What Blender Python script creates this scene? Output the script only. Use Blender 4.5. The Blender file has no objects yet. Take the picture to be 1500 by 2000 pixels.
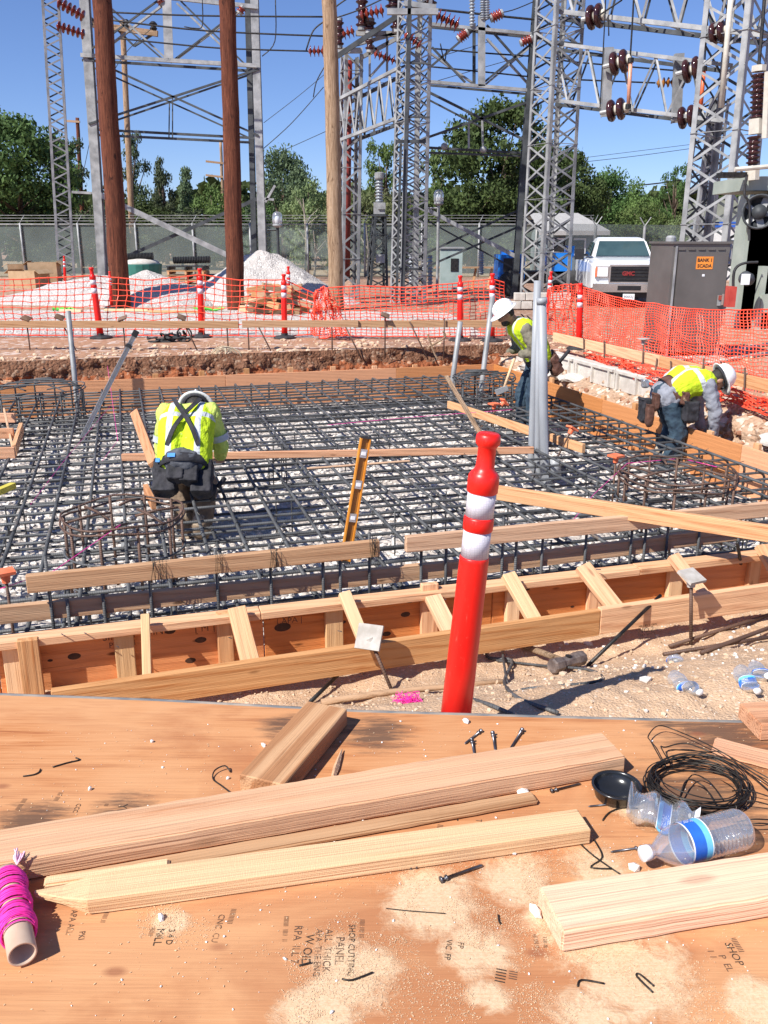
import bpy, bmesh, math, random
import numpy as np
from mathutils import Vector as V, Matrix, Quaternion, noise
random.seed(7)
R = math.radians
sc = bpy.context.scene
# ---------------------------------------------------------------- camera, sky, sun, exposure
FOC, CAMZ = 1700.0, 1.6
TH = math.atan(530 / FOC); CT, ST = math.cos(TH), math.sin(TH)
cam = bpy.data.cameras.new('camera'); camo = bpy.data.objects.new('camera', cam)
sc.collection.objects.link(camo); sc.camera = camo
cam.sensor_fit = 'VERTICAL'; cam.sensor_height = 36; cam.sensor_width = 27
cam.lens = FOC / 2000 * 36; cam.clip_start = .05; cam.clip_end = 3000
camo.location = (0, 0, CAMZ); camo.rotation_euler = (math.pi / 2 - TH, 0, 0)
SUN_EL, SUN_H = R(46), V((.75, .66))            # light travels towards +x +y and down
w = bpy.data.worlds.new('World'); sc.world = w; w.use_nodes = True
nt = w.node_tree; bg = nt.nodes['Background']
sky = nt.nodes.new('ShaderNodeTexSky'); sky.sky_type = 'NISHITA'; sky.sun_disc = False
sky.sun_elevation = SUN_EL; sky.sun_rotation = math.atan2(-SUN_H.x, -SUN_H.y)
sky.altitude = 1500; sky.air_density = 1.0; sky.dust_density = .6; sky.ozone_density = 6.0
tn = nt.nodes.new('ShaderNodeMix'); tn.data_type = 'RGBA'; tn.blend_type = 'MULTIPLY'; tn.inputs['Factor'].default_value = 1.; tn.inputs[7].default_value = (1., .99, 1.17, 1)
nt.links.new(sky.outputs[0], tn.inputs[6]); nt.links.new(tn.outputs[2], bg.inputs[0]); bg.inputs[1].default_value = .08
sl = bpy.data.lights.new('sun', 'SUN'); sl.energy = 4.6; sl.angle = R(.53); sl.color = (1, .96, .89)
so = bpy.data.objects.new('sun', sl); sc.collection.objects.link(so); so.location = (-10, -10, 20)
ld = V((SUN_H.x * math.cos(SUN_EL), SUN_H.y * math.cos(SUN_EL), -math.sin(SUN_EL)))
so.rotation_euler = ld.to_track_quat('-Z', 'Y').to_euler()
sc.view_settings.view_transform = 'Standard'; sc.view_settings.look = 'None'
sc.view_settings.exposure = .60; sc.view_settings.gamma = 1
sc.render.engine = 'CYCLES'
sc.cycles.max_bounces = 6; sc.cycles.transparent_max_bounces = 24
# ---------------------------------------------------------------- pixel rays -> points on planes
def ray(px, py):
    u = (px - 750) / FOC; v = (py - 1000) / FOC
    return V((u, CT - v * ST, -ST - v * CT))
O = V((0, 0, CAMZ))
def P(px, py, z):                      # on the horizontal plane at height z
    r = ray(px, py); return O + r * ((z - CAMZ) / r.z)
def A(px, py, Y):                      # at distance Y in front of the camera
    r = ray(px, py); return O + r * (Y / r.y)
YAW = R(16.4); E1 = V((math.cos(YAW), math.sin(YAW), 0)); E2 = V((-math.sin(YAW), math.cos(YAW), 0))
def S(s, t, z=0.): return E1 * s + E2 * t + V((0, 0, z))
def T(px, py, t):                      # on the vertical plane t = const of the slab's own axes
    r = ray(px, py); return O + r * (t / r.dot(E2))
def SS(px, py, s):
    r = ray(px, py); return O + r * (s / r.dot(E1))
# ---------------------------------------------------------------- mesh builder
class MB:
    def __init__(s): s.v = []; s.f = []; s.m = []
    def add(s, vs, fs, mi=0):
        o = len(s.v); s.v += [tuple(x) for x in vs]; s.f += [tuple(o + i for i in f) for f in fs]; s.m += [mi] * len(fs); return s
    def box(s, c, size, M=None, mi=0):
        c = V(c); hx, hy, hz = [a / 2 for a in size]
        vs = [V((x * hx, y * hy, z * hz)) for x in (-1, 1) for y in (-1, 1) for z in (-1, 1)]
        if M is not None: vs = [M @ q for q in vs]
        return s.add([c + q for q in vs], [(0, 1, 3, 2), (4, 6, 7, 5), (0, 4, 5, 1), (2, 3, 7, 6), (0, 2, 6, 4), (1, 5, 7, 3)], mi)
    def beam(s, a, b, wd, h, up=(0, 0, 1), mi=0):
        a, b = V(a), V(b); x = (b - a); L = x.length; M = frame(x, up)
        return s.box((a + b) / 2, (L, wd, h), M, mi)
    def tube(s, path, r, n=6, cap=True, mi=0, closed=False):
        path = [V(p) for p in path]; k = len(path); o = len(s.v); vs = []
        rr = r if isinstance(r, (list, tuple)) else [r] * k
        up = V((0, 0, 1)); prev = None
        for i, p in enumerate(path):
            if closed: d = path[(i + 1) % k] - path[i - 1]
            else: d = path[min(i + 1, k - 1)] - path[max(i - 1, 0)]
            d = d.normalized() if d.length > 1e-9 else V((0, 0, 1))
            if prev is None:
                a = d.cross(up)
                if a.length < 1e-3: a = d.cross(V((1, 0, 0)))
            else:
                a = prev - d * prev.dot(d)
                if a.length < 1e-6: a = d.cross(up)
            a.normalize(); prev = a; b = d.cross(a)
            for j in range(n):
                t = 2 * math.pi * j / n; vs.append(p + (a * math.cos(t) + b * math.sin(t)) * rr[i])
        fs = []
        for i in range(k if closed else k - 1):
            for j in range(n):
                i2 = (i + 1) % k
                fs.append((i * n + j, i * n + (j + 1) % n, i2 * n + (j + 1) % n, i2 * n + j))
        if cap and not closed: fs += [tuple(range(n))[::-1], tuple((k - 1) * n + j for j in range(n))]
        return s.add(vs, fs, mi)
    def lathe(s, prof, n=16, o=(0, 0, 0), axis=(0, 0, 1), mi=0, mis=None, cap=True):
        ax = V(axis).normalized(); M = ax.to_track_quat('Z', 'Y').to_matrix(); o = V(o); vs = []; fs = []; ms = []
        for r, z in prof:
            for j in range(n):
                t = 2 * math.pi * j / n; vs.append(o + M @ V((r * math.cos(t), r * math.sin(t), z)))
        b = len(s.v); s.v += [tuple(q) for q in vs]
        for i in range(len(prof) - 1):
            for j in range(n):
                s.f.append((b + i * n + j, b + i * n + (j + 1) % n, b + (i + 1) * n + (j + 1) % n, b + (i + 1) * n + j)); s.m.append(mis[i] if mis else mi)
        if cap:
            for i in (0, len(prof) - 1):
                if prof[i][0] > 1e-5:
                    f = tuple(b + i * n + j for j in range(n)); s.f.append(f[::-1] if i == 0 else f); s.m.append(mis[min(i, len(mis) - 1)] if mis else mi)
        return s
    def ell(s, c, rad, n=10, k=7, M=None, mi=0):
        c = V(c); vs = []; fs = []
        for i in range(k + 1):
            th = math.pi * i / k
            for j in range(n):
                t = 2 * math.pi * j / n; q = V((rad[0] * math.sin(th) * math.cos(t), rad[1] * math.sin(th) * math.sin(t), rad[2] * math.cos(th)))
                vs.append(c + (M @ q if M is not None else q))
        for i in range(k):
            for j in range(n): fs.append((i * n + j, (i + 1) * n + j, (i + 1) * n + (j + 1) % n, i * n + (j + 1) % n))
        return s.add(vs, fs, mi)
    def cap(s, a, ra, b, rb, n=10):
        a, b = V(a), V(b); d = (b - a); L = d.length; d = d.normalized() if L > 1e-6 else V((0, 0, 1))
        prof = []
        for i in range(5): t = math.pi / 2 * (i / 4 - 1); prof.append((max(ra * math.cos(t), 1e-4), ra * math.sin(t)))
        for i in range(5): t = math.pi / 2 * (i / 4); prof.append((max(rb * math.cos(t), 1e-4), L + rb * math.sin(t)))
        return s.lathe(prof, n, a, d)
    def mesh(s, name, smooth=False, weld=False):
        me = bpy.data.meshes.new(name); me.from_pydata(s.v, [], s.f)
        bm = bmesh.new(); bm.from_mesh(me)
        for f, mi in zip(bm.faces, s.m): f.material_index = mi; f.smooth = smooth
        if weld: bmesh.ops.remove_doubles(bm, verts=bm.verts, dist=1e-5)
        bmesh.ops.recalc_face_normals(bm, faces=bm.faces); bm.to_mesh(me); bm.free(); return me
    def obj(s, name, mats, parent=None, smooth=False, M=None, **kw):
        me = s.mesh(name, smooth)
        if M is not None: me.transform(M.inverted())
        return link(name, me, mats, parent, M, **kw)
def frame(x, up=(0, 0, 1)):
    x = V(x).normalized(); z = V(up); y = z.cross(x)
    if y.length < 1e-4: y = V((0, 1, 0)).cross(x)
    if y.length < 1e-4: y = V((1, 0, 0)).cross(x)
    y.normalize(); z = x.cross(y); return Matrix((x, y, z)).transposed()
def link(name, me, mats=None, parent=None, M=None, label=None, cat=None, group=None, kind=None):
    if mats is not None:
        if len(me.materials): me.materials.clear()
        for m in (mats if isinstance(mats, (list, tuple)) else [mats]): me.materials.append(m)
    o = bpy.data.objects.new(name, me); sc.collection.objects.link(o)
    setp(o, parent, M); tag(o, label, cat, group, kind); return o
def setp(o, parent, M=None):
    if parent is not None:
        o.parent = parent; o.matrix_parent_inverse = WM[parent.name].inverted()
    o.matrix_basis = M if M is not None else Matrix()
    WM[o.name] = M if M is not None else Matrix()
WM = {}
def tag(o, label=None, cat=None, group=None, kind=None):
    if label: o['label'] = label
    if cat: o['category'] = cat
    if group: o['group'] = group
    if kind: o['kind'] = kind
    return o
def thing(name, loc, label, cat, group=None, M=None):
    o = bpy.data.objects.new(name, None); sc.collection.objects.link(o); o.empty_display_size = .1
    m = M if M is not None else Matrix.Translation(V(loc)); o.matrix_basis = m; WM[o.name] = m
    return tag(o, label, cat, group)
def dup(root, M, label=None, group=None):          # copy a thing, its parts and sub-parts; M moves it in world space
    r = root.copy(); sc.collection.objects.link(r); r.matrix_basis = M @ root.matrix_basis; WM[r.name] = r.matrix_basis.copy()
    if label: r['label'] = label
    if group: r['group'] = group
    for ch in KIDS(root):
        cc = ch.copy(); sc.collection.objects.link(cc); cc.parent = r
        for g in KIDS(ch):
            d = g.copy(); sc.collection.objects.link(d); d.parent = cc
    return r
def KIDS(o): return [x for x in list(sc.collection.objects) if x.parent == o]
def bevbox(L, wd, h, bev=.002):
    bm = bmesh.new(); bmesh.ops.create_cube(bm, size=1); bmesh.ops.scale(bm, vec=(L, wd, h), verts=bm.verts)
    bmesh.ops.bevel(bm, geom=bm.edges[:], offset=bev, segments=1, affect='EDGES')
    me = bpy.data.meshes.new('lumber'); bm.to_mesh(me); bm.free(); return me
def lumber(name, a, b, wd, h, m, parent=None, up=(0, 0, 1), bev=.003, **kw):   # local X runs along the grain
    a, b = V(a), V(b); M = frame(b - a, up).to_4x4(); M.translation = (a + b) / 2
    me = bevbox((b - a).length, wd, h, bev); me.name = name
    return link(name, me, m, parent, M, **kw)
# ---------------------------------------------------------------- materials
class NT:
    def __init__(s, name):
        s.mat = bpy.data.materials.new(name); s.mat.use_nodes = True; s.t = s.mat.node_tree; s.b = s.t.nodes['Principled BSDF']
    def n(s, typ, ins=None, **kw):
        nd = s.t.nodes.new(typ)
        for k, v in kw.items(): setattr(nd, k, v)
        for k, v in (ins or {}).items(): s.put(nd.inputs[k], v)
        return nd
    def put(s, sock, v):
        if isinstance(v, bpy.types.NodeSocket): s.t.links.new(v, sock)
        elif isinstance(v, bpy.types.Node): s.t.links.new(v.outputs[0], sock)
        else: sock.default_value = v
    def set(s, **kw):
        for k, v in kw.items(): s.put(s.b.inputs[k.replace('_', ' ')], v)
    def coord(s, scale=(1, 1, 1), kind='Object', rnd=0.):
        tc = s.n('ShaderNodeTexCoord').outputs[kind]
        if rnd:
            oi = s.n('ShaderNodeObjectInfo'); m = s.n('ShaderNodeMath', {0: oi.outputs['Random'], 1: rnd}, operation='MULTIPLY')
            tc = s.n('ShaderNodeVectorMath', {0: tc, 1: m.outputs[0]}, operation='ADD').outputs[0]
        return s.n('ShaderNodeMapping', {'Vector': tc, 'Scale': scale}).outputs[0]
    def noise(s, vec, scale, detail=4, rough=.55, dist=0):
        return s.n('ShaderNodeTexNoise', {'Vector': vec, 'Scale': scale, 'Detail': detail, 'Roughness': rough, 'Distortion': dist}).outputs['Fac']
    def ramp(s, fac, stops):
        r = s.n('ShaderNodeValToRGB', {'Fac': fac}); e = r.color_ramp.elements
        while len(e) < len(stops): e.new(.5)
        for q, (p, c) in zip(e, stops): q.position = p; q.color = (*c, 1) if len(c) == 3 else c
        return r.outputs[0]
    def mix(s, fac, a, b, mode='MIX'):
        m = s.n('ShaderNodeMix', data_type='RGBA', blend_type=mode); s.put(m.inputs['Factor'], fac)
        for k, v in ((6, a), (7, b)): s.put(m.inputs[k], (*v, 1) if isinstance(v, tuple) and len(v) == 3 else v)
        return m.outputs[2]
    def math(s, op, a, b=0., c=None):
        ins = {0: a, 1: b}
        if c is not None: ins[2] = c
        return s.n('ShaderNodeMath', ins, operation=op).outputs[0]
    def bump(s, h, strength=.4, dist=.01):
        s.put(s.b.inputs['Normal'], s.n('ShaderNodeBump', {'Height': h, 'Strength': strength, 'Distance': dist}))
def M1(name, c1, c2=None, scale=6., rough=.6, metal=0., bump=0., bscale=None, bdist=.005, kind='Object', sc3=(1, 1, 1), detail=5, lo=.35, hi=.65, rnd=3., spec=None):
    t = NT(name); vec = t.coord(sc3, kind, rnd)
    nf = t.noise(vec, scale, detail)
    t.set(Base_Color=t.ramp(nf, [(lo, c1), (hi, c2 or tuple(min(1, x * 1.18) for x in c1))]), Roughness=rough, Metallic=metal)
    if spec is not None: t.set(Specular_IOR_Level=spec)
    if bump: t.bump(t.noise(vec, bscale or scale * 6, 4), bump, bdist)
    return t.mat
def wood(name, light, dark, knots=.5, rings=1., rough=.75, saw=0.):
    t = NT(name); v0 = t.coord((1, 1, 1), 'Object', 7.)
    vg = t.n('ShaderNodeMapping', {'Vector': v0, 'Scale': (.55, 9, 9)}).outputs[0]
    g1 = t.noise(vg, 2.2, 5, .6, 1.6)
    wv = t.n('ShaderNodeTexWave', {'Vector': t.n('ShaderNodeMapping', {'Vector': v0, 'Scale': (.35, 5, 5)}).outputs[0], 'Scale': 2.6, 'Distortion': 5.5, 'Detail': 3, 'Detail Scale': 1.4}, bands_direction='DIAGONAL').outputs['Fac']
    fib = t.noise(t.n('ShaderNodeMapping', {'Vector': v0, 'Scale': (1.4, 120, 120)}).outputs[0], 2., 3)
    big = t.noise(v0, 2.2, 3)
    f = t.math('ADD', t.math('MULTIPLY', g1, .50), t.math('MULTIPLY', wv, .17 * rings))
    f = t.math('ADD', f, t.math('MULTIPLY', fib, .36))
    col = t.ramp(f, [(.36, light), (.56, tuple(a * .72 + b * .28 for a, b in zip(light, dark))), (.70, dark)])
    ck = t.ramp(t.noise(t.n('ShaderNodeMapping', {'Vector': v0, 'Scale': (.9, 26, 26)}).outputs[0], 1.6, 5, .6, .7), [(.665, (0, 0, 0)), (.70, (1, 1, 1))])
    col = t.mix(t.math('MULTIPLY', ck, .55), col, tuple(x * .45 for x in dark))
    col = t.mix(t.math('MULTIPLY', big, .45), col, tuple(min(1, x * 1.12) for x in light))
    vk = t.n('ShaderNodeTexVoronoi', {'Vector': t.n('ShaderNodeMapping', {'Vector': v0, 'Scale': (1.7, 5.5, 5.5)}).outputs[0], 'Scale': 1.6, 'Randomness': 1.}).outputs['Distance']
    kn = t.ramp(vk, [(.05, (1, 1, 1)), (.10, (0, 0, 0))])
    col = t.mix(t.math('MULTIPLY', kn, knots), col, tuple(x * .35 for x in dark))
    st = t.ramp(t.noise(v0, 5., 5, .7), [(.60, (0, 0, 0)), (.75, (1, 1, 1))])
    col = t.mix(t.math('MULTIPLY', st, .22), col, tuple(x * .5 for x in dark))
    oi = t.n('ShaderNodeObjectInfo').outputs['Random']
    hsv = t.n('ShaderNodeHueSaturation', {'Color': col, 'Value': t.math('MULTIPLY_ADD', oi, .36, .80), 'Saturation': t.math('MULTIPLY_ADD', oi, -.2, 1.08)})
    t.set(Base_Color=hsv.outputs[0], Roughness=rough, Specular_IOR_Level=.25)
    h = t.math('ADD', fib, t.math('MULTIPLY', wv, .35))
    if saw:
        sw = t.n('ShaderNodeTexWave', {'Vector': t.n('ShaderNodeMapping', {'Vector': v0, 'Scale': (1, .3, .6), 'Rotation': (0, .5, .3)}).outputs[0], 'Scale': 150., 'Distortion': 14., 'Detail': 4}).outputs['Fac']
        h = t.math('ADD', h, t.math('MULTIPLY', sw, saw))
    t.bump(h, .7, .0045); return t.mat
W_NEW = wood('lumber_new', (.70, .395, .195), (.42, .14, .042))
W_RED = wood('lumber_red', (.66, .35, .195), (.40, .14, .055), saw=.05)
W_YEL = wood('lumber_yellow', (.76, .50, .275), (.54, .285, .12), knots=.15, rings=.6, saw=.06)
W_OLD = wood('lumber_weathered', (.58, .36, .21), (.34, .165, .08))
W_DRK = wood('lumber_dark', (.20, .12, .08), (.11, .06, .04))
def polewood(name, c1, c2, c3):
    t = NT(name); v0 = t.coord((1, 1, 1), 'Object', 5.); mp = lambda s: t.n('ShaderNodeMapping', {'Vector': v0, 'Scale': s}).outputs[0]
    a = t.noise(mp((.5, 6, 6)), 3., 6, .7, 1.); b = t.noise(mp((1.2, 22, 22)), 3., 5, .75, .8); k = t.noise(mp((2.2, 5, 5)), 2., 3)
    c = t.ramp(t.math('ADD', t.math('MULTIPLY', a, .5), t.math('MULTIPLY', b, .5)), [(.36, c3), (.50, c2), (.62, c1)])
    c = t.mix(t.ramp(k, [(.62, (0, 0, 0)), (.70, (1, 1, 1))]), c, c3)
    t.set(Base_Color=c, Roughness=.8, Specular_IOR_Level=.2); t.bump(b, .9, .03); return t.mat
W_POLE_R = polewood('pole_red', (.27, .095, .05), (.14, .045, .025), (.05, .018, .012)); W_POLE_T = polewood('pole_tan', (.56, .40, .27), (.38, .25, .155), (.17, .10, .055))
W_GREY = wood('pallet_wood', (.42, .26, .15), (.22, .12, .06))
FORM = wood('form_plywood', (.66, .25, .08), (.42, .12, .03), knots=1.)
FORM2 = wood('form_board_inner', (.62, .27, .11), (.50, .19, .07), knots=.1, rings=.3)
STEEL = M1('galvanised_steel', (.215, .22, .222), (.40, .405, .405), 3., .55, .2, .2, 30)
STEELD = M1('dark_and_shaded_steel', (.03, .034, .038), (.075, .083, .09), 3., .6, .1)  # steel copy darkened to carry the shade of back faces; also dark fittings
ALU = M1('aluminium', (.55, .57, .6), (.7, .72, .74), 5., .35, .8)
BLKM = M1('black_iron', (.02, .02, .022), (.06, .055, .05), 20., .5, .6, .3)
PVC = M1('grey_pvc', (.29, .305, .325), (.36, .375, .395), 2., .45)
def rebar_mat(name, c1, c2, rust):
    t = NT(name); v0 = t.coord((1, 1, 1), 'Object', 2.)
    nf = t.noise(v0, 4., 5)
    c = t.ramp(nf, [(.4, c1), (.62, c2), (.75, rust)])
    t.set(Base_Color=c, Roughness=.6, Metallic=.1)
    wv = t.n('ShaderNodeTexWave', {'Vector': v0, 'Scale': 26., 'Distortion': .6}, bands_direction='X').outputs['Fac']
    t.bump(t.ramp(wv, [(.55, (0, 0, 0)), (.8, (1, 1, 1))]), .9, .004); return t.mat
REBAR = rebar_mat('rebar_steel', (.058, .060, .063), (.125, .128, .132), (.15, .105, .08))
RUST = rebar_mat('rebar_rust', (.10, .055, .038), (.18, .10, .068), (.08, .07, .065))
def worn_plastic(name, c1, c2, dirt):
    t = NT(name); v0 = t.coord((1, 1, 1), 'Object'); a = t.noise(v0, 2.5, 4)
    c = t.ramp(a, [(.35, c1), (.65, c2)])
    sc_ = t.ramp(t.noise(t.n('ShaderNodeMapping', {'Vector': v0, 'Scale': (9, 9, 1.4)}).outputs[0], 9., 6, .8), [(.60, (0, 0, 0)), (.72, (1, 1, 1))])
    c = t.mix(t.math('MULTIPLY', sc_, .5), c, dirt); sp = t.ramp(t.noise(v0, 90., 4, .8), [(.64, (0, 0, 0)), (.72, (1, 1, 1))]); c = t.mix(t.math('MULTIPLY', sp, .40), c, dirt)
    t.set(Base_Color=c, Roughness=t.math('MULTIPLY_ADD', sc_, .25, .36)); t.bump(t.noise(v0, 55., 4), .10, .004); return t.mat
RED = worn_plastic('orange_red_plastic', (.76, .010, .006), (.84, .018, .010), (.62, .20, .14))
NETM = M1('safety_net_orange', (.88, .075, .03), (.95, .12, .06), 4., .5)
def tape():
    t = NT('reflective_white'); v0 = t.coord((1, 1, 1), 'Object'); vo = t.n('ShaderNodeTexVoronoi', {'Vector': v0, 'Scale': 130., 'Randomness': .25}, feature='DISTANCE_TO_EDGE').outputs['Distance']
    c = t.mix(t.ramp(vo, [(.04, (1, 1, 1)), (.12, (0, 0, 0))]), (.70, .67, .72), (.56, .54, .59)); sc_ = t.ramp(t.noise(v0, 14., 6, .8), [(.58, (0, 0, 0)), (.72, (1, 1, 1))])
    t.set(Base_Color=t.mix(t.math('MULTIPLY', sc_, .35), c, (.40, .34, .32)), Roughness=.35); return t.mat
WHITE = tape()
BLKR = M1('black_rubber', (.018, .018, .02), (.04, .04, .042), 9., .7, bump=.2)
PINK = M1('pink_string', (.90, .02, .32), (.95, .05, .45), 40., .7)
CONC = M1('concrete', (.46, .42, .37), (.62, .58, .52), 7., .9, bump=.5, bscale=60)
# ================================================================ SETTING
def fbm(x, y, z=0., o=4): return noise.fractal(V((x, y, z)), 1., 2., o)
def grid(name, fn, nu, nv, mats, parent=None, smooth=True, **kw):
    vs = [tuple(fn(i / nu, j / nv)) for j in range(nv + 1) for i in range(nu + 1)]
    fs = [(j * (nu + 1) + i, j * (nu + 1) + i + 1, (j + 1) * (nu + 1) + i + 1, (j + 1) * (nu + 1) + i) for j in range(nv) for i in range(nu)]
    me = bpy.data.meshes.new(name); me.from_pydata(vs, [], fs)
    if smooth: me.polygons.foreach_set('use_smooth', [True] * len(fs))
    return link(name, me, mats, parent, **kw)
def soil(name, c1, c2, c3, s1=1.2, s2=40., bump=.8, bd=.02, stones=None):
    t = NT(name); v0 = t.coord((1, 1, 1), 'Object')
    a = t.noise(v0, s1, 6, .6); b = t.noise(v0, s2, 4, .6)
    c = t.mix(b, t.ramp(a, [(.35, c1), (.65, c2)]), c3)
    vor = t.n('ShaderNodeTexVoronoi', {'Vector': v0, 'Scale': s2 * .8}).outputs
    if stones:
        m = t.ramp(t.n('ShaderNodeSeparateColor', {0: vor['Color']}).outputs[0], [(stones[1], (0, 0, 0)), (min(1, stones[1] + .1), (1, 1, 1))])
        c = t.mix(t.math('MULTIPLY', m, .8), c, stones[0])
    t.set(Base_Color=c, Roughness=.95, Specular_IOR_Level=.1)
    t.bump(t.math('ADD', t.math('MULTIPLY', vor['Distance'], -.9), b), bump, bd); return t.mat
GROUND = soil('ground_dirt', (.40, .22, .14), (.52, .33, .22), (.34, .19, .12), .35, 14., .5, .03, ((.6, .5, .44), .8))
GRAVEL = soil('white_gravel', (.60, .53, .48), (.74, .68, .63), (.38, .33, .29), 1.4, 26., 1., .03, ((.74, .70, .66), .62))
GRAVEL2 = soil('pile_gravel', (.52, .48, .455), (.64, .60, .565), (.40, .365, .34), 1.4, 30., .8, .03, ((.70, .67, .64), .8))
DIRT = soil('tan_dirt', (.56, .38, .245), (.66, .48, .33), (.48, .31, .19), 1.6, 120., .8, .006, ((.70, .57, .44), .9))
BANK = soil('red_bank_soil', (.33, .105, .045), (.46, .17, .08), (.22, .07, .03), 3., 22., 1., .03, ((.46, .30, .20), .85))
BANKTOP = soil('dark_base_course', (.20, .095, .055), (.29, .15, .09), (.13, .06, .036), 3., 30., 1., .03, ((.34, .23, .16), .85))
S0, S1, T0, T1 = -4.2, 6.0, 1.6, 13.05         # the excavation in the slab's own axes
def qd(a, b, c, d): return [a, b, c, d]
g = MB(); BIG = 900
inner = [S(S0, T0), S(S1, T0), S(S1, T1), S(S0, T1)]
outer = [S(-BIG, -BIG), S(BIG, -BIG), S(BIG, BIG), S(-BIG, BIG)]
for i in range(4):
    j = (i + 1) % 4; g.add([outer[i], outer[j], inner[j], inner[i]], [(0, 1, 2, 3)])
g.obj('ground', GROUND, kind='structure')
def pfloor(u, v):
    s = S0 + u * (S1 - .3 - S0); t = 3.7 + v * (T1 - .2 - 3.7)
    return S(s, t, -.60 + .022 * fbm(s * 5, t * 5) + .010 * fbm(s * 17, t * 17, 3))
grid('pit_gravel', pfloor, 210, 190, GRAVEL, kind='structure')
def nearz(s, t):
    k = min(1, max(0, (t - 2.45) / 1.15)); k = k * k * (3 - 2 * k)
    return -.41 * k + (.022 * fbm(s * 3, t * 3, 7) + .012 * fbm(s * 9, t * 9, 2) + .006 * fbm(s * 28, t * 28, 5)) * min(1, max(0, t - 1.6) * 3)
def nslope(u, v):
    s = -4.2 + u * 10.2; t = 1.6 + v * 2.4; return S(s, t, nearz(s, t) if v > 0 else 0)
grid('near_slope', nslope, 500, 120, DIRT, kind='structure')
def fbank(u, v):
    s = S0 + u * (S1 - S0); z = -.62 * v; prof = .42 * v
    rough = (.10 * fbm(s * 2.2, z * 5, 1) + .06 * fbm(s * 7, z * 6, 4) + .03 * fbm(s * 16, z * 14, 8)) * min(1, v * 5)
    lip = .05 * fbm(s * 3, 0, 11) + .03 * fbm(s * 11, 0, 12)
    return S(s, T1 - prof + rough + .04 * math.sin(v * 9) * v, z + (lip * .5 if 0 < v < .4 else 0) + (.01 if v < .02 else 0))
o = grid('excavated_bank', fbank, 420, 26, [BANK, BANKTOP], kind='structure')
for p in o.data.polygons:
    row = p.index // 420; u = (p.index % 420) / 420
    if row < 8 + 5 * fbm(u * 22, 3.3): p.material_index = 1
def rbank(u, v):
    t = 4.0 + u * (T1 - 4.0); z = -.6 * v; e = min(1, v * 4)
    n_ = (.16 * fbm(t * 1.7, z * 4, 21) + .07 * fbm(t * 6, z * 6, 24) + .03 * fbm(t * 15, z * 12, 5)) * e
    return S(S1 - .62 * v + n_, t, z + .05 * fbm(t * 5, v * 4, 30) * e * (1 - v))
grid('right_bank', rbank, 300, 24, soil('right_bank_soil', (.52, .38, .27), (.62, .48, .36), (.34, .19, .11), 2., 24., 1., .03, ((.72, .62, .52), .75)), kind='structure')
# white gravel strips on the ground beyond the bank and at the right
def gstrip(name, pts, z):
    m = MB(); m.add([V((p[0], p[1], z)) for p in pts], [tuple(range(len(pts)))]); return m.obj(name, GRAVEL, kind='structure')
gstrip('gravel_ground', [(-14, 15.6), (-2, 15.2), (1.8, 15.3), (1.5, 20.5), (-4, 22), (-14, 20.5)], .006)
gstrip('gravel_ground', [(4.4, 7.5), (9, 7.5), (10, 13), (6.5, 13.5)], .006)
gstrip('asphalt_pad', [(0, 13.72), (2.6, 14.5), (3.2, 12.6), (12, 24), (14, 60), (-2, 60), (-1, 24)], .004).data.materials[0] = soil('pad_dirt', (.30, .17, .11), (.42, .26, .18), (.28, .17, .12), .5, 20., .6, .02, ((.6, .5, .42), .86))
# loose stones
def ico():
    bm = bmesh.new(); bmesh.ops.create_icosphere(bm, subdivisions=1, radius=1)
    v = np.array([q.co[:] for q in bm.verts]); f = np.array([[x.index for x in p.verts] for p in bm.faces]); bm.free(); return v, f
ICV, ICF = ico()
def stones(name, pts, m, seed=1, parent=None, **kw):
    rng = np.random.default_rng(seed); n = len(pts); p = np.array([q[:3] for q in pts]); r = np.array([q[3] for q in pts])
    v = ICV[None] * (1 + .35 * (rng.random((n, len(ICV), 1)) - .5)); sc3 = .6 + .7 * rng.random((n, 1, 3)); sc3[:, :, 2] *= .75
    a = rng.random(n) * 6.28; c, s_ = np.cos(a), np.sin(a); v = v * sc3
    x = v[..., 0] * c[:, None] - v[..., 1] * s_[:, None]; y = v[..., 0] * s_[:, None] + v[..., 1] * c[:, None]
    v = np.stack([x, y, v[..., 2]], -1) * r[:, None, None] + p[:, None]
    f = (ICF[None] + (np.arange(n) * len(ICV))[:, None, None]).reshape(-1, 3)
    me = bpy.data.meshes.new(name); me.from_pydata(v.reshape(-1, 3).tolist(), [], f.tolist())
    return link(name, me, m, parent, **kw)
STONE_T = M1('tan_stone', (.48, .33, .21), (.66, .50, .36), 7., .95, kind='Object', bump=.3, bscale=90)
STONE_W = M1('pale_stone', (.56, .51, .46), (.80, .76, .71), 9., .9, bump=.3, bscale=90)
STONE_R = M1('red_clod', (.24, .10, .055), (.40, .21, .125), 5., .95, bump=.4, bscale=60)
pts = []
for i in range(7000):
    s = random.uniform(-1.6, 4.4); t = random.uniform(2.2, 3.86); r = .0025 + .010 * random.random() ** 5
    if i % 130 == 0: r = random.uniform(.012, .026)
    q = S(s, t); pts.append((q.x, q.y, nearz(s, t) + r * .35, r))
stones('dirt_stones', pts[:5200], STONE_T, 1, kind='stuff')
stones('pale_dirt_stones', [q for q in pts[5200:] if q[0] > .9 or random.random() < .2], STONE_W, 2, kind='stuff')
pts = []
for i in range(9000):
    s = random.uniform(-2.4, 5.3); t = 4.0 + 8 * random.random() ** 1.6; r = random.uniform(.009, .03)
    q = S(s, t); pts.append((q.x, q.y, -.60 + .022 * fbm(s * 5, t * 5) + .01 * fbm(s * 17, t * 17, 3) + r * .3, r))
stones('crushed_rock', pts, STONE_W, 3, kind='stuff')
pts = []
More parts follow.
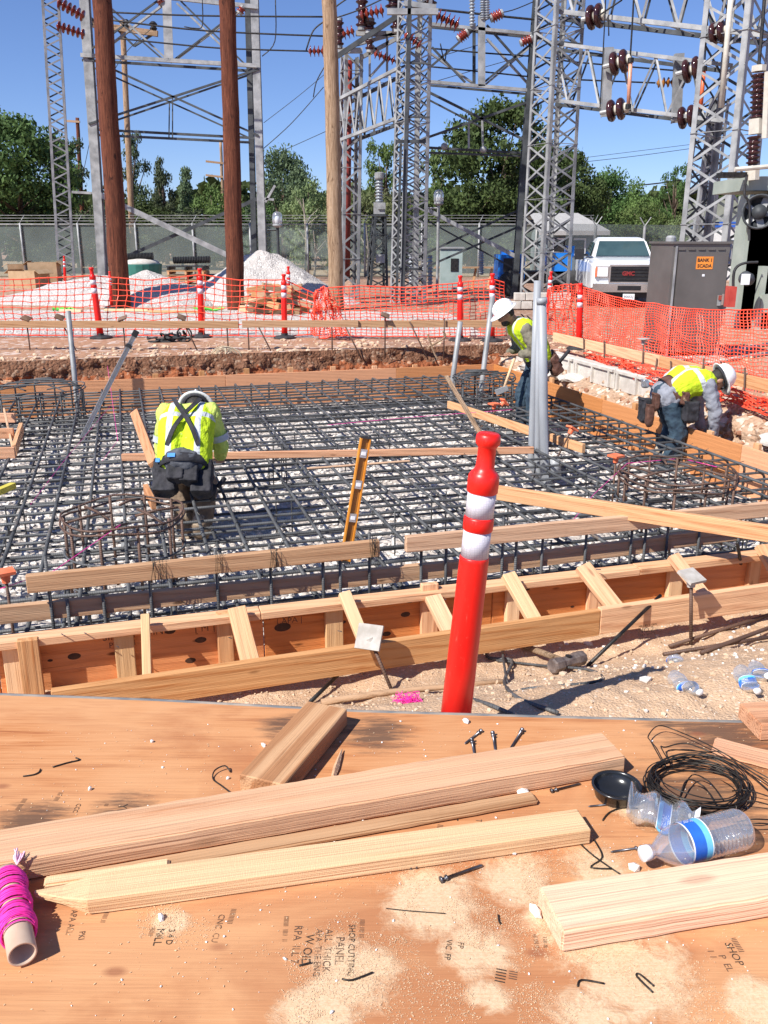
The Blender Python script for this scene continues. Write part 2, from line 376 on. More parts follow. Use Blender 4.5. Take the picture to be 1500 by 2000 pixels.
for i in range(900):
    if random.random() < .6:
        s = random.uniform(-3.4, 5.4); v = random.random() ** .6; q = V(fbank((s - S0) / (S1 - S0), v))
    else:
        t = random.uniform(5.5, 12.8); q = V(rbank((t - 4) / (T1 - 4), random.random()))
    pts.append((q.x, q.y, q.z, random.uniform(.01, .04)))
stones('bank_clods', pts, STONE_R, 4, kind='stuff')
pts = []
for i in range(1100):
    if i % 2: q = S(random.uniform(-4, 6), T1 + .05 + 1.6 * random.random() ** 1.5, .0)
    else: q = S(S1 + .02 + 2.5 * random.random() ** 1.5, random.uniform(5.5, 14), .0)
    pts.append((q.x, q.y, .005, .012 + .05 * random.random() ** 3))
stones('ground_rubble', pts, STONE_T, 5, kind='stuff')
# ================================================================ FORMWORK
TN, TF, SR = 3.95, 12.02, 5.24                  # near, far and right form faces
ZT, ZG = -.114, -.60
fw = thing('near_form', S(1, TN, ZG), 'near edge form of plywood with studs, braces and top plate in front of the rebar', 'formwork')
s = -1.9; PW = 1.22
while s < 5.2:
    e = min(s + PW, SR); lumber('form_panel', S(s + .002, TN, (ZT + ZG) / 2 - .03), S(e - .002, TN, (ZT + ZG) / 2 - .03), .018, ZT - ZG - .02, FORM, fw); s = e
def onform(px, py, off=0.): return T(px, py, TN - off)
def sform(px, py): return T(px, py, TN - .05).dot(E1)
# top plates: flat 2x4, butted
for a, b in ((-1.9, .52), (.523, 2.6), (2.603, SR)):
    lumber('top_plate', S(a, TN - .035, ZT - .021 + (.004 if a > 0 else 0)), S(b, TN - .035, ZT - .021 + (.002 if a > 0 else .004)), .089, .038, W_NEW, fw)
SIDE = -E2
KT, KZ = TN - .34, -.335                        # kicker plank: 2x6 on edge
for i, px in enumerate((12, 50, 237, 437, 652, 838, 1003, 1165, 1318, 1470)):       # upright studs
    q = T(px, 1200 if px < 900 else 1130, TN - .03); sx = q.dot(E1)
    tall = .03 if i in (5, 9) else 0
    lumber('stud', S(sx, TN - .0285 - (.05 if i == 1 else 0), ZG + .02), S(sx, TN - .0285 - (.05 if i == 1 else 0), ZT - .044 + tall + (.05 if i in (1, 3, 5) else 0)), .089 if i % 3 else .075, .036, W_NEW if i % 2 else W_YEL, fw, up=SIDE)
for i, (x0, y0, x1, y1, wd) in enumerate(((283, 1195, 287, 1315, .040), (462, 1188, 488, 1290, .085), (672, 1150, 715, 1262, .060), (845, 1166, 880, 1235, .085), (992, 1120, 1040, 1205, .075), (1138, 1092, 1200, 1185, .089), (1315, 1075, 1372, 1160, .07), (1488, 1060, 1530, 1140, .08))):
    a = T(x0, y0, TN - .085); b = T(x1, y1, KT + .045)
    if a.z > ZT + .06: a.z = ZT + .06
    lumber('brace', a, b + (b - a).normalized() * .05, wd, .036, W_YEL if i in (0, 2, 4) else W_NEW, fw, up=-E2 * .7 + V((0, 0, .7)))
def kline(x0, y0, x1, y1):
    a, b = T(x0, y0, KT), T(x1, y1, KT); return a, b
a, b = kline(100, 1347, 1170, 1190); d = (b - a).normalized(); H6 = .140
ka = a - V((0, 0, H6 / 2)); kb = b - V((0, 0, H6 / 2))
lumber('kicker_plank', ka, kb, .038, H6, W_NEW, fw)
kick = fw.children[-1] if len(fw.children) else None
a2, b2 = kline(1171, 1189, 1560, 1133)
lumber('kicker_plank', a2 - V((0, 0, H6 / 2 - .004)), b2 - V((0, 0, H6 / 2 - .004)), .040, H6, W_NEW, fw)
lumber('kicker_plank', T(-60, 1385, KT + .06) - V((0, 0, .1)), T(130, 1350, KT + .06) - V((0, 0, .08)), .038, H6, W_NEW, fw)
# flat print: stamps on the form and on the kicker plank
def ink(name, c, cover=.5):
    t = NT(name); v0 = t.coord((1, 1, 1), 'Object'); f = t.ramp(t.noise(v0, 38., 5, .75), [(cover - .08, (1, 1, 1)), (cover + .10, (0, 0, 0))])
    t.set(Base_Color=(*c, 1), Roughness=.8, Alpha=f); return t.mat
INK = ink('stamp_ink', (.045, .03, .02), .60); INKF = ink('faded_stamp_ink', (.12, .065, .04), .55)
def text(body, name, a, right, up, size, m, parent, n=None, off=.0006, align='LEFT', bold=0.):
    cu = bpy.data.curves.new('txt', 'FONT'); cu.body = body; cu.size = size; cu.align_x = align; cu.resolution_u = 2; cu.offset = bold
    ob = bpy.data.objects.new('txt', cu); sc.collection.objects.link(ob)
    me = bpy.data.meshes.new_from_object(ob.evaluated_get(bpy.context.evaluated_depsgraph_get()))
    bpy.data.objects.remove(ob); bpy.data.curves.remove(cu); me.name = name
    x = V(right).normalized(); y = V(up); y = (y - x * y.dot(x)).normalized(); z = x.cross(y)
    Mx = Matrix((x, y, z)).transposed().to_4x4(); Mx.translation = V(a) + z * off
    return link(name, me, m, parent, Mx)
kd = (kb - ka).normalized(); q = T(1246, 1236, KT - .020)
for body, dz, szz in (('MILL 83  S-GRN', .030, .016), ('NO.2', -.003, .040), ('S-DRY  WWPA', -.022, .016), ('MILL RFLC', -.044, .018)):
    text(body, 'grade_stamp', q + V((0, 0, dz)) - kd * .0, kd, (0, 0, 1), szz, INK, fw, off=.0012)
for px, py, body, sz in ((200, 1252, 'SIIIII  III  PIIINI', .05), (213, 1266, 'PIIII  IIII  I', .04), (380, 1235, '[ M ]', .05), (540, 1220, '| APA |', .045), (505, 1208, '||||   ||||', .06), (705, 1180, 'SIII PII HP3 AIIII', .05), (590, 1198, '[ III ]', .05)):
    text(body, 'panel_stamp', T(px, py, TN - .0095), E1, (0, 0, 1), sz, INKF, fw, off=.0008)['kind'] = 'stuff'
m = MB()
KNOT = M1('plywood_knot', (.03, .012, .006), (.07, .028, .014), 30., .7)
for i, (px, py, w_) in enumerate(((145, 1282, .030), (98, 1290, .012), (332, 1233, .026), (392, 1250, .028), (372, 1290, .026), (552, 1225, .042), (670, 1215, .016), (800, 1172, .030), (792, 1200, .026), (755, 1238, .024), (1118, 1185, .012), (1030, 1150, .018), (1230, 1120, .020))):
    m = MB(); m.lathe([(w_, 0), (w_ * .9, .0006), (.0001, .0008)], 14, (0, 0, 0)); Mx = frame(E1, -E2).to_4x4() @ Matrix.Diagonal((1, .55, 1, 1)); Mx.translation = T(px, py, TN - .0098); m.v = [tuple(Mx @ V(q)) for q in m.v]; m.obj('knot', KNOT, fw)
# nails sticking out of the form timbers
NAIL = M1('steel_nail', (.10, .10, .11), (.22, .22, .24), 30., .4, .7)
m = MB()
for px, py in ((120, 1238), (165, 1236), (700, 1262), (228, 1262), (447, 1245), (660, 1232), (676, 1172), (850, 1168), (862, 1170), (1150, 1110), (1163, 1112), (1370, 1190), (1375, 1192), (1320, 1180)):
    q = T(px, py, TN - .075); m.tube([q, q - E2 * .035 + V((.01, 0, .012))], .0028, 5)
m.obj('nail', NAIL, fw, kind='stuff')
# far and right forms
ff = thing('far_form', S(1, TF, ZG), 'orange plywood form wall along the far edge of the rebar', 'formwork')
s = -3.6
while s < SR - .01:
    e = min(s + 2.44, SR); lumber('form_panel', S(s + .003, TF, -.375), S(e - .003, TF, -.375), .02, .45, FORM2, ff); s = e
for sx in np.arange(-3.3, 5.2, .61): lumber('stake', S(sx, TF + .05, -.62), S(sx, TF + .05, -.10 + .02 * math.sin(sx * 9)), .075, .036, W_NEW, ff, up=SIDE)
rf = thing('right_form', S(SR, 8, ZG), 'bright orange plywood form wall along the right edge of the rebar', 'formwork')
t = TN + .02
while t < TF - .02:
    e = min(t + 2.44, TF - .012); lumber('form_panel', S(SR, t + .003, -.375), S(SR, e - .003, -.375), .02, .45, FORM2, rf); t = e
for tx in np.arange(4.3, 11.9, .66): lumber('stake', S(SR + .05, tx, -.62), S(SR + .05, tx, -.11 + .02 * math.sin(tx * 7)), .075, .036, W_NEW, rf, up=E1)
# ================================================================ REBAR MAT
mat_ = thing('rebar_mat', S(1.5, 8, ZG), 'two-layer grid of grey steel reinforcing bars filling the excavation', 'rebar')
RB = .0112
def bar(name, pts, r=RB, m=REBAR, parent=mat_, n=7):
    pts = [V(p) for p in pts]; mb = MB(); mb.tube(pts, r, n)
    i = max(range(len(pts) - 1), key=lambda k: (pts[k + 1] - pts[k]).length)
    Mx = frame(pts[i + 1] - pts[i]).to_4x4(); Mx.translation = pts[i]
    return mb.obj(name, m, parent, True, Mx)
ZA, ZB = -.275, -.50
def hook(p_end, dirv, down, rad=.06):
    out = []
    for k in range(5):
        a = math.pi / 2 * k / 4; out.append(p_end - dirv * rad + dirv * rad * math.sin(a) + V((0, 0, -rad * (1 - math.cos(a)))))
    out.append(p_end + V((0, 0, -down))); return out
jit = lambda a: random.uniform(-a, a)
for i, t in enumerate(np.arange(TN + .14, TF - .05, .235)):
    z = ZA + jit(.006); a = S(-2.4, t + jit(.03), z); b = S(SR - .10 + jit(.03), t + jit(.03), z)
    bar('rebar', [a, (a + b) / 2 + V((0, 0, jit(.012)))] + hook(b, E1, .24))
    if i % 3 != 1: bar('rebar', [S(-2.4, t + .10 + jit(.03), ZB), S(SR - .1, t + .10 + jit(.03), ZB)])
for i, s in enumerate(np.arange(-2.3, SR - .05, .245)):
    z = ZA + .021 + jit(.004); a = S(s + jit(.02), TN + .10 + jit(.04), z); b = S(s + jit(.02), TF - .12 + jit(.03), z)
    bar('rebar', [a, (a + b) / 2 + V((jit(.015), 0, jit(.01)))] + hook(b, E2, .24), RB * 1.08)
    if i % 2: bar('rebar', [S(s + .12, TN + .1, ZB + .021), S(s + .12, TF - .1, ZB + .021)])
mtw = MB()
for i, s in enumerate(np.arange(-2.3, SR - .05, .245)):          # twisted tie wire at the crossings
    for j, t in enumerate(np.arange(TN + .14, 8.6, .235)):
        if (i * 7 + j * 3) % 4 == 0: continue
        q = S(s + jit(.012), t + jit(.012), ZA + .030); a_ = jit(.5); d_ = V((math.cos(a_ + .8), math.sin(a_ + .8), 0))
        mtw.tube([q - d_ * .022 - V((0, 0, .028)), q - d_ * .012, q + d_ * .012, q + d_ * .022 - V((0, 0, .028))], .0022, 4); mtw.tube([q, q + V((jit(.03), jit(.03), .016))], .0024, 4)
mtw.obj('tie_wires', BLKM, mat_, kind='stuff')
for i in range(46):                                    # chairs and standees
    s = random.uniform(-1.5, 5.0); t = TN + .2 + 7.6 * random.random() ** 1.3
    q = S(s, t); bar('standee', [q + V((0, 0, -.60)), q + V((0, 0, ZA + .02)), q + V((0, 0, ZA + .02)) + E1 * .12, q + E1 * .12 + V((0, 0, -.58))], .006)
DOBIE = M1('concrete_dobie', (.20, .21, .22), (.32, .33, .34), 9., .9)
mb = MB(); mb.lathe([(.055, 0), (.04, .075)], 4, (0, 0, 0)); dm = mb.mesh('dobie_block'); dm.materials.append(DOBIE)
for i in range(34):
    s = random.uniform(-1.8, 5.0); t = TN + .2 + 7.6 * random.random() ** 1.2
    o = bpy.data.objects.new('spacer_block', dm); sc.collection.objects.link(o)
    Mx = Matrix.Translation(S(s, t, -.60)) @ Matrix.Rotation(random.random() * 3, 4, 'Z'); setp(o, mat_, Mx)
# mason's string lines over the mat
def string(name, pts, label, r=.0022, m=PINK):
    mb = MB(); mb.tube(pts, r, 4); return mb.obj(name, m, label=label, cat='string', group='pink string lines')
string('string_line', [P(210, 715, -.1), P(230, 860, -.15), P(200, 900, -.2)], 'pink string line running down from the far left form')
string('string_line', [P(60, 985, -.15), P(125, 900, -.15), P(235, 770, -.12)], 'pink string line beside the far left rebar cage')
string('string_line', [P(0, 1150, -.1), P(105, 1115, -.05), P(235, 1025, .02)], 'pink string line tied to the rusty front cage')
string('string_line', [P(1100, 1040, -.1), P(1160, 965, -.1), P(1225, 905, -.05), P(1330, 895, -.08), P(1400, 912, -.05)], 'pink string line by the right rebar cage')
string('string_line', [P(640, 830, -.2), P(800, 815, -.2), P(1000, 800, -.2)], 'pink string line stretched low across the middle rebar')
# ================================================================ REBAR CAGES (piers)
def cage(c, rad, ztop, label, nv=10, m=RUST, rings=2, ubends=False, square=False):
    th = thing('rebar_cage', (c.x, c.y, ZG), label, 'rebar cage', 'pier cages standing in the mat')
    n = 28
    for k in range(rings):
        z = ztop - .035 * k
        rr = rad * (1.02 if k % 2 else 1)
        path = [V((c.x + rr * math.cos(2 * math.pi * i / n), c.y + rr * math.sin(2 * math.pi * i / n), z + .012 * math.sin(i * .9 + k))) for i in range(n)]
        mb = MB(); mb.tube(path, .0068, 6, closed=True); mb.obj('hoop', m, th, True)
    for k in range(nv):
        a = 2 * math.pi * k / nv + .2; x, y = c.x + rad * .96 * math.cos(a), c.y + rad * .96 * math.sin(a)
        base = V((x, y, -.58)); top = V((x, y, ztop + jit(.01)))
        if ubends and k < nv // 2:
            x2, y2 = c.x + rad * .96 * math.cos(math.pi - a + .4), c.y + rad * .96 * math.sin(math.pi - a + .4)
            bar('vertical_bar', [base, top + V((0, 0, -.06)), top.lerp(V((x2, y2, ztop)), .12) + V((0, 0, .02)), top.lerp(V((x2, y2, ztop)), .88) + V((0, 0, .02)), V((x2, y2, ztop - .06)), V((x2, y2, -.58))], .010, m, th)
        else: bar('vertical_bar', [base, top], .0095, m, th)
    for k in range(6):                                 # bent tails crossing the top
        a = 2 * math.pi * k / 6 + .5; q = V((c.x + rad * .95 * math.cos(a), c.y + rad * .95 * math.sin(a), ztop - .02)); e = V((c.x + rad * .25 * math.cos(a + .5), c.y + rad * .25 * math.sin(a + .5), ztop - .05 + .07 * (k % 2)))
        bar('hook_bar', [q, q.lerp(e, .5) + V((0, 0, .01)), e], .0085, m, th)
    for z in (ztop - .22, ztop - .4):
        path = [V((c.x + rad * math.cos(2 * math.pi * i / n), c.y + rad * math.sin(2 * math.pi * i / n), z)) for i in range(n)]
        mb = MB(); mb.tube(path, .007, 5, closed=True); mb.obj('hoop', REBAR, th, True)
    return th
cage(P(240, 1000, .02), .36, .02, 'rusty round rebar cage at the lower left by the kneeling worker', 10)
cage(P(72, 762, -.02), .52, .02, 'grey rebar cage with bent loops at the far left', 14, REBAR, 2, True)
cage(P(945, 740, -.02), .38, .02, 'grey rebar cage with bent loops in the far right corner', 12, REBAR, 2, True)
cage(P(1322, 920, -.05), .43, -.04, 'rusty round rebar cage at the right behind the long diagonal board', 12, RUST, 3)
# ================================================================ FOREGROUND: plywood table and what lies on it
ZTB = .66
def plytop():
    t = NT('plywood_face'); v0 = t.coord((1, 1, 1), 'Object')
    mp = lambda s: t.n('ShaderNodeMapping', {'Vector': v0, 'Scale': s}).outputs[0]
    g1 = t.noise(mp((.7, 5, 5)), 2.4, 6, .62, 1.8); fib = t.noise(mp((4, 110, 10)), 2., 4, .6); big = t.noise(v0, 1.6, 4, .6)
    wv = t.n('ShaderNodeTexWave', {'Vector': mp((.5, 3.2, 3)), 'Scale': 2.2, 'Distortion': 9., 'Detail': 4, 'Detail Scale': 1.2}, bands_direction='Y').outputs['Fac']
    f = t.math('ADD', t.math('MULTIPLY', g1, .55), t.math('ADD', t.math('MULTIPLY', wv, .08), t.math('MULTIPLY', fib, .40)))
    c = t.ramp(f, [(.36, (.60, .295, .135)), (.54, (.51, .215, .085)), (.68, (.31, .095, .034))])
    c = t.mix(t.ramp(big, [(.42, (0, 0, 0)), (.60, (.75, .75, .75))]), c, (.61, .325, .16)); c = t.mix(t.ramp(t.noise(mp((.8, 1.6, 1)), 2.1, 5, .65, .8), [(.50, (0, 0, 0)), (.66, (.8, .8, .8))]), c, (.40, .16, .07))
    sep = t.n('ShaderNodeSeparateXYZ', {0: v0})
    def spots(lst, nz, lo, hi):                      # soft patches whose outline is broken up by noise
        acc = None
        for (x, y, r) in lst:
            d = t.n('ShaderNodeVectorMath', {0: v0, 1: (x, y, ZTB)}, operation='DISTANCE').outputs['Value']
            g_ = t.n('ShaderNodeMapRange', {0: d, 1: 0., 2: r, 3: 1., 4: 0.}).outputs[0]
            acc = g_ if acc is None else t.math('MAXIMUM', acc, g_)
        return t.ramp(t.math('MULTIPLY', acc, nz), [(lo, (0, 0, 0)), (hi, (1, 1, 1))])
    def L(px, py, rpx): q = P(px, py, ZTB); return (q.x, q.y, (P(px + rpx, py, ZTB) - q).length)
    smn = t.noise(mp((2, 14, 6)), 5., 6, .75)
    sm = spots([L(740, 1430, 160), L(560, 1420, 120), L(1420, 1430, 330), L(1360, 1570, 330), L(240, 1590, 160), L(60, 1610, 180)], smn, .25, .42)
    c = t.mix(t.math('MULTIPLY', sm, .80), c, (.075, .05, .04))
    dn = t.noise(v0, 26., 8, .75, .6)
    dn = t.math('ADD', t.math('MULTIPLY', dn, .55), t.math('MULTIPLY', t.noise(v0, 9., 6, .7, 1.), .55)); du = spots(DUST, dn, .31, .42)
    fl = t.ramp(t.noise(v0, 240., 3, .8), [(.35, (.64, .45, .27)), (.65, (.78, .60, .40))])
    c = t.mix(t.math('MULTIPLY', du, .78), c, fl)
    vk = t.n('ShaderNodeTexVoronoi', {'Vector': mp((1.3, 2.4, 1)), 'Scale': 2.6}).outputs['Distance']
    c = t.mix(t.math('MULTIPLY', t.ramp(vk, [(.03, (1, 1, 1)), (.07, (0, 0, 0))]), .7), c, (.28, .10, .05))
    sp_ = t.ramp(t.noise(mp((1, 2.2, 1)), 70., 4, .8), [(.66, (0, 0, 0)), (.74, (1, 1, 1))]); c = t.mix(t.math('MULTIPLY', sp_, .45), c, (.24, .09, .04))
    t.set(Base_Color=c, Roughness=.78, Specular_IOR_Level=.2)
    t.bump(t.math('ADD', fib, t.math('MULTIPLY', t.math('MULTIPLY', du, dn), 2.)), .45, .002); return t.mat
def Lp(px, py, rpx): q = P(px, py, ZTB); return (q.x, q.y, (P(px + rpx, py, ZTB) - q).length)
DUST = [Lp(840, 1760, 260), Lp(1010, 1720, 190), Lp(690, 1905, 240), Lp(930, 1850, 190), Lp(1170, 1690, 150), Lp(1230, 1900, 330), Lp(1080, 1800, 160), Lp(1150, 2000, 260), Lp(620, 1985, 220), Lp(1480, 1960, 180), Lp(330, 1800, 110), Lp(1240, 1580, 110), Lp(960, 1950, 120)]
PLY = plytop(); PEDGE = M1('grey_painted_edge', (.10, .12, .14), (.30, .26, .22), 12., .8, sc3=(1, 1, 6))
tbl = thing('plywood_table', (0, 1.0, 0), 'worn orange plywood sheet used as a work table in the foreground', 'plywood')
edge = [P(-500, 1345, ZTB), P(0, 1358, ZTB), P(300, 1369, ZTB), P(700, 1391, ZTB), P(1000, 1400, ZTB), P(1250, 1407, ZTB), P(1500, 1413, ZTB), P(2000, 1432, ZTB)]
m = MB(); near = [V((q.x, .36, ZTB)) for q in edge]; lo = V((0, 0, -.019))
for i in range(len(edge) - 1):
    a, b, c_, d = near[i], near[i + 1], edge[i + 1], edge[i]
    m.add([a, b, c_, d], [(0, 1, 2, 3)]); m.add([a + lo, b + lo, c_ + lo, d + lo], [(3, 2, 1, 0)])
    up = V((0, .0015, .0006)); m.add([d, c_, c_ + lo, d + lo], [(0, 1, 2, 3)], 1); m.add([a, b, b + lo, a + lo], [(3, 2, 1, 0)], 1)
for k in (0, -1): m.add([near[k], edge[k], edge[k] + lo, near[k] + lo], [(0, 1, 2, 3)], 1)
m.obj('sheet', [PLY, PEDGE], tbl)
m = MB(); m.tube([q + V((0, .004, -.001)) for q in edge], .0042, 5); m.obj('edge_strip', PEDGE, tbl)
for sx in (-.75, .75):
    lumber('support_beam', (sx, .42, ZTB - .068), (sx, 1.55, ZTB - .068), .038, .089, W_OLD, tbl)
    for y in (.5, 1.48): lumber('leg', (sx, y, 0), (sx, y, ZTB - .113), .089, .038, W_OLD, tbl)
# printed grade stamps on the sheet (they read down the picture)
def ptext(body, px, py, px2, py2, size, mt=None, bold=0.):
    a = P(px, py, ZTB); b = P(px2, py2, ZTB); d = b - a
    text(body, 'grade_stamp', a, d, V((0, 0, 1)).cross(d), size, mt or INKF, tbl, off=.0007, bold=bold)
for body, a0, b0, c0, d0, sz, mt in (
    ('SHOP CUTTING', 682, 1806, 678, 1905, .013, INK), ('PANEL', 657, 1830, 652, 1905, .017, INKF), ('ALL  THICK', 636, 1815, 630, 1890, .015, INKF), ('APA  THE ENG', 618, 1815, 612, 1890, .013, INKF),
    ('W OID', 598, 1825, 588, 1880, .018, INK), ('RPA  ILL 7', 576, 1808, 566, 1890, .016, INKF), ('IIIIIIII  IIIII  II', 555, 1790, 545, 1900, .010, INKF), ('IIIII IIII III', 703, 1796, 698, 1880, .010, INKF),
    ('MILL', 307, 1814, 299, 1845, .016, INK), ('3 4 D', 330, 1815, 322, 1850, .013, INK), ('IIIIIII', 295, 1812, 280, 1850, .009, INKF), ('CNC  CU', 428, 1786, 412, 1840, .013, INKF), ('IIIIIIIIIII', 452, 1775, 432, 1840, .011, INKF), ('APA ALL', 140, 1778, 122, 1850, .013, INKF), ('IIIIII II', 205, 1780, 165, 1870, .010, INKF), ('PKI', 155, 1820, 148, 1865, .012, INKF),
    ('SHOP', 1414, 1842, 1440, 1888, .016, INK), ('P  EL', 1402, 1866, 1425, 1905, .014, INKF), ('IIIIIIIII', 1425, 1832, 1462, 1890, .012, INKF), ('1 1', 1380, 1855, 1392, 1880, .013, INKF),
    ('III IIII II', 1040, 1825, 1058, 1925, .009, INKF), ('I IIII III', 1060, 1830, 1070, 1925, .008, INK), ('VIC  FP', 872, 1835, 868, 1870, .012, INK), ('FP', 895, 1840, 892, 1862, .012, INKF), ('IIIII', 970, 1890, 965, 1920, .02, INK), ('IIII', 995, 1895, 992, 1920, .016, INKF),
    ('PT   PLY', 880, 1585, 872, 1640, .022, INK), ('IIII  II', 855, 1610, 845, 1645, .014, INKF), ('TOM RL', 930, 1600, 925, 1645, .014, INKF), ('YII', 232, 1572, 225, 1600, .022, INK), ('IIII IIIIII', 45, 1560, 5, 1615, .012, INKF), ('III IIII', 115, 1548, 70, 1610, .012, INKF), ('CCC', 150, 1570, 135, 1600, .012, INKF), ('III', 205, 1570, 195, 1590, .010, INKF)):
    ptext(body, a0, b0, c0, d0, sz, mt)
# sawdust flakes: nobody could count them
SAWD = M1('sawdust_flakes', (.62, .41, .23), (.76, .56, .36), 300., .9)
rng = np.random.default_rng(5); fv = []; ff_ = []
def flake(x, y, r):
    a = rng.random() * 6.28; tl = (rng.random(3) - .5) * r * .8; o = len(fv)
    for k, q in enumerate(((1, .0), (0, .45), (-1, 0), (0, -.45))):
        fv.append((x + r * (q[0] * math.cos(a) - q[1] * math.sin(a)), y + r * (q[0] * math.sin(a) + q[1] * math.cos(a)), ZTB + .0008 + abs(tl[k % 3])))
    ff_.append((o, o + 1, o + 2, o + 3))
for (cx, cy, cr) in DUST:
    for i in range(int(5500 * min(1, cr * 5))):
        a = rng.random() * 6.28; d = cr * .95 * rng.random() ** .8; x = cx + d * math.cos(a); y = cy + d * math.sin(a) * .75
        if y < .40 or fbm(x * 9, y * 9, 3) + .25 * (1 - d / cr) < .06: continue
        flake(x, y, .0005 + .0011 * rng.random() ** 3)
for i in range(2500):
    y = .8 + .75 * rng.random(); flake((rng.random() - .5) * 1.7, y, .0006 + .0018 * rng.random() ** 2)
me = bpy.data.meshes.new('sawdust'); me.from_pydata(fv, [], ff_); link('sawdust', me, SAWD, kind='stuff')
# lumber on the sheet, given by the near edge of its top face
def onsheet(name, p0, p1, wd, h, mt, label, z0=ZTB + .001, ext0=0., ext1=0., sag=0., cat='lumber'):
    a, b = P(*p0, z0 + h), P(*p1, z0 + h); d = (b - a).normalized(); a -= d * ext0; b += d * ext1
    n_ = V((-d.y, d.x, 0)); c0 = n_ * wd / 2 - V((0, 0, h / 2)); a += c0; b += c0
    L_ = (b - a).length; bm = bmesh.new(); bmesh.ops.create_cube(bm, size=1); bmesh.ops.scale(bm, vec=(L_, wd, h), verts=bm.verts)
    k = max(2, int(L_ / .02)); es = [e for e in bm.edges if abs(e.verts[0].co.x - e.verts[1].co.x) > L_ * .5]
    bmesh.ops.subdivide_edges(bm, edges=es, cuts=k, use_grid_fill=True)
    bmesh.ops.bevel(bm, geom=[e for e in bm.edges if e.is_manifold and e.calc_face_angle(0) > 1], offset=.0028, segments=2, affect='EDGES')
    for v_ in bm.verts:                               # rough-sawn wobble
        c = v_.co; e = .0011 * fbm(c.x * 22 + a.x * 9, c.y * 60, c.z * 60 + wd)
        c.y += e; c.z += e * .7 if c.z > -h * .3 else 0
    for f in bm.faces: f.smooth = True
    me = bpy.data.meshes.new(name); bm.to_mesh(me); bm.free(); me.set_sharp_from_angle(angle=R(35))
    Mx = frame(d).to_4x4(); Mx.translation = (a + b) / 2
    return link(name, me, mt, None, Mx, label=label, cat=cat)
W_TOP = wood('lumber_pinkish', (.76, .475, .295), (.50, .20, .09), knots=.35, rings=.7, saw=.03)
onsheet('lumber_plank', (0, 1687), (1223, 1478), .089, .038, W_TOP, 'longest two-by-four lying across the plywood sheet from the left', ext0=.18)
onsheet('lumber_block', (1099, 1818), (1500, 1752), .089, .038, W_TOP, 'two-by-four offcut at the lower right in front of the water bottle', ext1=.12)
onsheet('lumber_block', (1487, 1416), (1560, 1412), .089, .036, W_RED, 'reddish lumber offcut at the far right edge of the plywood', ext1=.1)
onsheet('wood_lath', (90, 1735), (1052, 1563), .030, .010, W_OLD, 'thin dark brown lath between the long plank and the yellow stake', cat='lath')
onsheet('wood_lath', (84, 1728), (330, 1692), .020, .016, W_YEL, 'short pale lath end beside the tip of the stake', cat='lath')
onsheet('plywood_scrap', (1388, 1469), (1500, 1497), .062, .007, W_RED, 'flat reddish scrap of thin wood by the wire coil', ext1=.06, cat='scrap')
a = P(555, 1533, ZTB + .039); b = P(678, 1384, ZTB + .039)
_d = (b - a).normalized(); _n = V((-_d.y, _d.x, 0))
Mx = frame(_d).to_4x4(); Mx.translation = (a + b) / 2 + _n * .0445 - V((0, 0, .019))
link('lumber_block', bevbox((b - a).length, .089, .038, .002), wood('lumber_grainy', (.62, .37, .20), (.36, .15, .06), knots=.5, rings=2.4), None, Mx, label='short two-by-four block with strong grain near the middle of the plywood', cat='lumber')
# pointed stake
h = .028; a = P(187, 1755, ZTB + .001 + h); b = P(1155, 1620, ZTB + .001 + h); d = (b - a).normalized(); n_ = V((-d.y, d.x, 0)); wd = .056
tip = P(60, 1750, ZTB + .012); L_ = (b - a).length; k0 = -(a - tip).dot(d) + 0
bm = bmesh.new(); sec = [(0, 0), (0, -h), (wd, -h), (wd, 0)]; rings = []
for x, f, ty in ((-.092, .10, .72), (-.05, .50, .62), (-.012, .95, .1), (.02, 1, 0), (L_ * .3, 1, 0), (L_ * .65, 1, 0), (L_, 1, 0)):
    rings.append([bm.verts.new((x, wd * ty * (1 - f) + y * f, z * (f if f > .4 else .35) + (0 if f > .9 else -.004))) for y, z in sec])
for r0, r1 in zip(rings, rings[1:]):
    for j in range(4): bm.faces.new((r0[j], r0[(j + 1) % 4], r1[(j + 1) % 4], r1[j]))
bm.faces.new(rings[0][::-1]); bm.faces.new(rings[-1]); bmesh.ops.recalc_face_normals(bm, faces=bm.faces)
bmesh.ops.bevel(bm, geom=[e for e in bm.edges if e.calc_face_angle(0) > .6], offset=.0018, segments=1, affect='EDGES')
me = bpy.data.meshes.new('wood_stake'); bm.to_mesh(me); bm.free(); Mx = frame(d).to_4x4(); Mx.translation = a
link('wood_stake', me, W_YEL, None, Mx, label='pale yellow pointed wooden stake lying across the plywood', cat='stake')
# splinter
m = MB(); a = P(651, 1517, ZTB + .004); b = P(668, 1463, ZTB + .006)
m.tube([a, a.lerp(b, .3), a.lerp(b, .7), b], [.004, .006, .004, .001], 4); m.obj('wood_splinter', W_OLD, label='thin wood splinter beside the short grainy block', cat='splinter')
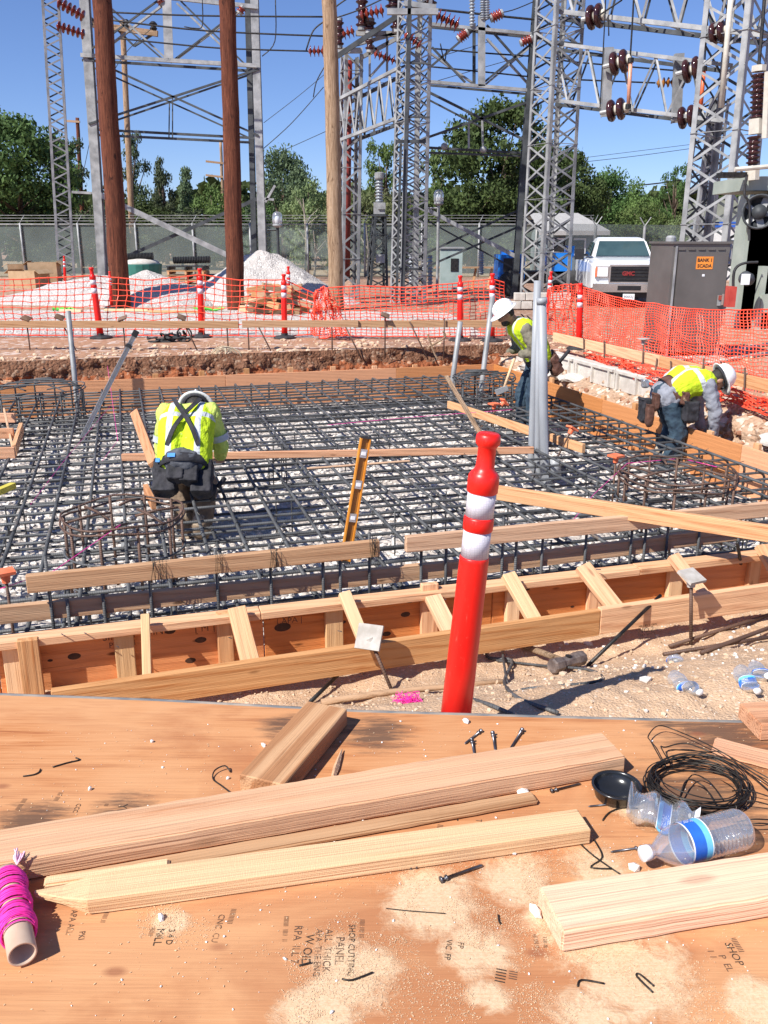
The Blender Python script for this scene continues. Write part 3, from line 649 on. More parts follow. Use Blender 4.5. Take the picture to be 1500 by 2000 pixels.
# nails, wires
DUPN = M1('nail_steel', (.09, .09, .10), (.2, .2, .22), 40., .35, .8)
def onp(pts, dz=.003): return [P(x, y, ZTB + dz) for x, y in pts]
def nail(p0, p1, label, r=.0021, lift=0.):
    a, b = P(*p0, ZTB + r + .001), P(*p1, ZTB + r + .001); b.z += lift; d = (b - a).normalized(); m = MB()
    L_ = (b - a).length
    m.lathe([(.0002, 0), (r * .9, .004), (r, .006), (r, L_ - .012), (r * 2., L_ - .0118), (r * 2., L_ - .0095), (r, L_ - .0093), (r, L_ - .003), (r * 2.2, L_ - .0028), (r * 2.2, L_)], 8, a, d)
    return m.obj('duplex_nail', DUPN, None, True, label=label, cat='nail', group='double-headed nails on the plywood')
nail((907, 1453), (940, 1427), 'double-headed nail lying leftmost of the group behind the plank')
nail((926, 1473), (921, 1447), 'short double-headed nail touching the far side of the long plank', lift=.004)
nail((967, 1466), (962, 1434), 'double-headed nail pointing at the camera behind the plank', lift=.004)
nail((996, 1463), (1020, 1427), 'double-headed nail rightmost of the group behind the plank', lift=.003)
nail((944, 1689), (860, 1719), 'big double-headed nail lying in the sawdust', .0026)
nail((1135, 1530), (1076, 1545), 'double-headed nail half under the end of the long plank')
nail((1192, 1664), (1254, 1655), 'thin nail by the cap of the water bottle', .0018)
nail((1148, 1575), (1200, 1570), 'thin nail beside the black cup', .0016)
nail((830, 1691), (800, 1694), 'nail under the near edge of the yellow stake', .0018)
WIRE = M1('tie_wire', (.018, .016, .015), (.07, .06, .05), 60., .45, .6)
def wire(name, pts, label, r=.0014, dz=.002, cat='wire', group='bits of tie wire on the plywood', lift=None):
    q = onp(pts, dz)
    if lift:
        for k, z in lift.items(): q[k].z += z
    m = MB(); m.tube(smoothpath(q, 4), r, 5); return m.obj(name, WIRE, None, True, label=label, cat=cat, group=group)
def smoothpath(p, n=5, closed=False):
    out = []; k = len(p)
    for i in range(k if closed else k - 1):
        p0 = p[(i - 1) % k] if closed or i else p[i]; p1 = p[i]; p2 = p[(i + 1) % k]; p3 = p[(i + 2) % k] if closed or i + 2 < k else p2
        for j in range(n):
            t = j / n; out.append(.5 * ((2 * p1) + (p2 - p0) * t + (2 * p0 - 5 * p1 + 4 * p2 - p3) * t * t + (3 * p1 - p0 - 3 * p2 + p3) * t ** 3))
    if not closed: out.append(p[-1])
    return out
wire('wire_clip', [(45, 1516), (65, 1513), (76, 1508), (79, 1502)], 'short curved wire piece at the far left of the plywood')
wire('wire_clip', [(103, 1498), (130, 1490), (155, 1484), (148, 1480)], 'straight wire piece with a hooked end at the left')
wire('wire_clip', [(452, 1549), (432, 1534), (416, 1521), (420, 1510), (440, 1503), (450, 1508)], 'hook-shaped wire piece left of the short block', lift={3: .006, 4: .008})
wire('wire_clip', [(584, 1886), (600, 1882), (608, 1880)], 'tiny wire piece on the printed stamp')
wire('wire_clip', [(668, 1912), (688, 1914), (728, 1899)], 'bent wire piece below the printed stamp')
wire('wire_clip', [(1128, 1926), (1136, 1914), (1180, 1921)], 'bent wire piece in the sawdust at the lower right')
wire('wire_clip', [(1275, 1938), (1244, 1907), (1250, 1903), (1277, 1926)], 'hairpin-shaped wire piece at the lower right')
wire('wire_clip', [(1128, 1643), (1160, 1672), (1212, 1708)], 'long black wire leaning past the end of the stake')
wire('wire_clip', [(1160, 1640), (1174, 1664), (1174, 1678), (1154, 1694), (1196, 1697)], 'kinked black wire crossing the long wire')
wire('wire_clip', [(1177, 1602), (1190, 1587), (1215, 1578), (1245, 1579)], 'black wire running under the crushed bottle')
wire('wire_clip', [(973, 1787), (975, 1800), (978, 1805)], 'tiny dark wire bit in the middle of the sawdust')
wire('wire_clip', [(754, 1774), (800, 1779), (870, 1784)], 'fine reddish wire on the sawdust', r=.0007)
# coil of tie wire
m = MB(); c0 = P(1357, 1548, ZTB); random.seed(3)
for k in range(17):
    rr = .069 + random.uniform(-.010, .012); ph = random.random() * 6; ox, oy = jit(.006), jit(.006); zz = .004 + .0016 * k
    pts = [c0 + V((ox + rr * 1.12 * math.cos(a) - .010 * math.sin(a), oy + rr * .98 * math.sin(a) + .012 * math.cos(a), zz + .006 * math.sin(a * 2 + ph))) for a in [i * 2 * math.pi / 36 for i in range(36)]]
    m.tube(pts, .00125, 4, closed=True)
coil = thing('wire_coil', c0, 'coil of black tie wire with loose ends on the right of the plywood', 'wire coil')
m.obj('windings', WIRE, coil, True)
for pts in ([(1300, 1500), (1272, 1462), (1266, 1440), (1285, 1427), (1320, 1432), (1380, 1462), (1450, 1500), (1520, 1530)], [(1310, 1492), (1290, 1470), (1300, 1462), (1340, 1462), (1400, 1480), (1460, 1512), (1520, 1545)], [(1330, 1485), (1400, 1478), (1450, 1503), (1520, 1560)], [(1430, 1545), (1460, 1555), (1520, 1562)], [(1435, 1568), (1470, 1576), (1520, 1578)], [(1440, 1605), (1470, 1612), (1520, 1602)], [(1445, 1615), (1480, 1620), (1520, 1612)], [(1437, 1590), (1436, 1585), (1425, 1575)], [(1310, 1495), (1302, 1478), (1335, 1468), (1390, 1470)], [(1330, 1555), (1350, 1525), (1385, 1530), (1410, 1560)], [(1325, 1570), (1340, 1535), (1375, 1540), (1400, 1575)]):
    m = MB(); q = onp(pts, .012)
    for i in range(1, len(q) - 1): q[i].z += .012 * abs(math.sin(i * 1.7))
    m.tube(smoothpath(q, 5), .0013, 4); m.obj('loose_end', WIRE, coil, True)
# black cup
m = MB(); c0 = P(1202, 1556, ZTB + .001); r = .042
m.lathe([(.0001, 0), (r * .80, 0), (r * .86, .003), (r * .97, .022), (r * 1.03, .0225), (r * 1.03, .026), (r * .94, .026), (r * .92, .022), (r * .80, .006), (.0001, .0055)], 32, c0)
m.obj('plastic_cup', M1('black_plastic', (.012, .013, .015), (.02, .021, .024), 9., .22), None, True, label='shallow black plastic cup at the end of the long plank', cat='cup')
# water bottles
def pet():
    t = NT('clear_plastic'); v0 = t.coord((1, 1, 1), 'Object')
    lw = t.n('ShaderNodeLayerWeight', {'Blend': .35}); gl = t.n('ShaderNodeBsdfGlossy', {'Color': (1, 1, 1, 1), 'Roughness': .06}); tr = t.n('ShaderNodeBsdfTransparent', {'Color': (.93, .95, .96, 1)})
    bm_ = t.n('ShaderNodeBump', {'Height': t.noise(v0, 60., 3), 'Strength': .35, 'Distance': .003}); t.put(gl.inputs['Normal'], bm_)
    mx = t.n('ShaderNodeMixShader', {0: t.math('MULTIPLY_ADD', lw.outputs['Facing'], .60, .14), 1: tr, 2: gl})
    df = t.n('ShaderNodeBsdfDiffuse', {'Color': (.85, .87, .9, 1)}); mx2 = t.n('ShaderNodeMixShader', {0: .11, 1: mx, 2: df})
    t.t.links.new(mx2.outputs[0], t.t.nodes['Material Output'].inputs['Surface']); return t.mat
PET = pet(); CAPW = M1('white_cap', (.80, .80, .80), (.86, .86, .86), 30., .4); BLUE = M1('blue_label', (.02, .10, .48), (.03, .16, .58), 25., .45); LBLUE = M1('light_blue_label', (.10, .42, .72), (.18, .55, .80), 30., .45); LWHITE = M1('white_label_print', (.8, .82, .85), (.86, .88, .9), 40., .5)
def bottle(c, axis, r, L_, label, crush=0., seed=1, n=28, name='water_bottle', group=None):
    ax = V(axis).normalized(); Mx = frame(ax).to_4x4(); Mx.translation = c
    th = thing(name, c, label, 'bottle', group)
    prof = [(.30, .0), (.30, .02), (.36, .06), (.36, .085), (.30, .09), (.34, .12), (.62, .19), (.86, .26), (.97, .32), (1, .36), (.985, .37), (.985, .56), (1, .575)]
    for k in range(9): prof += [(1, .59 + k * .038), (.955, .602 + k * .038), (1, .616 + k * .038)]
    prof += [(1, .95), (.93, .985), (.80, 1.), (.3, .985), (.0005, .97)]
    def squash(v_, sd=seed):
        if not crush: return v_
        x = v_.x / L_; k = crush * math.sin(min(1, max(0, x)) * math.pi) ** .6
        ang = 2.2 * x * crush; y, z = v_.y, v_.z * (1 - .62 * k); z -= r * .45 * k
        e = 1 + .28 * k * fbm(x * 5 + sd, math.atan2(v_.z, v_.y) * 1.2, sd, 2)
        return V((v_.x * (1 - .25 * crush), (y * math.cos(ang * .3) * (1 + .12 * k)) * e, z * e + .012 * k * math.sin(x * 14 + sd)))
    def part(pr, nm, mt, mis=None, cap=False):
        m = MB(); m.lathe([(a * r, b * L_) for a, b in pr], n, (0, 0, 0), (1, 0, 0), mis=mis, cap=cap); m.v = [tuple(Mx @ squash(V(q))) for q in m.v]
        return m.obj(nm, mt, th, True)
    part(prof, 'body', PET)
    part([(.0005, -.005), (.36, -.005), (.38, .0), (.38, .055), (.36, .06)], 'cap', CAPW)
    lb = part([(1.005, .372), (1.005, .385)] + [(1.005, .385 + .17 * i / 6) for i in range(1, 7)] + [(1.005, .565)], 'label', [LWHITE, BLUE, LBLUE], [0, 1, 1, 1, 1, 2, 2, 0])
    m = MB()                                                                       # lines of small print, too small to read
    for k in range(8):
        a0 = 1.35 + (k % 2) * .03; x = .395 + k * .013
        for j in range(7):
            if (k * 7 + j * 3) % 5 == 0: continue
            q = [V((xx * L_, r * 1.012 * math.cos(aa), r * 1.012 * math.sin(aa))) for xx, aa in ((x, a0 - j * .11), (x + .006, a0 - j * .11), (x + .006, a0 - j * .11 - .08), (x, a0 - j * .11 - .08))]
            m.add([Mx @ squash(w_) for w_ in q], [(0, 1, 2, 3)])
    m.obj('label_print', LWHITE, th, kind='stuff'); return th
zc = ZTB + .033
bottle(P(1255, 1668, zc), P(1452, 1617, zc) - P(1255, 1668, zc), .0325, (P(1452, 1617, zc) - P(1255, 1668, zc)).length, 'clear empty water bottle with blue label lying on the plywood')
bottle(P(1366, 1592, ZTB + .03), P(1240, 1560, ZTB + .034) - P(1366, 1592, ZTB + .03), .036, .150, 'crushed clear water bottle beside the black cup', .95, 5)
# spool of pink string
a, b = P(14, 1708, ZTB + .025), P(44, 1864, ZTB + .023); ax = (b - a).normalized(); L_ = (b - a).length
sp = thing('string_spool', a, 'spool of bright pink string on a cardboard tube at the left edge', 'string spool')
CARD = M1('cardboard_tube', (.52, .36, .26), (.62, .46, .35), 20., .85)
m = MB(); r = .019; m.lathe([(r * .84, 0), (r, 0), (r, L_), (r * .84, L_), (r * .84, L_ - .05), (.0005, L_ - .05)], 28, a, ax); m.obj('tube', CARD, sp, True)
F3 = frame(ax); m = MB(); random.seed(9)
for k in range(64):
    x0 = .008 + (k / 64) * (L_ - .048); tilt = random.uniform(-.42, .42) if k % 3 else .05
    if .30 < k / 64 < .34 or .68 < k / 64 < .76: continue
    rr = r + .0015 + .0045 * abs(math.sin(k / 64 * 9)) + jit(.0008)
    pts = [a + F3 @ V((x0 + tilt * rr * math.sin(t_), rr * math.cos(t_), rr * math.sin(t_))) for t_ in [i * 2 * math.pi / 20 for i in range(20)]]
    m.tube(pts, .0013, 4, closed=True)
m.obj('windings', PINK, sp, True)
m = MB()
for k in range(14):
    q = a + F3 @ V((.0, r * .8, .012)); e = q + V((jit(.012), .012 + jit(.008), .012 + jit(.008))); m.tube([q, q.lerp(e, .5) + V((jit(.003), 0, .003)), e], .0011, 4)
q0 = a + F3 @ V((L_ * .60, -r * 1.1, .006))
for k in range(10): m.tube([q0, q0 + V((.008 + jit(.005), jit(.006), jit(.006)))], .001, 4)
m.obj('frayed_end', M1('frayed_pink', (.9, .45, .62), (.95, .7, .8), 90., .8), sp, kind='stuff')
# pebbles
WPEB = M1('white_pebble', (.72, .69, .66), (.88, .86, .84), 30., .8, bump=.3, bscale=120)
for px, py, rp, lb in ((910, 1412, 7, 'white pebble behind the long plank near the delineator'), (1022, 1553, 11, 'white pebble at the near side of the long plank'), (1045, 1785, 13, 'white stone left of the lower right offcut'), (1238, 1700, 11, 'white stone under the cap of the water bottle'), (1003, 1667, 6, 'small pebble near the end of the yellow stake'), (315, 1795, 7, 'white pebble on the sawdust left of centre'), (445, 1522, 4, 'small pebble inside the hooked wire'), (1227, 1588, 5, 'small round pebble beside the crushed bottle'), (648, 1978, 4, 'dark-sided pebble at the bottom of the picture'), (556, 1874, 4, 'small pebble on the printed stamp'), (297, 1450, 4, 'tiny pebble in the upper left of the plywood'), (176, 1543, 5, 'small pebble near the left stamp'), (515, 1458, 5, 'small pebble left of the short block')):
    q = P(px, py, ZTB); r = rp / 1150 * (q - O).length / 1.4
    st = stones('pebble', [(0, 0, 0, 1)], WPEB, px, None, label=lb, cat='pebble', group='pebbles on the plywood')
    Mx = Matrix.Translation((q.x, q.y, ZTB + r * .55)) @ Matrix.Scale(r, 4); st.matrix_basis = Mx
m = MB()
rng = np.random.default_rng(8); stones('grit', [(x, y, ZTB + .001, r) for x, y, r in zip((rng.random(420) - .5) * 1.7, .8 + .78 * rng.random(420), .0008 + .0018 * rng.random(420) ** 3)], WPEB, 77, kind='stuff')
# ================================================================ MIDDLE GROUND: boards, stakes, delineators, conduits, nets
random.seed(11)
def plank(name, a, b, wd, h, m, label, up=(0, 0, 1), cat='board', group=None, parent=None):
    return lumber(name, a, b, wd, h, m, parent, up, label=label, cat=cat, group=group)
# screed rails tied to rebar stakes just inside the near form
TS = 4.17
sd = thing('screed_rail', S(1, TS + .03, ZG), 'pair of tied rails on short rebar pins along the near form', 'screed rail')
def rail(x0, y0, x1, y1, t, m, hh=.089):
    a, b = T(x0, y0, t), T(x1, y1, t); lumber('rail_board', a - V((0, 0, hh / 2)), b - V((0, 0, hh / 2)), .038, hh, m, sd)
W_MID = wood('lumber_mid', (.58, .36, .21), (.37, .18, .09), knots=.9)
rail(50, 1123, 740, 1054, TS, W_MID); rail(792, 1047, 1560, 975, TS, W_MID)
TSB = TS + .062
rail(-60, 1190, 903, 1093, TSB, W_MID); rail(880, 1098, 1310, 1045, TSB - .0005, W_OLD); rail(1300, 1044, 1560, 1012, TSB, W_OLD)
for px, y0, y1 in ((105, 1085, 1225), (137, 1170, 1225), (205, 1160, 1200), (297, 1083, 1190), (427, 1070, 1180), (531, 1063, 1172), (632, 1085, 1162), (665, 1085, 1152), (722, 1040, 1150), (822, 1068, 1142), (870, 1060, 1140), (980, 1010, 1110), (1006, 1038, 1115), (1057, 1020, 1108), (1142, 1015, 1092), (1230, 1008, 1090), (1257, 1005, 1085), (1300, 1000, 1082), (1362, 1005, 1078), (1440, 990, 1070)):
    a, b = T(px, y0, TS + .031), T(px, y1, TS + .031); b.z = max(-.59, b.z)
    bar('pin', [V((b.x, b.y, -.6)), V((b.x, b.y, a.z))], .0085, REBAR, sd)
def tie(px, py, t):
    m = MB(); c = T(px, py, t)
    for k in range(4):
        o_ = jit(.014); m.tube(smoothpath([c + E1 * (o_ + jit(.006)) + V((0, 0, .055)) - E2 * .0, c + E1 * (o_ + jit(.01)) - E2 * .028 + V((0, 0, .02)), c + E1 * (o_ + jit(.01)) - E2 * .028 - V((0, 0, .05)), c + E1 * o_ + V((0, 0, -.07))], 4), .0013, 4)
    m.tube([c - E2 * .024, c + E1 * .05 - E2 * .045 - V((0, 0, .03)), c + E1 * .07 - E2 * .05 - V((0, 0, .06))], .0012, 4)
    m.obj('wire_tie', WIRE, sd, True)
for px, py in ((302, 1112), (318, 1112), (425, 1095), (531, 1088), (545, 1090), (730, 1065), (726, 1070)): tie(px, py, TS - .001)
# loose boards
plank('long_board', P(972, 962, .105), P(1620, 1060, .128), .038, .089, W_NEW, 'long pale board lying diagonally over the rails at the right', up=(0, 0, 1))
plank('straightedge_board', P(238, 893, -.215), P(1042, 879, -.215), .038, .06, W_RED, 'long thin board lying across the rebar in front of the worker')
plank('short_board', P(262, 803, -.05), P(300, 905, -.13), .04, .085, W_RED, 'short board slanting down beside the left worker', up=(1, 0, .6))
plank('short_board', P(876, 790, -.22), P(1140, 876, -.22), .038, .085, W_NEW, 'pale board lying on the rebar behind the tall delineator')
plank('short_board', P(285, 955, -.23), P(300, 985, -.23), .038, .08, W_RED, 'end of a small board sticking out under the tool pouch')
plank('lath_strip', A(872, 735, 8.3), A(940, 850, 7.3), .04, .02, W_POLE_T, 'weathered wooden lath propped up behind the delineator top', cat='lath')
plank('lath_strip', P(600, 915, -.24), P(800, 900, -.24), .03, .012, W_OLD, 'thin brown lath lying on the rebar at centre', cat='lath')
bx = thing('blockout_form', P(0, 860, -.25), 'stepped pieces of nailed lumber at the left edge of the rebar', 'formwork')
for (x0, y0, x1, y1) in ((-40, 808, 30, 808), (-40, 840, 27, 838), (-40, 878, 30, 876)): lumber('board', P(x0, y0 + 8, -.2), P(x1, y1 + 8, -.2), .038, .10, W_RED, bx)
lumber('board', P(28, 880, -.2), P(42, 835, -.2), .038, .10, W_NEW, bx)
lumber('board', P(8, 800, -.1), P(26, 880, -.28), .02, .04, W_OLD, bx)
m = MB(); a, b = P(-30, 972, -.2), P(26, 948, -.2); m.beam(a, b, .05, .045); m.obj('yellow_bar', M1('yellow_paint', (.62, .52, .06), (.7, .6, .1), 9., .5), label='yellow painted bar lying at the left edge of the rebar', cat='bar')
# spirit level leaning on the rail
ORG = M1('orange_level', (.62, .22, .02), (.72, .30, .04), 9., .4)
a, b = T(674, 1096, TS + .10), T(714, 856, TS + .16); lv = thing('spirit_level', a, 'orange spirit level leaning upright against the near rail', 'level')
d = (b - a).normalized(); F3 = frame(d, -E2)
def lb_(x, y, z, sx, sy, sz, nm, mt, par=None): 
    m = MB(); m.box(a + F3 @ V((x, y, z)), (sx, sy, sz), F3); return m.obj(nm, mt, par or lv)
L_ = (b - a).length
lb_(L_ / 2, -.024, 0, L_, .008, .024, 'flange', ORG); lb_(L_ / 2, .024, 0, L_, .008, .024, 'flange', ORG)
lb_(L_ / 2, 0, -.004, L_ - .002, .040, .006, 'web', M1('level_web', (.25, .11, .02), (.34, .16, .03), 9., .5))
lb_(L_ + .004, 0, 0, .01, .056, .026, 'end_cap', BLKR); lb_(-.004, 0, 0, .01, .056, .026, 'end_cap', BLKR)
for x in (.13, .36, .63, .88): v_ = lb_(L_ * x, 0, .006, .045, .036, .012, 'vial', ALU); lb_(L_ * x, 0, .014, .018, .022, .004, 'vial_glass', LWHITE, v_)
# delineators
def delineator(base, top, sc_=1., label='', base_r=.19, fat=1., nobase=False):
    th = thing('delineator_post', base, label, 'delineator', 'orange delineator posts')
    base, top = V(base), V(top); ax = (top - base); H = ax.length; ax.normalize(); k = H / 1.07
    def part(pr, nm, mt, par=th, n=28): m = MB(); m.lathe([(r_ * fat * k, z * H) for r_, z in pr], n, base, ax); return m.obj(nm, mt, par, True)
    part([(.051, .02), (.0485, .3), (.046, .625), (.0455, .633), (.0435, .636)], 'post', RED)
    part([(.0435, .636), (.043, .715)], 'reflective_band', WHITE)
    part([(.043, .715), (.0465, .719), (.047, .735), (.0465, .752), (.0435, .758)], 'collar', RED)
    part([(.0435, .758), (.0435, .828)], 'reflective_band', WHITE)
    part([(.0435, .828), (.0475, .832), (.048, .862), (.0465, .878), (.040, .888), (.032, .895), (.0285, .905), (.0272, .935), (.0272, .958), (.031, .964), (.0365, .970), (.0375, .982), (.036, .994), (.030, 1.0), (.0001, 1.0)], 'grip', RED)
    if not nobase:
        m = MB(); m.lathe([(base_r, 0), (base_r, .02), (base_r * .8, .045), (.06, .055), (.06, .09)], 10, V((base.x, base.y, base.z))); m.obj('base', BLKR, th)
    return th
delineator((.225, 2.52, .0), A(955, 846, 2.52), label='tall red-orange delineator post with two white bands in the foreground', fat=1.0)
for px, py0, px1, py1, lb in ((197, 661, 178, 522, 'leaning delineator post at the left end of the net'), (394, 659, 390, 524, 'delineator post between the two brown poles in front of the net'), (556, 661, 554, 535, 'delineator post right of the second brown pole'), (898, 666, 899, 538, 'delineator post behind a grey conduit in the middle of the net'), (960, 667, 962, 534, 'delineator post above the white hard hat of the standing worker'), (1130, 682, 1134, 553, 'delineator post at the corner of the right-hand net')):
    q = P(px, py0, 0); delineator(q, A(px1, py1, q.y), label=lb, fat=1.02)
for px, py0, px1, py1, lb in ((128, 560, 125, 500, 'small distant delineator post inside the slim lattice mast'), (218, 603, 214, 530, 'delineator post half hidden behind the first brown pole'), (564, 612, 563, 520, 'delineator post behind the one right of the second brown pole'), (1066, 626, 1077, 530, 'tilted orange delineator post behind the standing worker')):
    q = P(px, py0, 0); delineator(q, A(px1, py1, q.y), label=lb, fat=1.0)
# steel stakes with square caps
CAPG = M1('dusty_plastic_cap', (.36, .33, .29), (.52, .49, .45), 14., .9, bump=.4, bscale=80)
CAPO = M1('orange_plastic_cap', (.80, .16, .06), (.88, .22, .10), 14., .6)
def capstake(base, top, label, mt, cs=.10, r=.008, nrm=None, rm=RUST, thin=.016, group='capped steel stakes'):
    th = thing('capped_stake', base, label, 'stake', group); base, top = V(base), V(top); d = (top - base).normalized()
    bar('rod', [base, top], r, rm, th)
    m = MB(); F3 = frame(d, (.3, .2, 1)) if nrm is None else frame(nrm); m.box(top + F3 @ V((thin / 2, 0, 0)), (thin, cs, cs), F3)
    cap_ = m.obj('cap', mt, th); m = MB(); m.lathe([(.020, -.05), (.026, -.004)], 10, top, d); m.obj('cap_sleeve', mt, cap_); return th
a = T(775, 1372, KT - .22); b = T(722, 1245, KT - .075)
capstake(a, b, 'rusty stake with a grey square cap leaning on the kicker plank at centre', CAPG, .118, .0085, nrm=V((-.25, -.80, .62)))
a = T(1343, 1315, KT - .12); b = T(1350, 1128, KT - .06); a.z = -.40
capstake(a, b, 'rusty upright stake with a worn round-edged cap at the right of the kicker plank', CAPG, .105, .0095, nrm=V((.15, -.3, .95)))
a = P(10, 1215, -.55); b = P(10, 1120, -.02); capstake(V((b.x, b.y, -.6)), b, 'short pin with an orange cap at the left edge of the rebar', CAPO, .09, .008)
b = P(1203, 892, -.1); capstake(V((b.x, b.y, -.6)), b, 'pin with an orange square cap at the left of the right cage', CAPO, .10, .008)
b = P(965, 790, -.14); capstake(V((b.x, b.y, -.6)), b, 'pin with an orange cap behind the pale board', CAPO, .10, .008)
b = P(984, 786, -.12); capstake(P(925, 850, -.45), b, 'slanted pin with an orange cap behind the lath', CAPO, .09, .008)
b = P(1117, 838, -.08); capstake(P(1070, 930, -.5), b, 'slanted pin with an orange cap in front of the right form', CAPO, .09, .008)
# the far rail on its stakes
YR = 13.35
fr = thing('far_rail', A(400, 690, YR), 'long brown rail on steel stakes along the far bank', 'screed rail')
for x0, x1, y0, y1, dy in ((-60, 466, 633, 634, 0), (473, 700, 633, 632, .03), (690, 985, 633, 632, .09)):
    lumber('rail_board', A(x0, y0, YR + dy), A(x1, y1, YR + dy + .02), .038, .105, W_OLD, fr)
for px, top in ((52, 628), (117, 626), (240, 628), (355, 626), (443, 630), (484, 632), (500, 632), (648, 632), (670, 632), (752, 622), (800, 632), (868, 625)):
    q = A(px, top, YR + .05); e = 0 if px in (52, 240, 443, 484, 648, 752, 868) else .28
    bar('stake', [V((q.x + e, YR + .05 - e * .3, -.12)), q + V((0, 0, .03))], .011, RUST, fr)
    if px in (52, 117, 240, 355, 752):
        m = MB(); m.lathe([(.09, .0), (.095, .018), (.03, .03)], 4, q + V((0, 0, .04)), (jit(.4), -.3, .8)); m.obj('stake_cap', W_DRK, fr)
# the right rail
SRR = 6.12
rr_ = thing('right_rail', S(SRR, 9, 0), 'long tan rail on steel stakes along the right bank', 'screed rail')
for x0, y0, x1, y1 in ((1082, 656, 1290, 703), (1291, 704, 1570, 767)):
    a, b = SS(x0, y0, SRR), SS(x1, y1, SRR); lumber('rail_board', a - V((0, 0, .015)), b - V((0, 0, .015)), .038, .13, W_NEW, rr_)
for px, y0, y1 in ((1140, 660, 730), (1180, 665, 760), (1257, 665, 770), (1283, 700, 740), (1310, 705, 740), (1375, 700, 735), (1455, 718, 780)):
    a, b = SS(px, y0, SRR - .04), SS(px + jit(6), y1, SRR - .04); b.z = -.15
    bar('stake', [b, a], .010, RUST, rr_)
m = MB(); q = SS(1257, 664, SRR - .04); m.lathe([(.02, -.06), (.03, 0), (.075, .01), (.075, .02)], 12, q); m.obj('stake_cap', CAPG, rr_)
# concrete trench kerb on the right bank
kb_ = thing('concrete_kerb', S(5.95, 10, -.1), 'grey concrete trench kerb with panel ribs on the right bank', 'kerb')
for k in range(4):
    t0 = 8.6 + k * 1.05; lumber('kerb_block', S(5.93, t0 + .01, -.06), S(5.93, t0 + 1.04, -.06), .16, .26, CONC, kb_, bev=.01)
    for e in (.1, .5, .9): m = MB(); m.beam(S(5.845, t0 + e * 1.05, -.17), S(5.845, t0 + e * 1.05, .05), .03, .06, E1); m.obj('rib', CONC, kb_)
    m = MB(); m.beam(S(5.84, t0 + .02, .045), S(5.84, t0 + 1.03, .045), .04, .03); m.obj('ledge', CONC, kb_)
# rubble of broken concrete on the right bank
for i, (s_, t_, r_) in enumerate(((5.75, 11.6, .28), (5.6, 11.0, .2), (5.8, 10.6, .16), (5.8, 7.4, .14), (5.9, 8.0, .17), (5.8, 6.6, .14))):
    q = S(s_, t_, -.18); st = stones('concrete_lump', [(0, 0, 0, 1)], CONC, 40 + i, None, label=('pale lump of broken concrete by the standing worker', 'smaller concrete lump in front of the trench kerb', 'rounded concrete lump against the trench kerb', 'concrete lump right of the bending worker', 'big concrete lump behind the bending worker', 'concrete lump near the right edge of the form')[i], cat='rubble')
    bm = bmesh.new(); bm.from_mesh(st.data); bmesh.ops.subdivide_edges(bm, edges=bm.edges[:], cuts=2, use_grid_fill=True)
    for v_ in bm.verts: v_.co *= 1 + .25 * fbm(v_.co.x * 2 + i, v_.co.y * 2, v_.co.z * 2)
    bm.to_mesh(st.data); bm.free(); st.matrix_basis = Matrix.Translation(q) @ Matrix.Diagonal((r_ * 1.3, r_ * 1.3, r_ * .6, 1))
# conduits
def conduit(pts, r, label, m=PVC, bell=None, n=16):
    th = thing('conduit', pts[0], label, 'conduit', 'conduits rising out of the mat'); mb = MB(); mb.tube(pts, r, n); mb.obj('pipe', m, th, True)
    if bell is not None:
        for (z0, z1) in bell:
            a, b = V(pts[0]).lerp(V(pts[-1]), z0), V(pts[0]).lerp(V(pts[-1]), z1); mb = MB(); mb.tube([a, b], r * 1.16, n); mb.obj('bell_end', m, th, True)
    return th
YC = 8.0
for x0, y0, x1, y1, rp, lb, dy, bl in ((1037, 905, 1050, 548, 6.6, 'tallest grey conduit, leftmost of three beside the standing worker', .10, [(.06, .16)]), (1049, 915, 1054, 600, 6., 'grey conduit squeezed between the two thicker ones', -.02, [(.05, .13)]), (1064, 945, 1058, 582, 8.6, 'thick grey conduit, rightmost of three beside the standing worker', -.12, [(.07, .17), (.97, 1.0)])):
    a, b = A(x0, y0, YC + dy), A(x1, y1, YC + dy); k = (V((a.x, a.y, a.z)) - O).length / FOC; e = a + (a - b).normalized() * .25
    conduit([V((e.x + .1, e.y, -.62)), a, a.lerp(b, .5), b], rp * k, lb, bell=bl)
for x0, y0, x1, y1, rp, lb, Y in ((151, 790, 133, 607, 4.6, 'thin grey conduit standing left of the strut', 11.0), (884, 742, 899, 628, 5, 'thin conduit in front of the middle delineator', 11.6), (938, 775, 962, 580, 5, 'thin conduit just left of the standing worker', 11.2)):
    a, b = A(x0, y0, Y), A(x1, y1, Y); k = (a - O).length / FOC; conduit([V((a.x, a.y, -.62)), a, b], rp * k, lb, STEEL, n=10)
a, b = P(160, 855, -.27), A(266, 648, 8.6); m = MB(); F3 = frame(b - a, -E2)
st_ = thing('strut_channel', a, 'slotted metal strut leaning over the rebar at the left', 'strut')
for y in (-.02, .02): m = MB(); m.box((a + b) / 2 + F3 @ V((0, y, 0)), ((b - a).length, .004, .042), F3); m.obj('flange', ALU, st_)
m = MB(); m.box((a + b) / 2 + F3 @ V((0, 0, -.019)), ((b - a).length, .036, .004), F3); m.obj('web', ALU, st_)
m = MB(); m.box(b + F3 @ V((-.02, 0, 0)), (.06, .055, .055), F3); m.obj('end_cap', BLKR, st_)
m = MB(); m.box(a.lerp(b, .87), (.03, .06, .06), F3); m.obj('clamp', BLKR, st_)
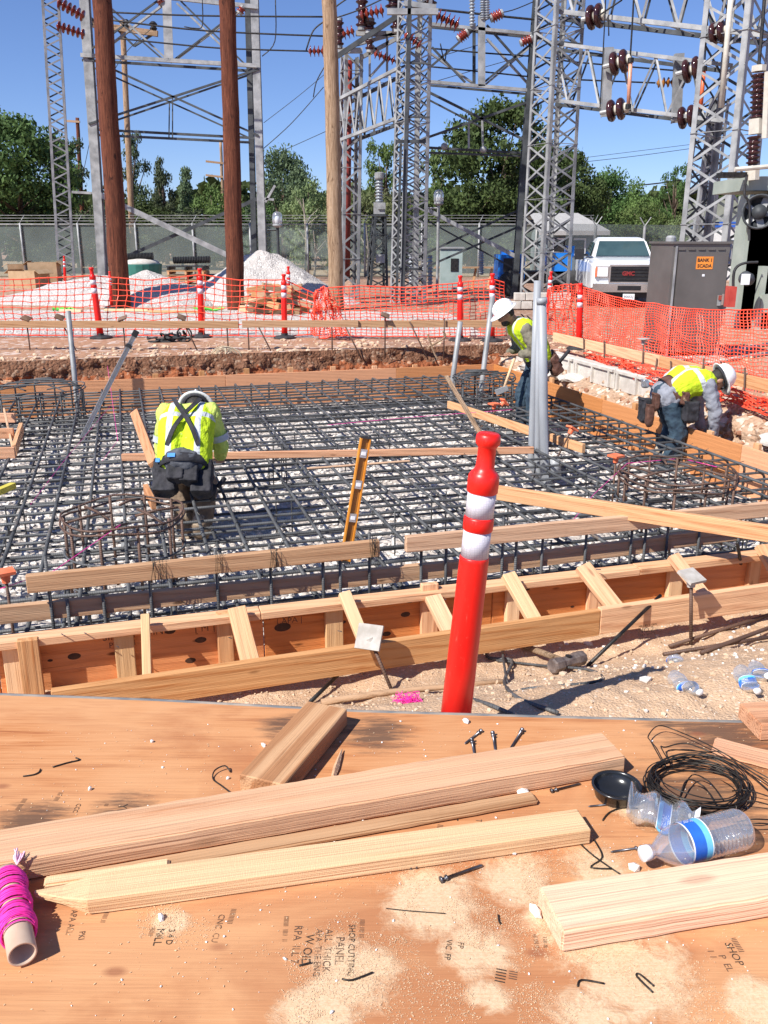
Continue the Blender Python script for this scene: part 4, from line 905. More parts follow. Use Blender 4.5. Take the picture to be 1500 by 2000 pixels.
# things lying on the dirt strip in front of the form
def onslope(px, py, up=0.):
    q = P(px, py, -.3)
    for _ in range(6): q = P(px, py, nearz(q.dot(E1), q.dot(E2)) + up)
    return q
sh = thing('sledge_hammer', onslope(1105, 1300), 'sledge hammer with a rusty steel head lying on the dirt', 'hammer')
a, b = onslope(1078, 1302, .05), onslope(1138, 1284, .05); ax = (b - a).normalized(); F3 = frame(ax)
m = MB(); L_ = (b - a).length; rr = .036
m.lathe([(rr * .86, 0), (rr, .008), (rr, L_ * .25), (rr * .82, L_ * .34), (rr * .82, L_ * .66), (rr, L_ * .75), (rr, L_ - .008), (rr * .86, L_)], 8, a, ax)
m.obj('head', M1('rusty_hammer_head', (.13, .10, .09), (.30, .24, .21), 22., .6, .5, .5, 60), sh)
m = MB(); c0 = (a + b) / 2; m.tube([c0 - ax * .0 + V((0, 0, 0)), onslope(1040, 1268, .03), onslope(1015, 1258, .03)], [.014, .016, .017], 10); m.obj('handle', W_POLE_T, sh, True)
m = MB(); m.lathe([(.0001, 0), (.015, 0), (.015, .004)], 10, c0 + F3 @ V((0, -.0, rr * .80))); m.obj('wedge_eye', BLKM, sh)
for pts, lb, r in (([(950, 1268), (955, 1285), (1000, 1290), (985, 1330), (1010, 1362), (1090, 1392)], 'bent grey rebar hook lying behind the delineator', .008), ([(980, 1265), (990, 1330), (1000, 1352), (1030, 1345), (1170, 1330), (1150, 1308), (1060, 1300), (970, 1290)], 'closed rebar stirrup lying on the dirt by the hammer', .0062), ([(920, 1365), (960, 1378), (1000, 1395)], 'short rebar end beside the foot of the delineator', .008)):
    q = [onslope(x, y, r + .006) for x, y in pts]; m = MB(); m.tube(smoothpath(q, 4), r, 7); m.obj('rebar_piece', REBAR, None, True, label=lb, cat='rebar')
for (x0, y0, x1, y1, lb, r) in ((1296, 1278, 1560, 1235, 'brown rod in front of the bundle at the right', .010), (1308, 1262, 1560, 1182, 'reddish rod, farthest of the bundle at the right', .010), (1370, 1275, 1560, 1205, 'dark rod in the middle of the bundle at the right', .011)):
    a, b = onslope(x0, y0, .016), onslope(x1, y1, .03); m = MB(); m.tube([a, b], r, 8); m.obj('steel_rod', RUST, None, True, label=lb, cat='rod', group='steel rods on the gravel')
m = MB(); m.tube([onslope(628, 1372, .014), onslope(760, 1352, .014), onslope(900, 1338, .014), onslope(985, 1330, .012)], [.016, .015, .013, .011], 8); m.obj('wood_stick', W_GREY, None, True, label='weathered round stick lying behind the plywood', cat='stick')
for x0, y0, x1, y1, lb in ((1148, 1300, 1290, 1163, 'black steel stake slanting under the kicker plank at the right'), (603, 1374, 660, 1318, 'black steel stake slanting under the kicker plank at centre'), (1452, 1130, 1440, 1060, 'black bar leaning inside the near form at the right')):
    a = onslope(x0, y0, 0.); b = T(x1, y1, KT + .03); m = MB(); m.tube([a, b], .0095, 8); m.obj('steel_stake', BLKM, None, True, label=lb, cat='stake')
m = MB(); c0 = onslope(798, 1376); random.seed(4)
for k in range(90):
    q = c0 + V((random.gauss(0, .028), random.gauss(0, .02), abs(random.gauss(.012, .01))))
    m.tube(smoothpath([q] + [q + V((jit(.03), jit(.03), jit(.012))) for _ in range(3)], 3), .0011, 4)
m.obj('string_tangle', PINK, None, True, label='tangle of pink string on the dirt at the foot of the leaning stake', cat='string')
for (x, y, x1, y1, lb, cr, sd_, L_) in ((1310, 1318, 1368, 1352, 'crushed bottle with light blue label on the gravel', .55, 3, .20), (1330, 1302, 1318, 1285, 'crushed bottle behind the upright capped stake', .7, 4, .12), (1437, 1300, 1480, 1350, 'crushed bottle with white label at the right edge of the gravel', .6, 6, .19), (1440, 1280, 1500, 1320, 'crushed clear bottle, farthest of those on the gravel', .8, 8, .20)):
    a, b = onslope(x1, y1, .035), onslope(x, y, .035); bottle(a, b - a, .033, L_, lb, cr, sd_, 20, group='crushed bottles on the gravel')
# coil of cable on the bank, harness, ribbons, roots
m = MB(); q0 = A(443, 708, 13.0)
for k in range(7):
    rr = .20 + .03 * math.sin(k * 2.1); m.tube([q0 + V((rr * math.cos(a) + .02 * k - .06, .04 * math.sin(a + k), rr * 1.05 * math.sin(a))) for a in [i * 2 * math.pi / 24 for i in range(24)]], .006, 5, closed=True)
m.tube([q0 + V((0, -.05, .22)), q0 + V((0, -.05, -.25))], .012, 5)
m.obj('cable_coil', M1('pale_cable', (.40, .33, .22), (.5, .42, .3), 9., .7), None, True, label='coil of pale cable hanging on the far bank', cat='cable')
m = MB(); q0 = P(335, 668, .0); random.seed(21)
for k in range(14):
    c = q0 + V((jit(.24), jit(.12), .03 + .10 * random.random())); m.tube(smoothpath([c, c + V((jit(.15), jit(.1), jit(.08))), c + V((jit(.25), jit(.1), -.03)), c + V((jit(.25), jit(.15), jit(.05)))], 4), .016, 5)
m.tube([q0 + V((.22 + .12 * math.cos(a), 0, .12 + .12 * math.sin(a))) for a in [i * .35 for i in range(18)]], .015, 5, closed=True)
m.obj('safety_harness', BLKR, None, True, label='heap of black straps and harness on the ground at the far bank', cat='harness')
m = MB()
for pts in ([(1000, 655), (1012, 690), (1020, 705)], [(1003, 680), (1022, 670), (1035, 660), (1030, 650)]):
    m.tube(smoothpath([A(x - 165, y - 3, 13.0) for x, y in pts], 4), .014, 5)
m.obj('broken_root', W_POLE_T, None, True, label='broken roots sticking out of the far bank', cat='root')
# ---------------------------------------------------------------- orange safety nets
def net(name, top, bot, nu, nv, rw, label, wob=.03, knots=False, seed=1):
    def along(pl, u):
        ls = [(pl[i + 1] - pl[i]).length for i in range(len(pl) - 1)]; d = u * sum(ls)
        for i, l in enumerate(ls):
            if d <= l or i == len(ls) - 1: return pl[i].lerp(pl[i + 1], d / l)
            d -= l
    G = [[None] * (nu + 1) for _ in range(nv + 1)]
    for i in range(nu + 1):
        u = i / nu; a, b = along(top, u), along(bot, u)
        for j in range(nv + 1):
            v_ = j / nv; q = a.lerp(b, v_); k = math.sin(v_ * math.pi) * .7 + .3
            q += V((wob * fbm(u * 9 + seed, v_ * 2, 1), wob * 2.2 * fbm(u * 7, v_ * 3, seed), wob * .9 * fbm(u * 12, v_ * 2.5, seed + 5))) * k; G[j][i] = q
    m = MB(); rr = rw / 2
    for j in range(nv + 1): m.tube(G[j], rr * (1.6 if j in (0, nv) else 1.), 3, cap=False)
    for i in range(nu + 1): m.tube([G[j][i] for j in range(nv + 1)], rr, 3, cap=False)
    if knots:
        for row in G:
            for q in row: m.ell(q, (rr * 3.2, rr * 1.4, rr * 2.2), 5, 3)
    return m.obj(name, NETM, None, label=label, cat='safety net')
YN = 15.25
net('safety_net', [A(-60, 548, YN), A(60, 545, YN), A(180, 538, YN), A(290, 548, YN), A(391, 536, YN), A(470, 548, YN), A(555, 546, YN), A(618, 575, YN)], [A(-60, 655, YN), A(190, 656, YN), A(390, 655, YN), A(555, 657, YN), A(618, 652, YN)], 40, 10, .0145, 'wide-mesh orange safety net at the left hung on delineator posts', .05, True, 2)
YM = 14.95
net('safety_net', [A(640, 562, YM), A(700, 558, YM), A(800, 562, YM), A(899, 552, YM), A(961, 545, YM), A(985, 552, YM)], [A(645, 655, YM), A(760, 657, YM), A(899, 657, YM), A(990, 655, YM)], 34, 16, .0145, 'close-mesh orange safety net in the middle behind the far rail', .04, False, 3)
net('bunched_net', [A(612, 572, YM + .1), A(632, 560, YM + .1), A(642, 566, YM)], [A(608, 652, YM + .1), A(628, 660, YM - .1), A(680, 654, YM - .2)], 16, 24, .016, 'bunched up end of orange net between the left and middle nets', .12, False, 4)
rt = [A(1128, 556, 13.75), A(1190, 578, 12.9), A(1265, 592, 12.0), A(1340, 603, 11.2), A(1420, 606, 10.4), A(1530, 604, 9.6)]
rbt = [A(1128, 682, 13.7), A(1190, 700, 12.6), A(1265, 722, 11.6), A(1340, 742, 10.8), A(1420, 765, 10.0), A(1530, 795, 9.2)]
net('safety_net', rt, rbt, 84, 26, .0115, 'long sagging orange safety net at the right in front of the grey cabinet', .05, False, 6)
net('bunched_net', [P(1140, 690, .12), P(1250, 715, .16), P(1370, 745, .15), P(1540, 790, .16)], [P(1150, 705, .02), P(1250, 742, .02), P(1370, 775, .02), P(1540, 815, .02)], 80, 12, .013, 'heap of slack orange net lying behind the right rail', .13, False, 8)
net('bunched_net', [A(1072, 562, 15.), A(1100, 556, 14.5), A(1130, 556, 13.9)], [A(1068, 650, 15.), A(1100, 660, 14.5), A(1130, 680, 13.9)], 14, 22, .016, 'short piece of orange net between the standing worker and the corner post', .08, False, 9)
# ================================================================ PEOPLE
_tex = bpy.data.textures.new('folds', 'CLOUDS'); _tex.noise_scale = .055; _tex.noise_depth = 2
def blob(name, prims, voxel, m, parent, smooth=5, disp=0., M=None, **kw):
    mb = MB()
    for p in prims:
        if p[0] == 'c': mb.cap(p[1], p[2], p[3], p[4])
        elif p[0] == 'b': mb.box(p[1], p[2], p[3])
        else: mb.ell(p[1], p[2], 14, 10, p[3] if len(p) > 3 else None)
    me = mb.mesh('tmp'); o = bpy.data.objects.new('tmp', me); sc.collection.objects.link(o)
    r = o.modifiers.new('r', 'REMESH'); r.mode = 'VOXEL'; r.voxel_size = voxel; r.use_smooth_shade = True
    s_ = o.modifiers.new('s', 'SMOOTH'); s_.factor = .5; s_.iterations = smooth
    if disp:
        d = o.modifiers.new('d', 'DISPLACE'); d.texture = _tex; d.strength = disp; d.mid_level = .5; d.texture_coords = 'LOCAL'
    dg = bpy.context.evaluated_depsgraph_get(); out = bpy.data.meshes.new_from_object(o.evaluated_get(dg)); out.name = name
    bpy.data.objects.remove(o); bpy.data.meshes.remove(me)
    out.polygons.foreach_set('use_smooth', [True] * len(out.polygons))
    if M is not None: out.transform(M.inverted())
    return link(name, out, m, parent, M, **kw)
SKIN = M1('skin', (.30, .15, .09), (.38, .20, .13), 14., .55, bump=.15, bscale=150)
HAIR = M1('dark_hair', (.012, .010, .009), (.03, .025, .02), 60., .7, bump=.4, bscale=200)
def hivis(name, base, stripes, bands=()):          # cloth with sewn-on reflective tape; local X = across, Z = along the spine
    t = NT(name); v0 = t.coord((1, 1, 1), 'Object'); sep = t.n('ShaderNodeSeparateXYZ', {0: v0}); acc = None
    for ax, c, hw, ab in stripes:
        u = sep.outputs['XYZ'.index(ax)]
        if ab: u = t.math('ABSOLUTE', u)
        k = t.math('LESS_THAN', t.math('ABSOLUTE', t.math('SUBTRACT', u, c)), hw); acc = k if acc is None else t.math('MAXIMUM', acc, k)
    nf = t.noise(v0, 9., 4); col = t.ramp(nf, [(.35, tuple(x * .86 for x in base)), (.65, base)])
    if acc is not None: col = t.mix(acc, col, (.55, .58, .60))
    t.set(Base_Color=col, Roughness=.75, Specular_IOR_Level=.2); t.bump(t.math('ADD', t.noise(v0, 26., 4, .6), t.math('MULTIPLY', t.noise(t.n('ShaderNodeMapping', {'Vector': v0, 'Scale': (1, 1, .35)}).outputs[0], 9., 3, .6, 1.5), 1.6)), .7, .02); return t.mat
LIME = (.60, .80, .03)
LIMES = (.62, .74, .16)
JEAN = M1('blue_jeans', (.016, .034, .06), (.042, .078, .11), 12., .85, bump=.5, bscale=40, bdist=.01)
BROWNP = M1('brown_trousers', (.15, .105, .07), (.24, .175, .12), 12., .9, bump=.5, bscale=40, bdist=.01)
GREYC = M1('grey_cloth', (.19, .20, .235), (.30, .31, .35), 14., .9, bump=.5, bscale=40, bdist=.01)
DGREY = M1('dark_grey_cloth', (.045, .048, .06), (.10, .105, .12), 12., .9, bump=.5, bscale=40, bdist=.01)
OLIVE = M1('olive_shirt', (.15, .135, .095), (.23, .205, .15), 12., .9, bump=.6, bscale=40, bdist=.012)
BLKC = M1('black_nylon', (.010, .010, .013), (.035, .033, .04), 14., .8, bump=.5, bscale=50, bdist=.008)
LEATH = M1('brown_leather', (.065, .028, .018), (.14, .062, .040), 14., .6, bump=.5, bscale=60)
TAN = M1('tan_boot', (.34, .26, .18), (.48, .39, .29), 14., .8, bump=.3)
HATW = M1('white_hard_hat', (.78, .78, .77), (.86, .86, .85), 6., .3)
def person(origin, heading, J, label, C, hatax, hat_in=False):
    f = V((math.cos(heading), math.sin(heading), 0)); r_ = V((f.y, -f.x, 0)); o = V(origin)
    W = lambda p: o + r_ * p[0] + f * p[1] + V((0, 0, p[2]))
    root = thing('person', o, label, 'person')
    hip, mid, neck, head = W(J['hip']), W(J['mid']), W(J['neck']), W(J['head'])
    shl, shr = W(J['shl']), W(J['shr']); across = (shr - shl).normalized(); spine = (neck - hip).normalized(); back = across.cross(spine); 
    if back.dot(f) > 0: back = -back
    hd = (head - neck).normalized(); facing = W((0, *J['look'])) - W((0, 0, 0)); facing.normalize(); hup = V(facing.cross(r_)) * -1
    if hup.dot(V(W((0, *hatax)) - W((0, 0, 0)))) < 0: hup = -hup
    B = []
    def tor(r0, r1, r2, w0=.085, w1=.095, w2=.115):
        out = []; bw = C.get('bw', 1.); r0, r1, r2, w0, w1, w2 = (q * bw for q in (r0, r1, r2, w0, w1, w2))
        for s_ in (-1, 1):
            a, b, c = hip + across * s_ * w0, mid + across * s_ * w1, neck - spine * .10 + across * s_ * w2
            out += [('c', a, r0, b, r1), ('c', b, r1, c, r2)]
        return out
    def limb(pts, rs): return [('c', pts[i], rs[i], pts[i + 1], rs[i + 1]) for i in range(len(pts) - 1)]
    L = {k: [W(p) for p in J[k]] for k in ('al', 'ar', 'll', 'lr')}
    B += tor(.105, .10, .10) + [('c', neck - spine * .04, .060, head - hd * .04, .056), ('c', shl, .055, shr, .055)]
    Fh = Matrix((r_, facing, hup)).transposed()
    B += [('e', head, (.075, .095, .112), Fh), ('e', head + facing * .03 - hup * .06, (.058, .07, .06), Fh), ('e', head + facing * .098 - hup * .015, (.013, .02, .025), Fh), ('e', head + r_ * .076 - hup * .01, (.012, .022, .032), Fh), ('e', head - r_ * .076 - hup * .01, (.012, .022, .032), Fh)]
    B += limb([shl] + L['al'], [.052, .042, .028]) + limb([shr] + L['ar'], [.052, .042, .028])
    B += limb([hip - r_ * .09] + L['ll'], [.085, .058, .042]) + limb([hip + r_ * .09] + L['lr'], [.085, .058, .042])
    for k, sg in (('al', -1), ('ar', 1)):                                   # hands with five separate fingers
        el, wr = L[k][0], L[k][1]; d = (wr - el).normalized(); sd_ = d.cross(V((0, 0, 1))); sd_ = sd_.normalized() if sd_.length > .1 else r_
        pn = d.cross(sd_); pc = wr + d * .055
        B.append(('e', pc, (.040, .052, .016), Matrix((sd_, d, pn)).transposed()))
        for i, ln in enumerate((.070, .080, .076, .060)):
            b0 = pc + sd_ * (-.030 + .020 * i) + d * .040; b1 = b0 + d * ln * .5 - pn * .012; b2 = b1 + d * ln * .35 - pn * .026
            B += [('c', b0, .0095, b1, .009), ('c', b1, .009, b2, .0078)]
        b0 = pc - sd_ * .036 - d * .02; b1 = b0 - sd_ * .022 + d * .030 - pn * .01; B += [('c', b0, .012, b1, .0105), ('c', b1, .0105, b1 + d * .03 - pn * .012, .009)]
    body = blob('body', B, .0085, SKIN, root, 3)
    lo_ = C.get('shirtlow', 0); sh = blob('shirt', [(q_[0], (q_[1].lerp(q_[3], lo_) if i_ % 2 == 0 else q_[1]), *q_[2:]) for i_, q_ in enumerate(tor(.130, .128, .125))] + limb([shl] + L['al'], [.078, .066, .050])[:1] + limb([L['al'][0], L['al'][0].lerp(L['al'][1], .86)], [.066, .050]) + limb([shr, L['ar'][0], L['ar'][0].lerp(L['ar'][1], .86)], [.078, .066, .050]) + [('c', shl, .075, shr, .075)], .014, C['shirt'], root, 5, .035)
    if C.get('armband'):
        for k, s0 in (('al', shl), ('ar', shr)):
            a, b = s0.lerp(L[k][0], .62), s0.lerp(L[k][0], .80); mb = MB(); mb.tube([a, b], .083, 14, False); mb.obj('sleeve_band', C['armband'], root, True)
    Mv = Matrix((across, -back, spine)).transposed().to_4x4(); Mv.translation = (mid + neck) / 2
    vt = C['vesttop']; low = hip.lerp(mid, C['vestlow'])
    vp = []
    for s_ in (-1, 1):
        a, b, c = low + across * s_ * .10, mid + across * s_ * .105, neck - spine * .09 + across * s_ * .115
        bw = C.get('bw', 1.); a, b, c = (q - across * s_ * (1 - bw) * .11 for q in (a, b, c)); vp += [('c', a, .138 * bw, b, .140 * bw), ('c', b, .140 * bw, c, .136 * bw)]
    vp += [('c', neck - spine * .07 - across * .13 * bw, .085 * bw, neck - spine * .07 + across * .13 * bw, .085 * bw)]
    blob('vest', vp, .014, vt, root, 4, .022, Mv)
    pants = tor(.128, .05, .05)[0:1] + tor(.128, .05, .05)[2:3]
    bw = C.get('bw', 1.); pants = [('c', hip - across * .07 * bw, .125 * bw, hip + across * .07 * bw, .125 * bw)] + limb([hip - r_ * .09 * bw] + L['ll'], [.115 * bw, .088, .078]) + limb([hip + r_ * .09 * bw] + L['lr'], [.115 * bw, .088, .078])
    blob('trousers', pants, .014, C['pants'], root, 5, .035)
    for k in ('ll', 'lr'):
        a = L[k][-1]; blob('boot', [('c', a + V((0, 0, .08)), .062, a + V((0, 0, -.01)), .056), ('c', a + V((0, 0, -.02)), .048, a + f * .15 + V((0, 0, -.035)), .042), ('b', a + f * .06 + V((0, 0, -.068)), (.29, .085, .022), frame(f).to_3x3())], .010, C['boots'], root, 3)
    # hard hat: dome, brim, ridge and inner band
    Hc = head + hup * .035 - facing * .005; hat = MB(); hs = C.get('hs', 1.)
    hat.lathe([(.128, .010), (.130, .018), (.122, .05), (.104, .092), (.07, .122), (.035, .134), (.0005, .137), (.0005, .131), (.033, .128), (.066, .117), (.099, .088), (.117, .048), (.123, .012)], 28, Hc, hup)
    ho = hat.obj('hard_hat', C['hat'], root, True)
    br = MB(); n = 32; ring = []
    for i in range(n):
        t = 2 * math.pi * i / n; d = facing * math.sin(t) + r_ * math.cos(t); ext = .032 + (.035 * max(0, math.sin(t)) if not C.get('full') else .012)
        ring += [Hc + d * .124 + hup * .014, Hc + d * (.124 + ext) + hup * .002, Hc + d * (.124 + ext) - hup * .003, Hc + d * .122 + hup * .008]
    br.add(ring, [(i * 4 + k, i * 4 + (k + 1) % 4, ((i + 1) % n) * 4 + (k + 1) % 4, ((i + 1) % n) * 4 + k) for i in range(n) for k in range(4)]); br.obj('brim', C['hat'], ho, True)
    if hs != 1:
        Ms = Matrix.Translation(Hc) @ Matrix.Scale(hs, 4) @ Matrix.Translation(-Hc); ho.data.transform(Ms)
        for q_ in KIDS(ho): q_.data.transform(Ms)
    rd = MB(); rd.tube([Hc + facing * .128 * math.cos(a) + hup * (.02 + .118 * math.sin(a)) for a in [math.pi * i / 12 for i in range(1, 12)]], .007, 6); rd.obj('ridge', C['hat'], ho, True)
    ib = MB(); ib.tube([Hc + (facing * math.sin(t) * .108 + r_ * math.cos(t) * .095) for t in [i * 2 * math.pi / 20 for i in range(20)]], .011, 6, closed=True); ib.obj('suspension_band', BLKC, ho, True)
    blob('hair', [('e', head - facing * .012 + hup * .012, (.080, .094, .106), Fh)], .010, HAIR, root, 2)
    for s_ in (-1, 1): e = MB(); e.ell(head + facing * .083 + r_ * .032 * s_ + hup * .012, (.012, .012, .010), 8, 6); e.obj('eye', M1('eye', (.6, .58, .55), (.7, .68, .65), 3., .3), root, True)
    if C.get('glasses'):
        g_ = MB(); 
        for s_ in (-1, 1):
            g_.ell(head + facing * .102 + r_ * .034 * s_ + hup * .012, (.031, .007, .021), 12, 8, Fh); g_.tube([head + facing * .095 + r_ * .064 * s_ + hup * .014, head + r_ * .082 * s_ + hup * .012], .004, 5)
        g_.obj('safety_glasses', BLKR, root, True)
    mo = MB(); mo.ell(head + facing * .088 - hup * .062, (.024, .008, .006), 10, 6, Fh); mo.obj('mouth', M1('lips', (.22, .09, .07), (.26, .11, .09), 9., .5), root, True)
    if C.get('beard'): blob('beard', [('e', head + facing * .050 - hup * .075, (.060, .060, .050), Fh)], .010, HAIR, root, 2)
    return dict(root=root, W=W, hip=hip, mid=mid, neck=neck, across=across, spine=spine, back=back, f=f, r=r_, L=L, shl=shl, shr=shr, head=head, hup=hup, facing=facing)
def pouch(pr, c, sz, m, name='pouch', up=None, n_=None):
    F3 = frame(n_ or pr['back'], up or V((0, 0, 1))); x, y, z = sz
    bl = blob(name, [('b', c, (x, y, z), F3), ('e', c - V((0, 0, z * .35)), (x * .62, y * .56, z * .3), F3), ('c', c + F3 @ V((x * .5, -y * .45, z * .5)), .011, c + F3 @ V((x * .5, y * .45, z * .5)), .011)], .009, m, pr['root'], 4, .02); return bl
def belt(pr, m, rad=(.205, .150), h=.035, name='tool_belt', zoff=.06):
    c = pr['hip'] + pr['spine'] * zoff; u, v_ = pr['across'], pr['back']; mb = MB(); n = 28; ring = []
    for i in range(n):
        t = 2 * math.pi * i / n; d = u * math.cos(t) * rad[0] + v_ * math.sin(t) * rad[1]
        ring += [c + d * 1.0 - pr['spine'] * h, c + d * 1.06 - pr['spine'] * h, c + d * 1.06 + pr['spine'] * h, c + d * 1.0 + pr['spine'] * h]
    mb.add(ring, [(i * 4 + k, i * 4 + (k + 1) % 4, ((i + 1) % n) * 4 + (k + 1) % 4, ((i + 1) % n) * 4 + k) for i in range(n) for k in range(4)]); return mb.obj(name, m, pr['root'], True)
def strap(pr, pts, wd, m, name='suspender', off=.150):
    mb = MB(); q = []
    for x, u in pts:
        c = pr['hip'].lerp(pr['mid'], u * 2) if u < .5 else pr['mid'].lerp(pr['neck'], u * 2 - 1)
        q.append(c + pr['across'] * x + pr['back'] * (off - .35 * max(0, abs(x) - .08) - (.02 if u > .9 else 0)))
    q = smoothpath(q, 5)
    for a, b in zip(q, q[1:]): mb.beam(a - (b - a) * .08, b + (b - a) * .08, wd, .008, pr['back'])
    return mb.obj(name, m, pr['root'])
HV1 = hivis('lime_vest_back', LIME, [('X', .105, .022, True), ('Z', -.02, .022, False)]); SILV = M1('silver_tape', (.40, .43, .46), (.55, .57, .6), 12., .5)
p = P(378, 1058, -.60)
w1 = person(p, R(92), dict(hip=(-.02, -.02, .61), mid=(-.02, .11, .84), neck=(-.02, .31, .985), head=(.0, .45, .935), shl=(-.185, .25, .95), shr=(.15, .25, .95), look=(.30, -.95), al=[(-.235, .26, .67), (-.275, .36, .47)], ar=[(.205, .29, .68), (.17, .46, .55)], ll=[(-.11, .22, .42), (-.08, .12, .085)], lr=[(.10, .16, .40), (.06, .01, .085)]),
    'worker bending over seen from behind in lime high-visibility shirt and black tool belt', dict(shirt=hivis('lime_sleeves', LIMES, []), vesttop=HV1, vestlow=.12, pants=BROWNP, boots=TAN, hat=HATW, armband=SILV, full=True, shirtlow=.55, hs=.86, bw=.86), (.8, .6))
strap(w1, [(-.115, .18), (-.065, .42), (0, .66), (.05, .82), (.10, 1.02)], .032, BLKC, off=.132); strap(w1, [(.115, .18), (.065, .42), (0, .66), (-.05, .82), (-.10, 1.02)], .032, BLKC, off=.139)
q = w1['hip'].lerp(w1['mid'], .02); blob('shirt_tail', [('e', q + w1['back'] * .03, (.165, .130, .115), Matrix((w1['across'], w1['back'], w1['spine'])).transposed())], .012, DGREY, w1['root'], 4, .04)
belt(w1, BLKC, (.178, .150), .034, zoff=-.01)
for x, dz, sz, dn in ((-.135, -.11, (.10, .17, .25), .11), (-.045, -.06, (.08, .12, .19), .15), (.05, -.07, (.07, .13, .20), .15), (.135, -.12, (.10, .15, .25), .11)):
    pouch(w1, w1['hip'] + w1['across'] * x + w1['back'] * dn * .9 + V((0, 0, dz - .03)), sz, BLKC)
mb = MB(); c0 = w1['hip'] + w1['across'] * .24 + V((0, -.05, -.16)); mb.tube([c0, c0 + V((.05, .05, .06))], .018, 7); mb.tube([c0 + V((-.02, 0, .02)), c0 + V((-.05, 0, -.1))], .022, 7); mb.obj('pouch_tools', BLKC, w1['root'], True)
for x in (-.07, -.185):
    mb = MB(); mb.box(w1['hip'] + w1['spine'] * .0 + w1['across'] * x + w1['back'] * (.160 if x > -.1 else .08), (.055 if x > -.1 else .03, .006, .032), Matrix((w1['across'], w1['back'], w1['spine'])).transposed()); mb.obj('blue_badge', M1('blue_badge', (.03, .22, .62), (.05, .28, .7), 30., .5), w1['root'])
HV2 = hivis('lime_vest_side', LIME, [('X', .125, .024, True)])
p = P(1047, 846, -.60)
w2 = person(p, R(186), dict(hip=(0, 0, .86), mid=(0, .10, 1.08), neck=(0, .30, 1.31), head=(0, .43, 1.40), shl=(-.20, .24, 1.24), shr=(.20, .26, 1.24), look=(.80, -.60), al=[(-.27, .13, .99), (-.12, .28, .95)], ar=[(.26, .20, .98), (.10, .36, .93)], ll=[(-.12, .10, .47), (-.10, .06, .085)], lr=[(.12, .16, .47), (.12, .14, .085)]),
    'standing worker in white hard hat and lime vest leaning forward beside the grey conduits', dict(shirt=OLIVE, vesttop=HV2, vestlow=.3, pants=JEAN, boots=TAN, hat=HATW, beard=True, glasses=True), (.3, 1))
belt(w2, BLKC); 
for x, b_, dz, sz in ((-.12, .17, -.12, (.09, .15, .22)), (-.02, .20, -.10, (.09, .14, .20)), (.15, .12, -.12, (.08, .13, .2))): pouch(w2, w2['hip'] + w2['across'] * x + w2['back'] * b_ + V((0, 0, dz)), sz, LEATH if x < 0 else BLKC)
mb = MB(); c0 = w2['hip'] + w2['back'] * .26 - w2['r'] * .1 + V((0, 0, -.07)); mb.tube([c0 + V((-.04, 0, -.12)), c0 + V((.10, 0, .06))], .022, 7); mb.obj('pouch_tools', BLKC, w2['root'], True)
for s_ in (-1, 1): strap(w2, [(s_ * .11, .2), (s_ * .11, .6), (s_ * .11, 1.02)], .035, BLKC, off=.147)
mb = MB(); hc = w2['head'] + w2['hup'] * .115 + w2['facing'] * .055 - w2['r'] * .075
n_ = (w2['hup'] * .5 + w2['facing'] * .3 - w2['r'] * .75).normalized(); Fs = frame(n_)
mb.tube([hc + Fs @ V((.006, .022 * math.cos(a), .022 * math.sin(a))) for a in [i * .45 for i in range(14)]], .004, 5, closed=True); mb.obj('hat_sticker', M1('green_sticker', (.02, .35, .18), (.03, .42, .22), 9., .5), w2['root'])
hm = thing('hand_hammer', w2['L']['al'][1], 'hammer with a pale wooden handle held by the standing worker', 'hammer'); a = A(1006, 696, p.y - .12); b = A(983, 762, p.y - .16)
mb = MB(); mb.tube([a, b], .017, 8); mb.obj('handle', W_YEL, hm, True); mb = MB(); mb.beam(b + V((-.09, 0, -.03)), b + V((.05, 0, .03)), .045, .06); mb.obj('head', STEEL, hm)
HV3 = hivis('lime_vest_bent', LIME, [('Z', -.02, .024, False), ('X', .125, .022, True)])
p = P(1298, 915, -.60)
w3 = person(p, R(4), dict(hip=(0, -.06, .745), mid=(0, .12, .89), neck=(0, .32, .925), head=(0, .45, .895), shl=(-.19, .27, .875), shr=(.19, .27, .875), look=(.40, -.92), al=[(-.23, .37, .62), (-.15, .40, .36)], ar=[(.235, .35, .62), (.19, .38, .37)], ll=[(-.11, .08, .42), (-.10, -.02, .085)], lr=[(.12, .06, .40), (.10, -.02, .085)]),
    'worker bent double over the right form in lime vest and brown leather tool belt', dict(shirt=GREYC, vesttop=HV3, vestlow=.55, pants=JEAN, boots=TAN, hat=HATW, glasses=True), (.95, .30))
belt(w3, LEATH, (.20, .165), .045)
for x, b_, dz, sz, mt, ff_ in ((.10, .18, -.09, (.05, .11, .15), LEATH, 0), (-.06, .23, -.2, (.10, .16, .22), BLKC, 0), (.10, .22, -.22, (.07, .07, .20), LEATH, -.02), (.25, -.02, -.16, (.13, .14, .19), BLKC, .14), (.22, .05, -.04, (.07, .09, .12), LEATH, .14), (-.05, .20, .06, (.06, .10, .07), ALU, -.05)):
    pouch(w3, w3['hip'] + w3['r'] * x + w3['f'] * (ff_ - b_ * .75) + V((0, 0, dz + .05)), sz, mt, n_=-w3['f'])
mb = MB(); c0 = w3['hip'] + w3['r'] * .26 + w3['f'] * .02; mb.tube(smoothpath([c0 + V((.05, 0, .02)), c0 + V((.12, 0, -.06)), c0 + V((.22, 0, -.07))], 4), .012, 6); mb.obj('hammer_handle', W_POLE_T, w3['root'], True)
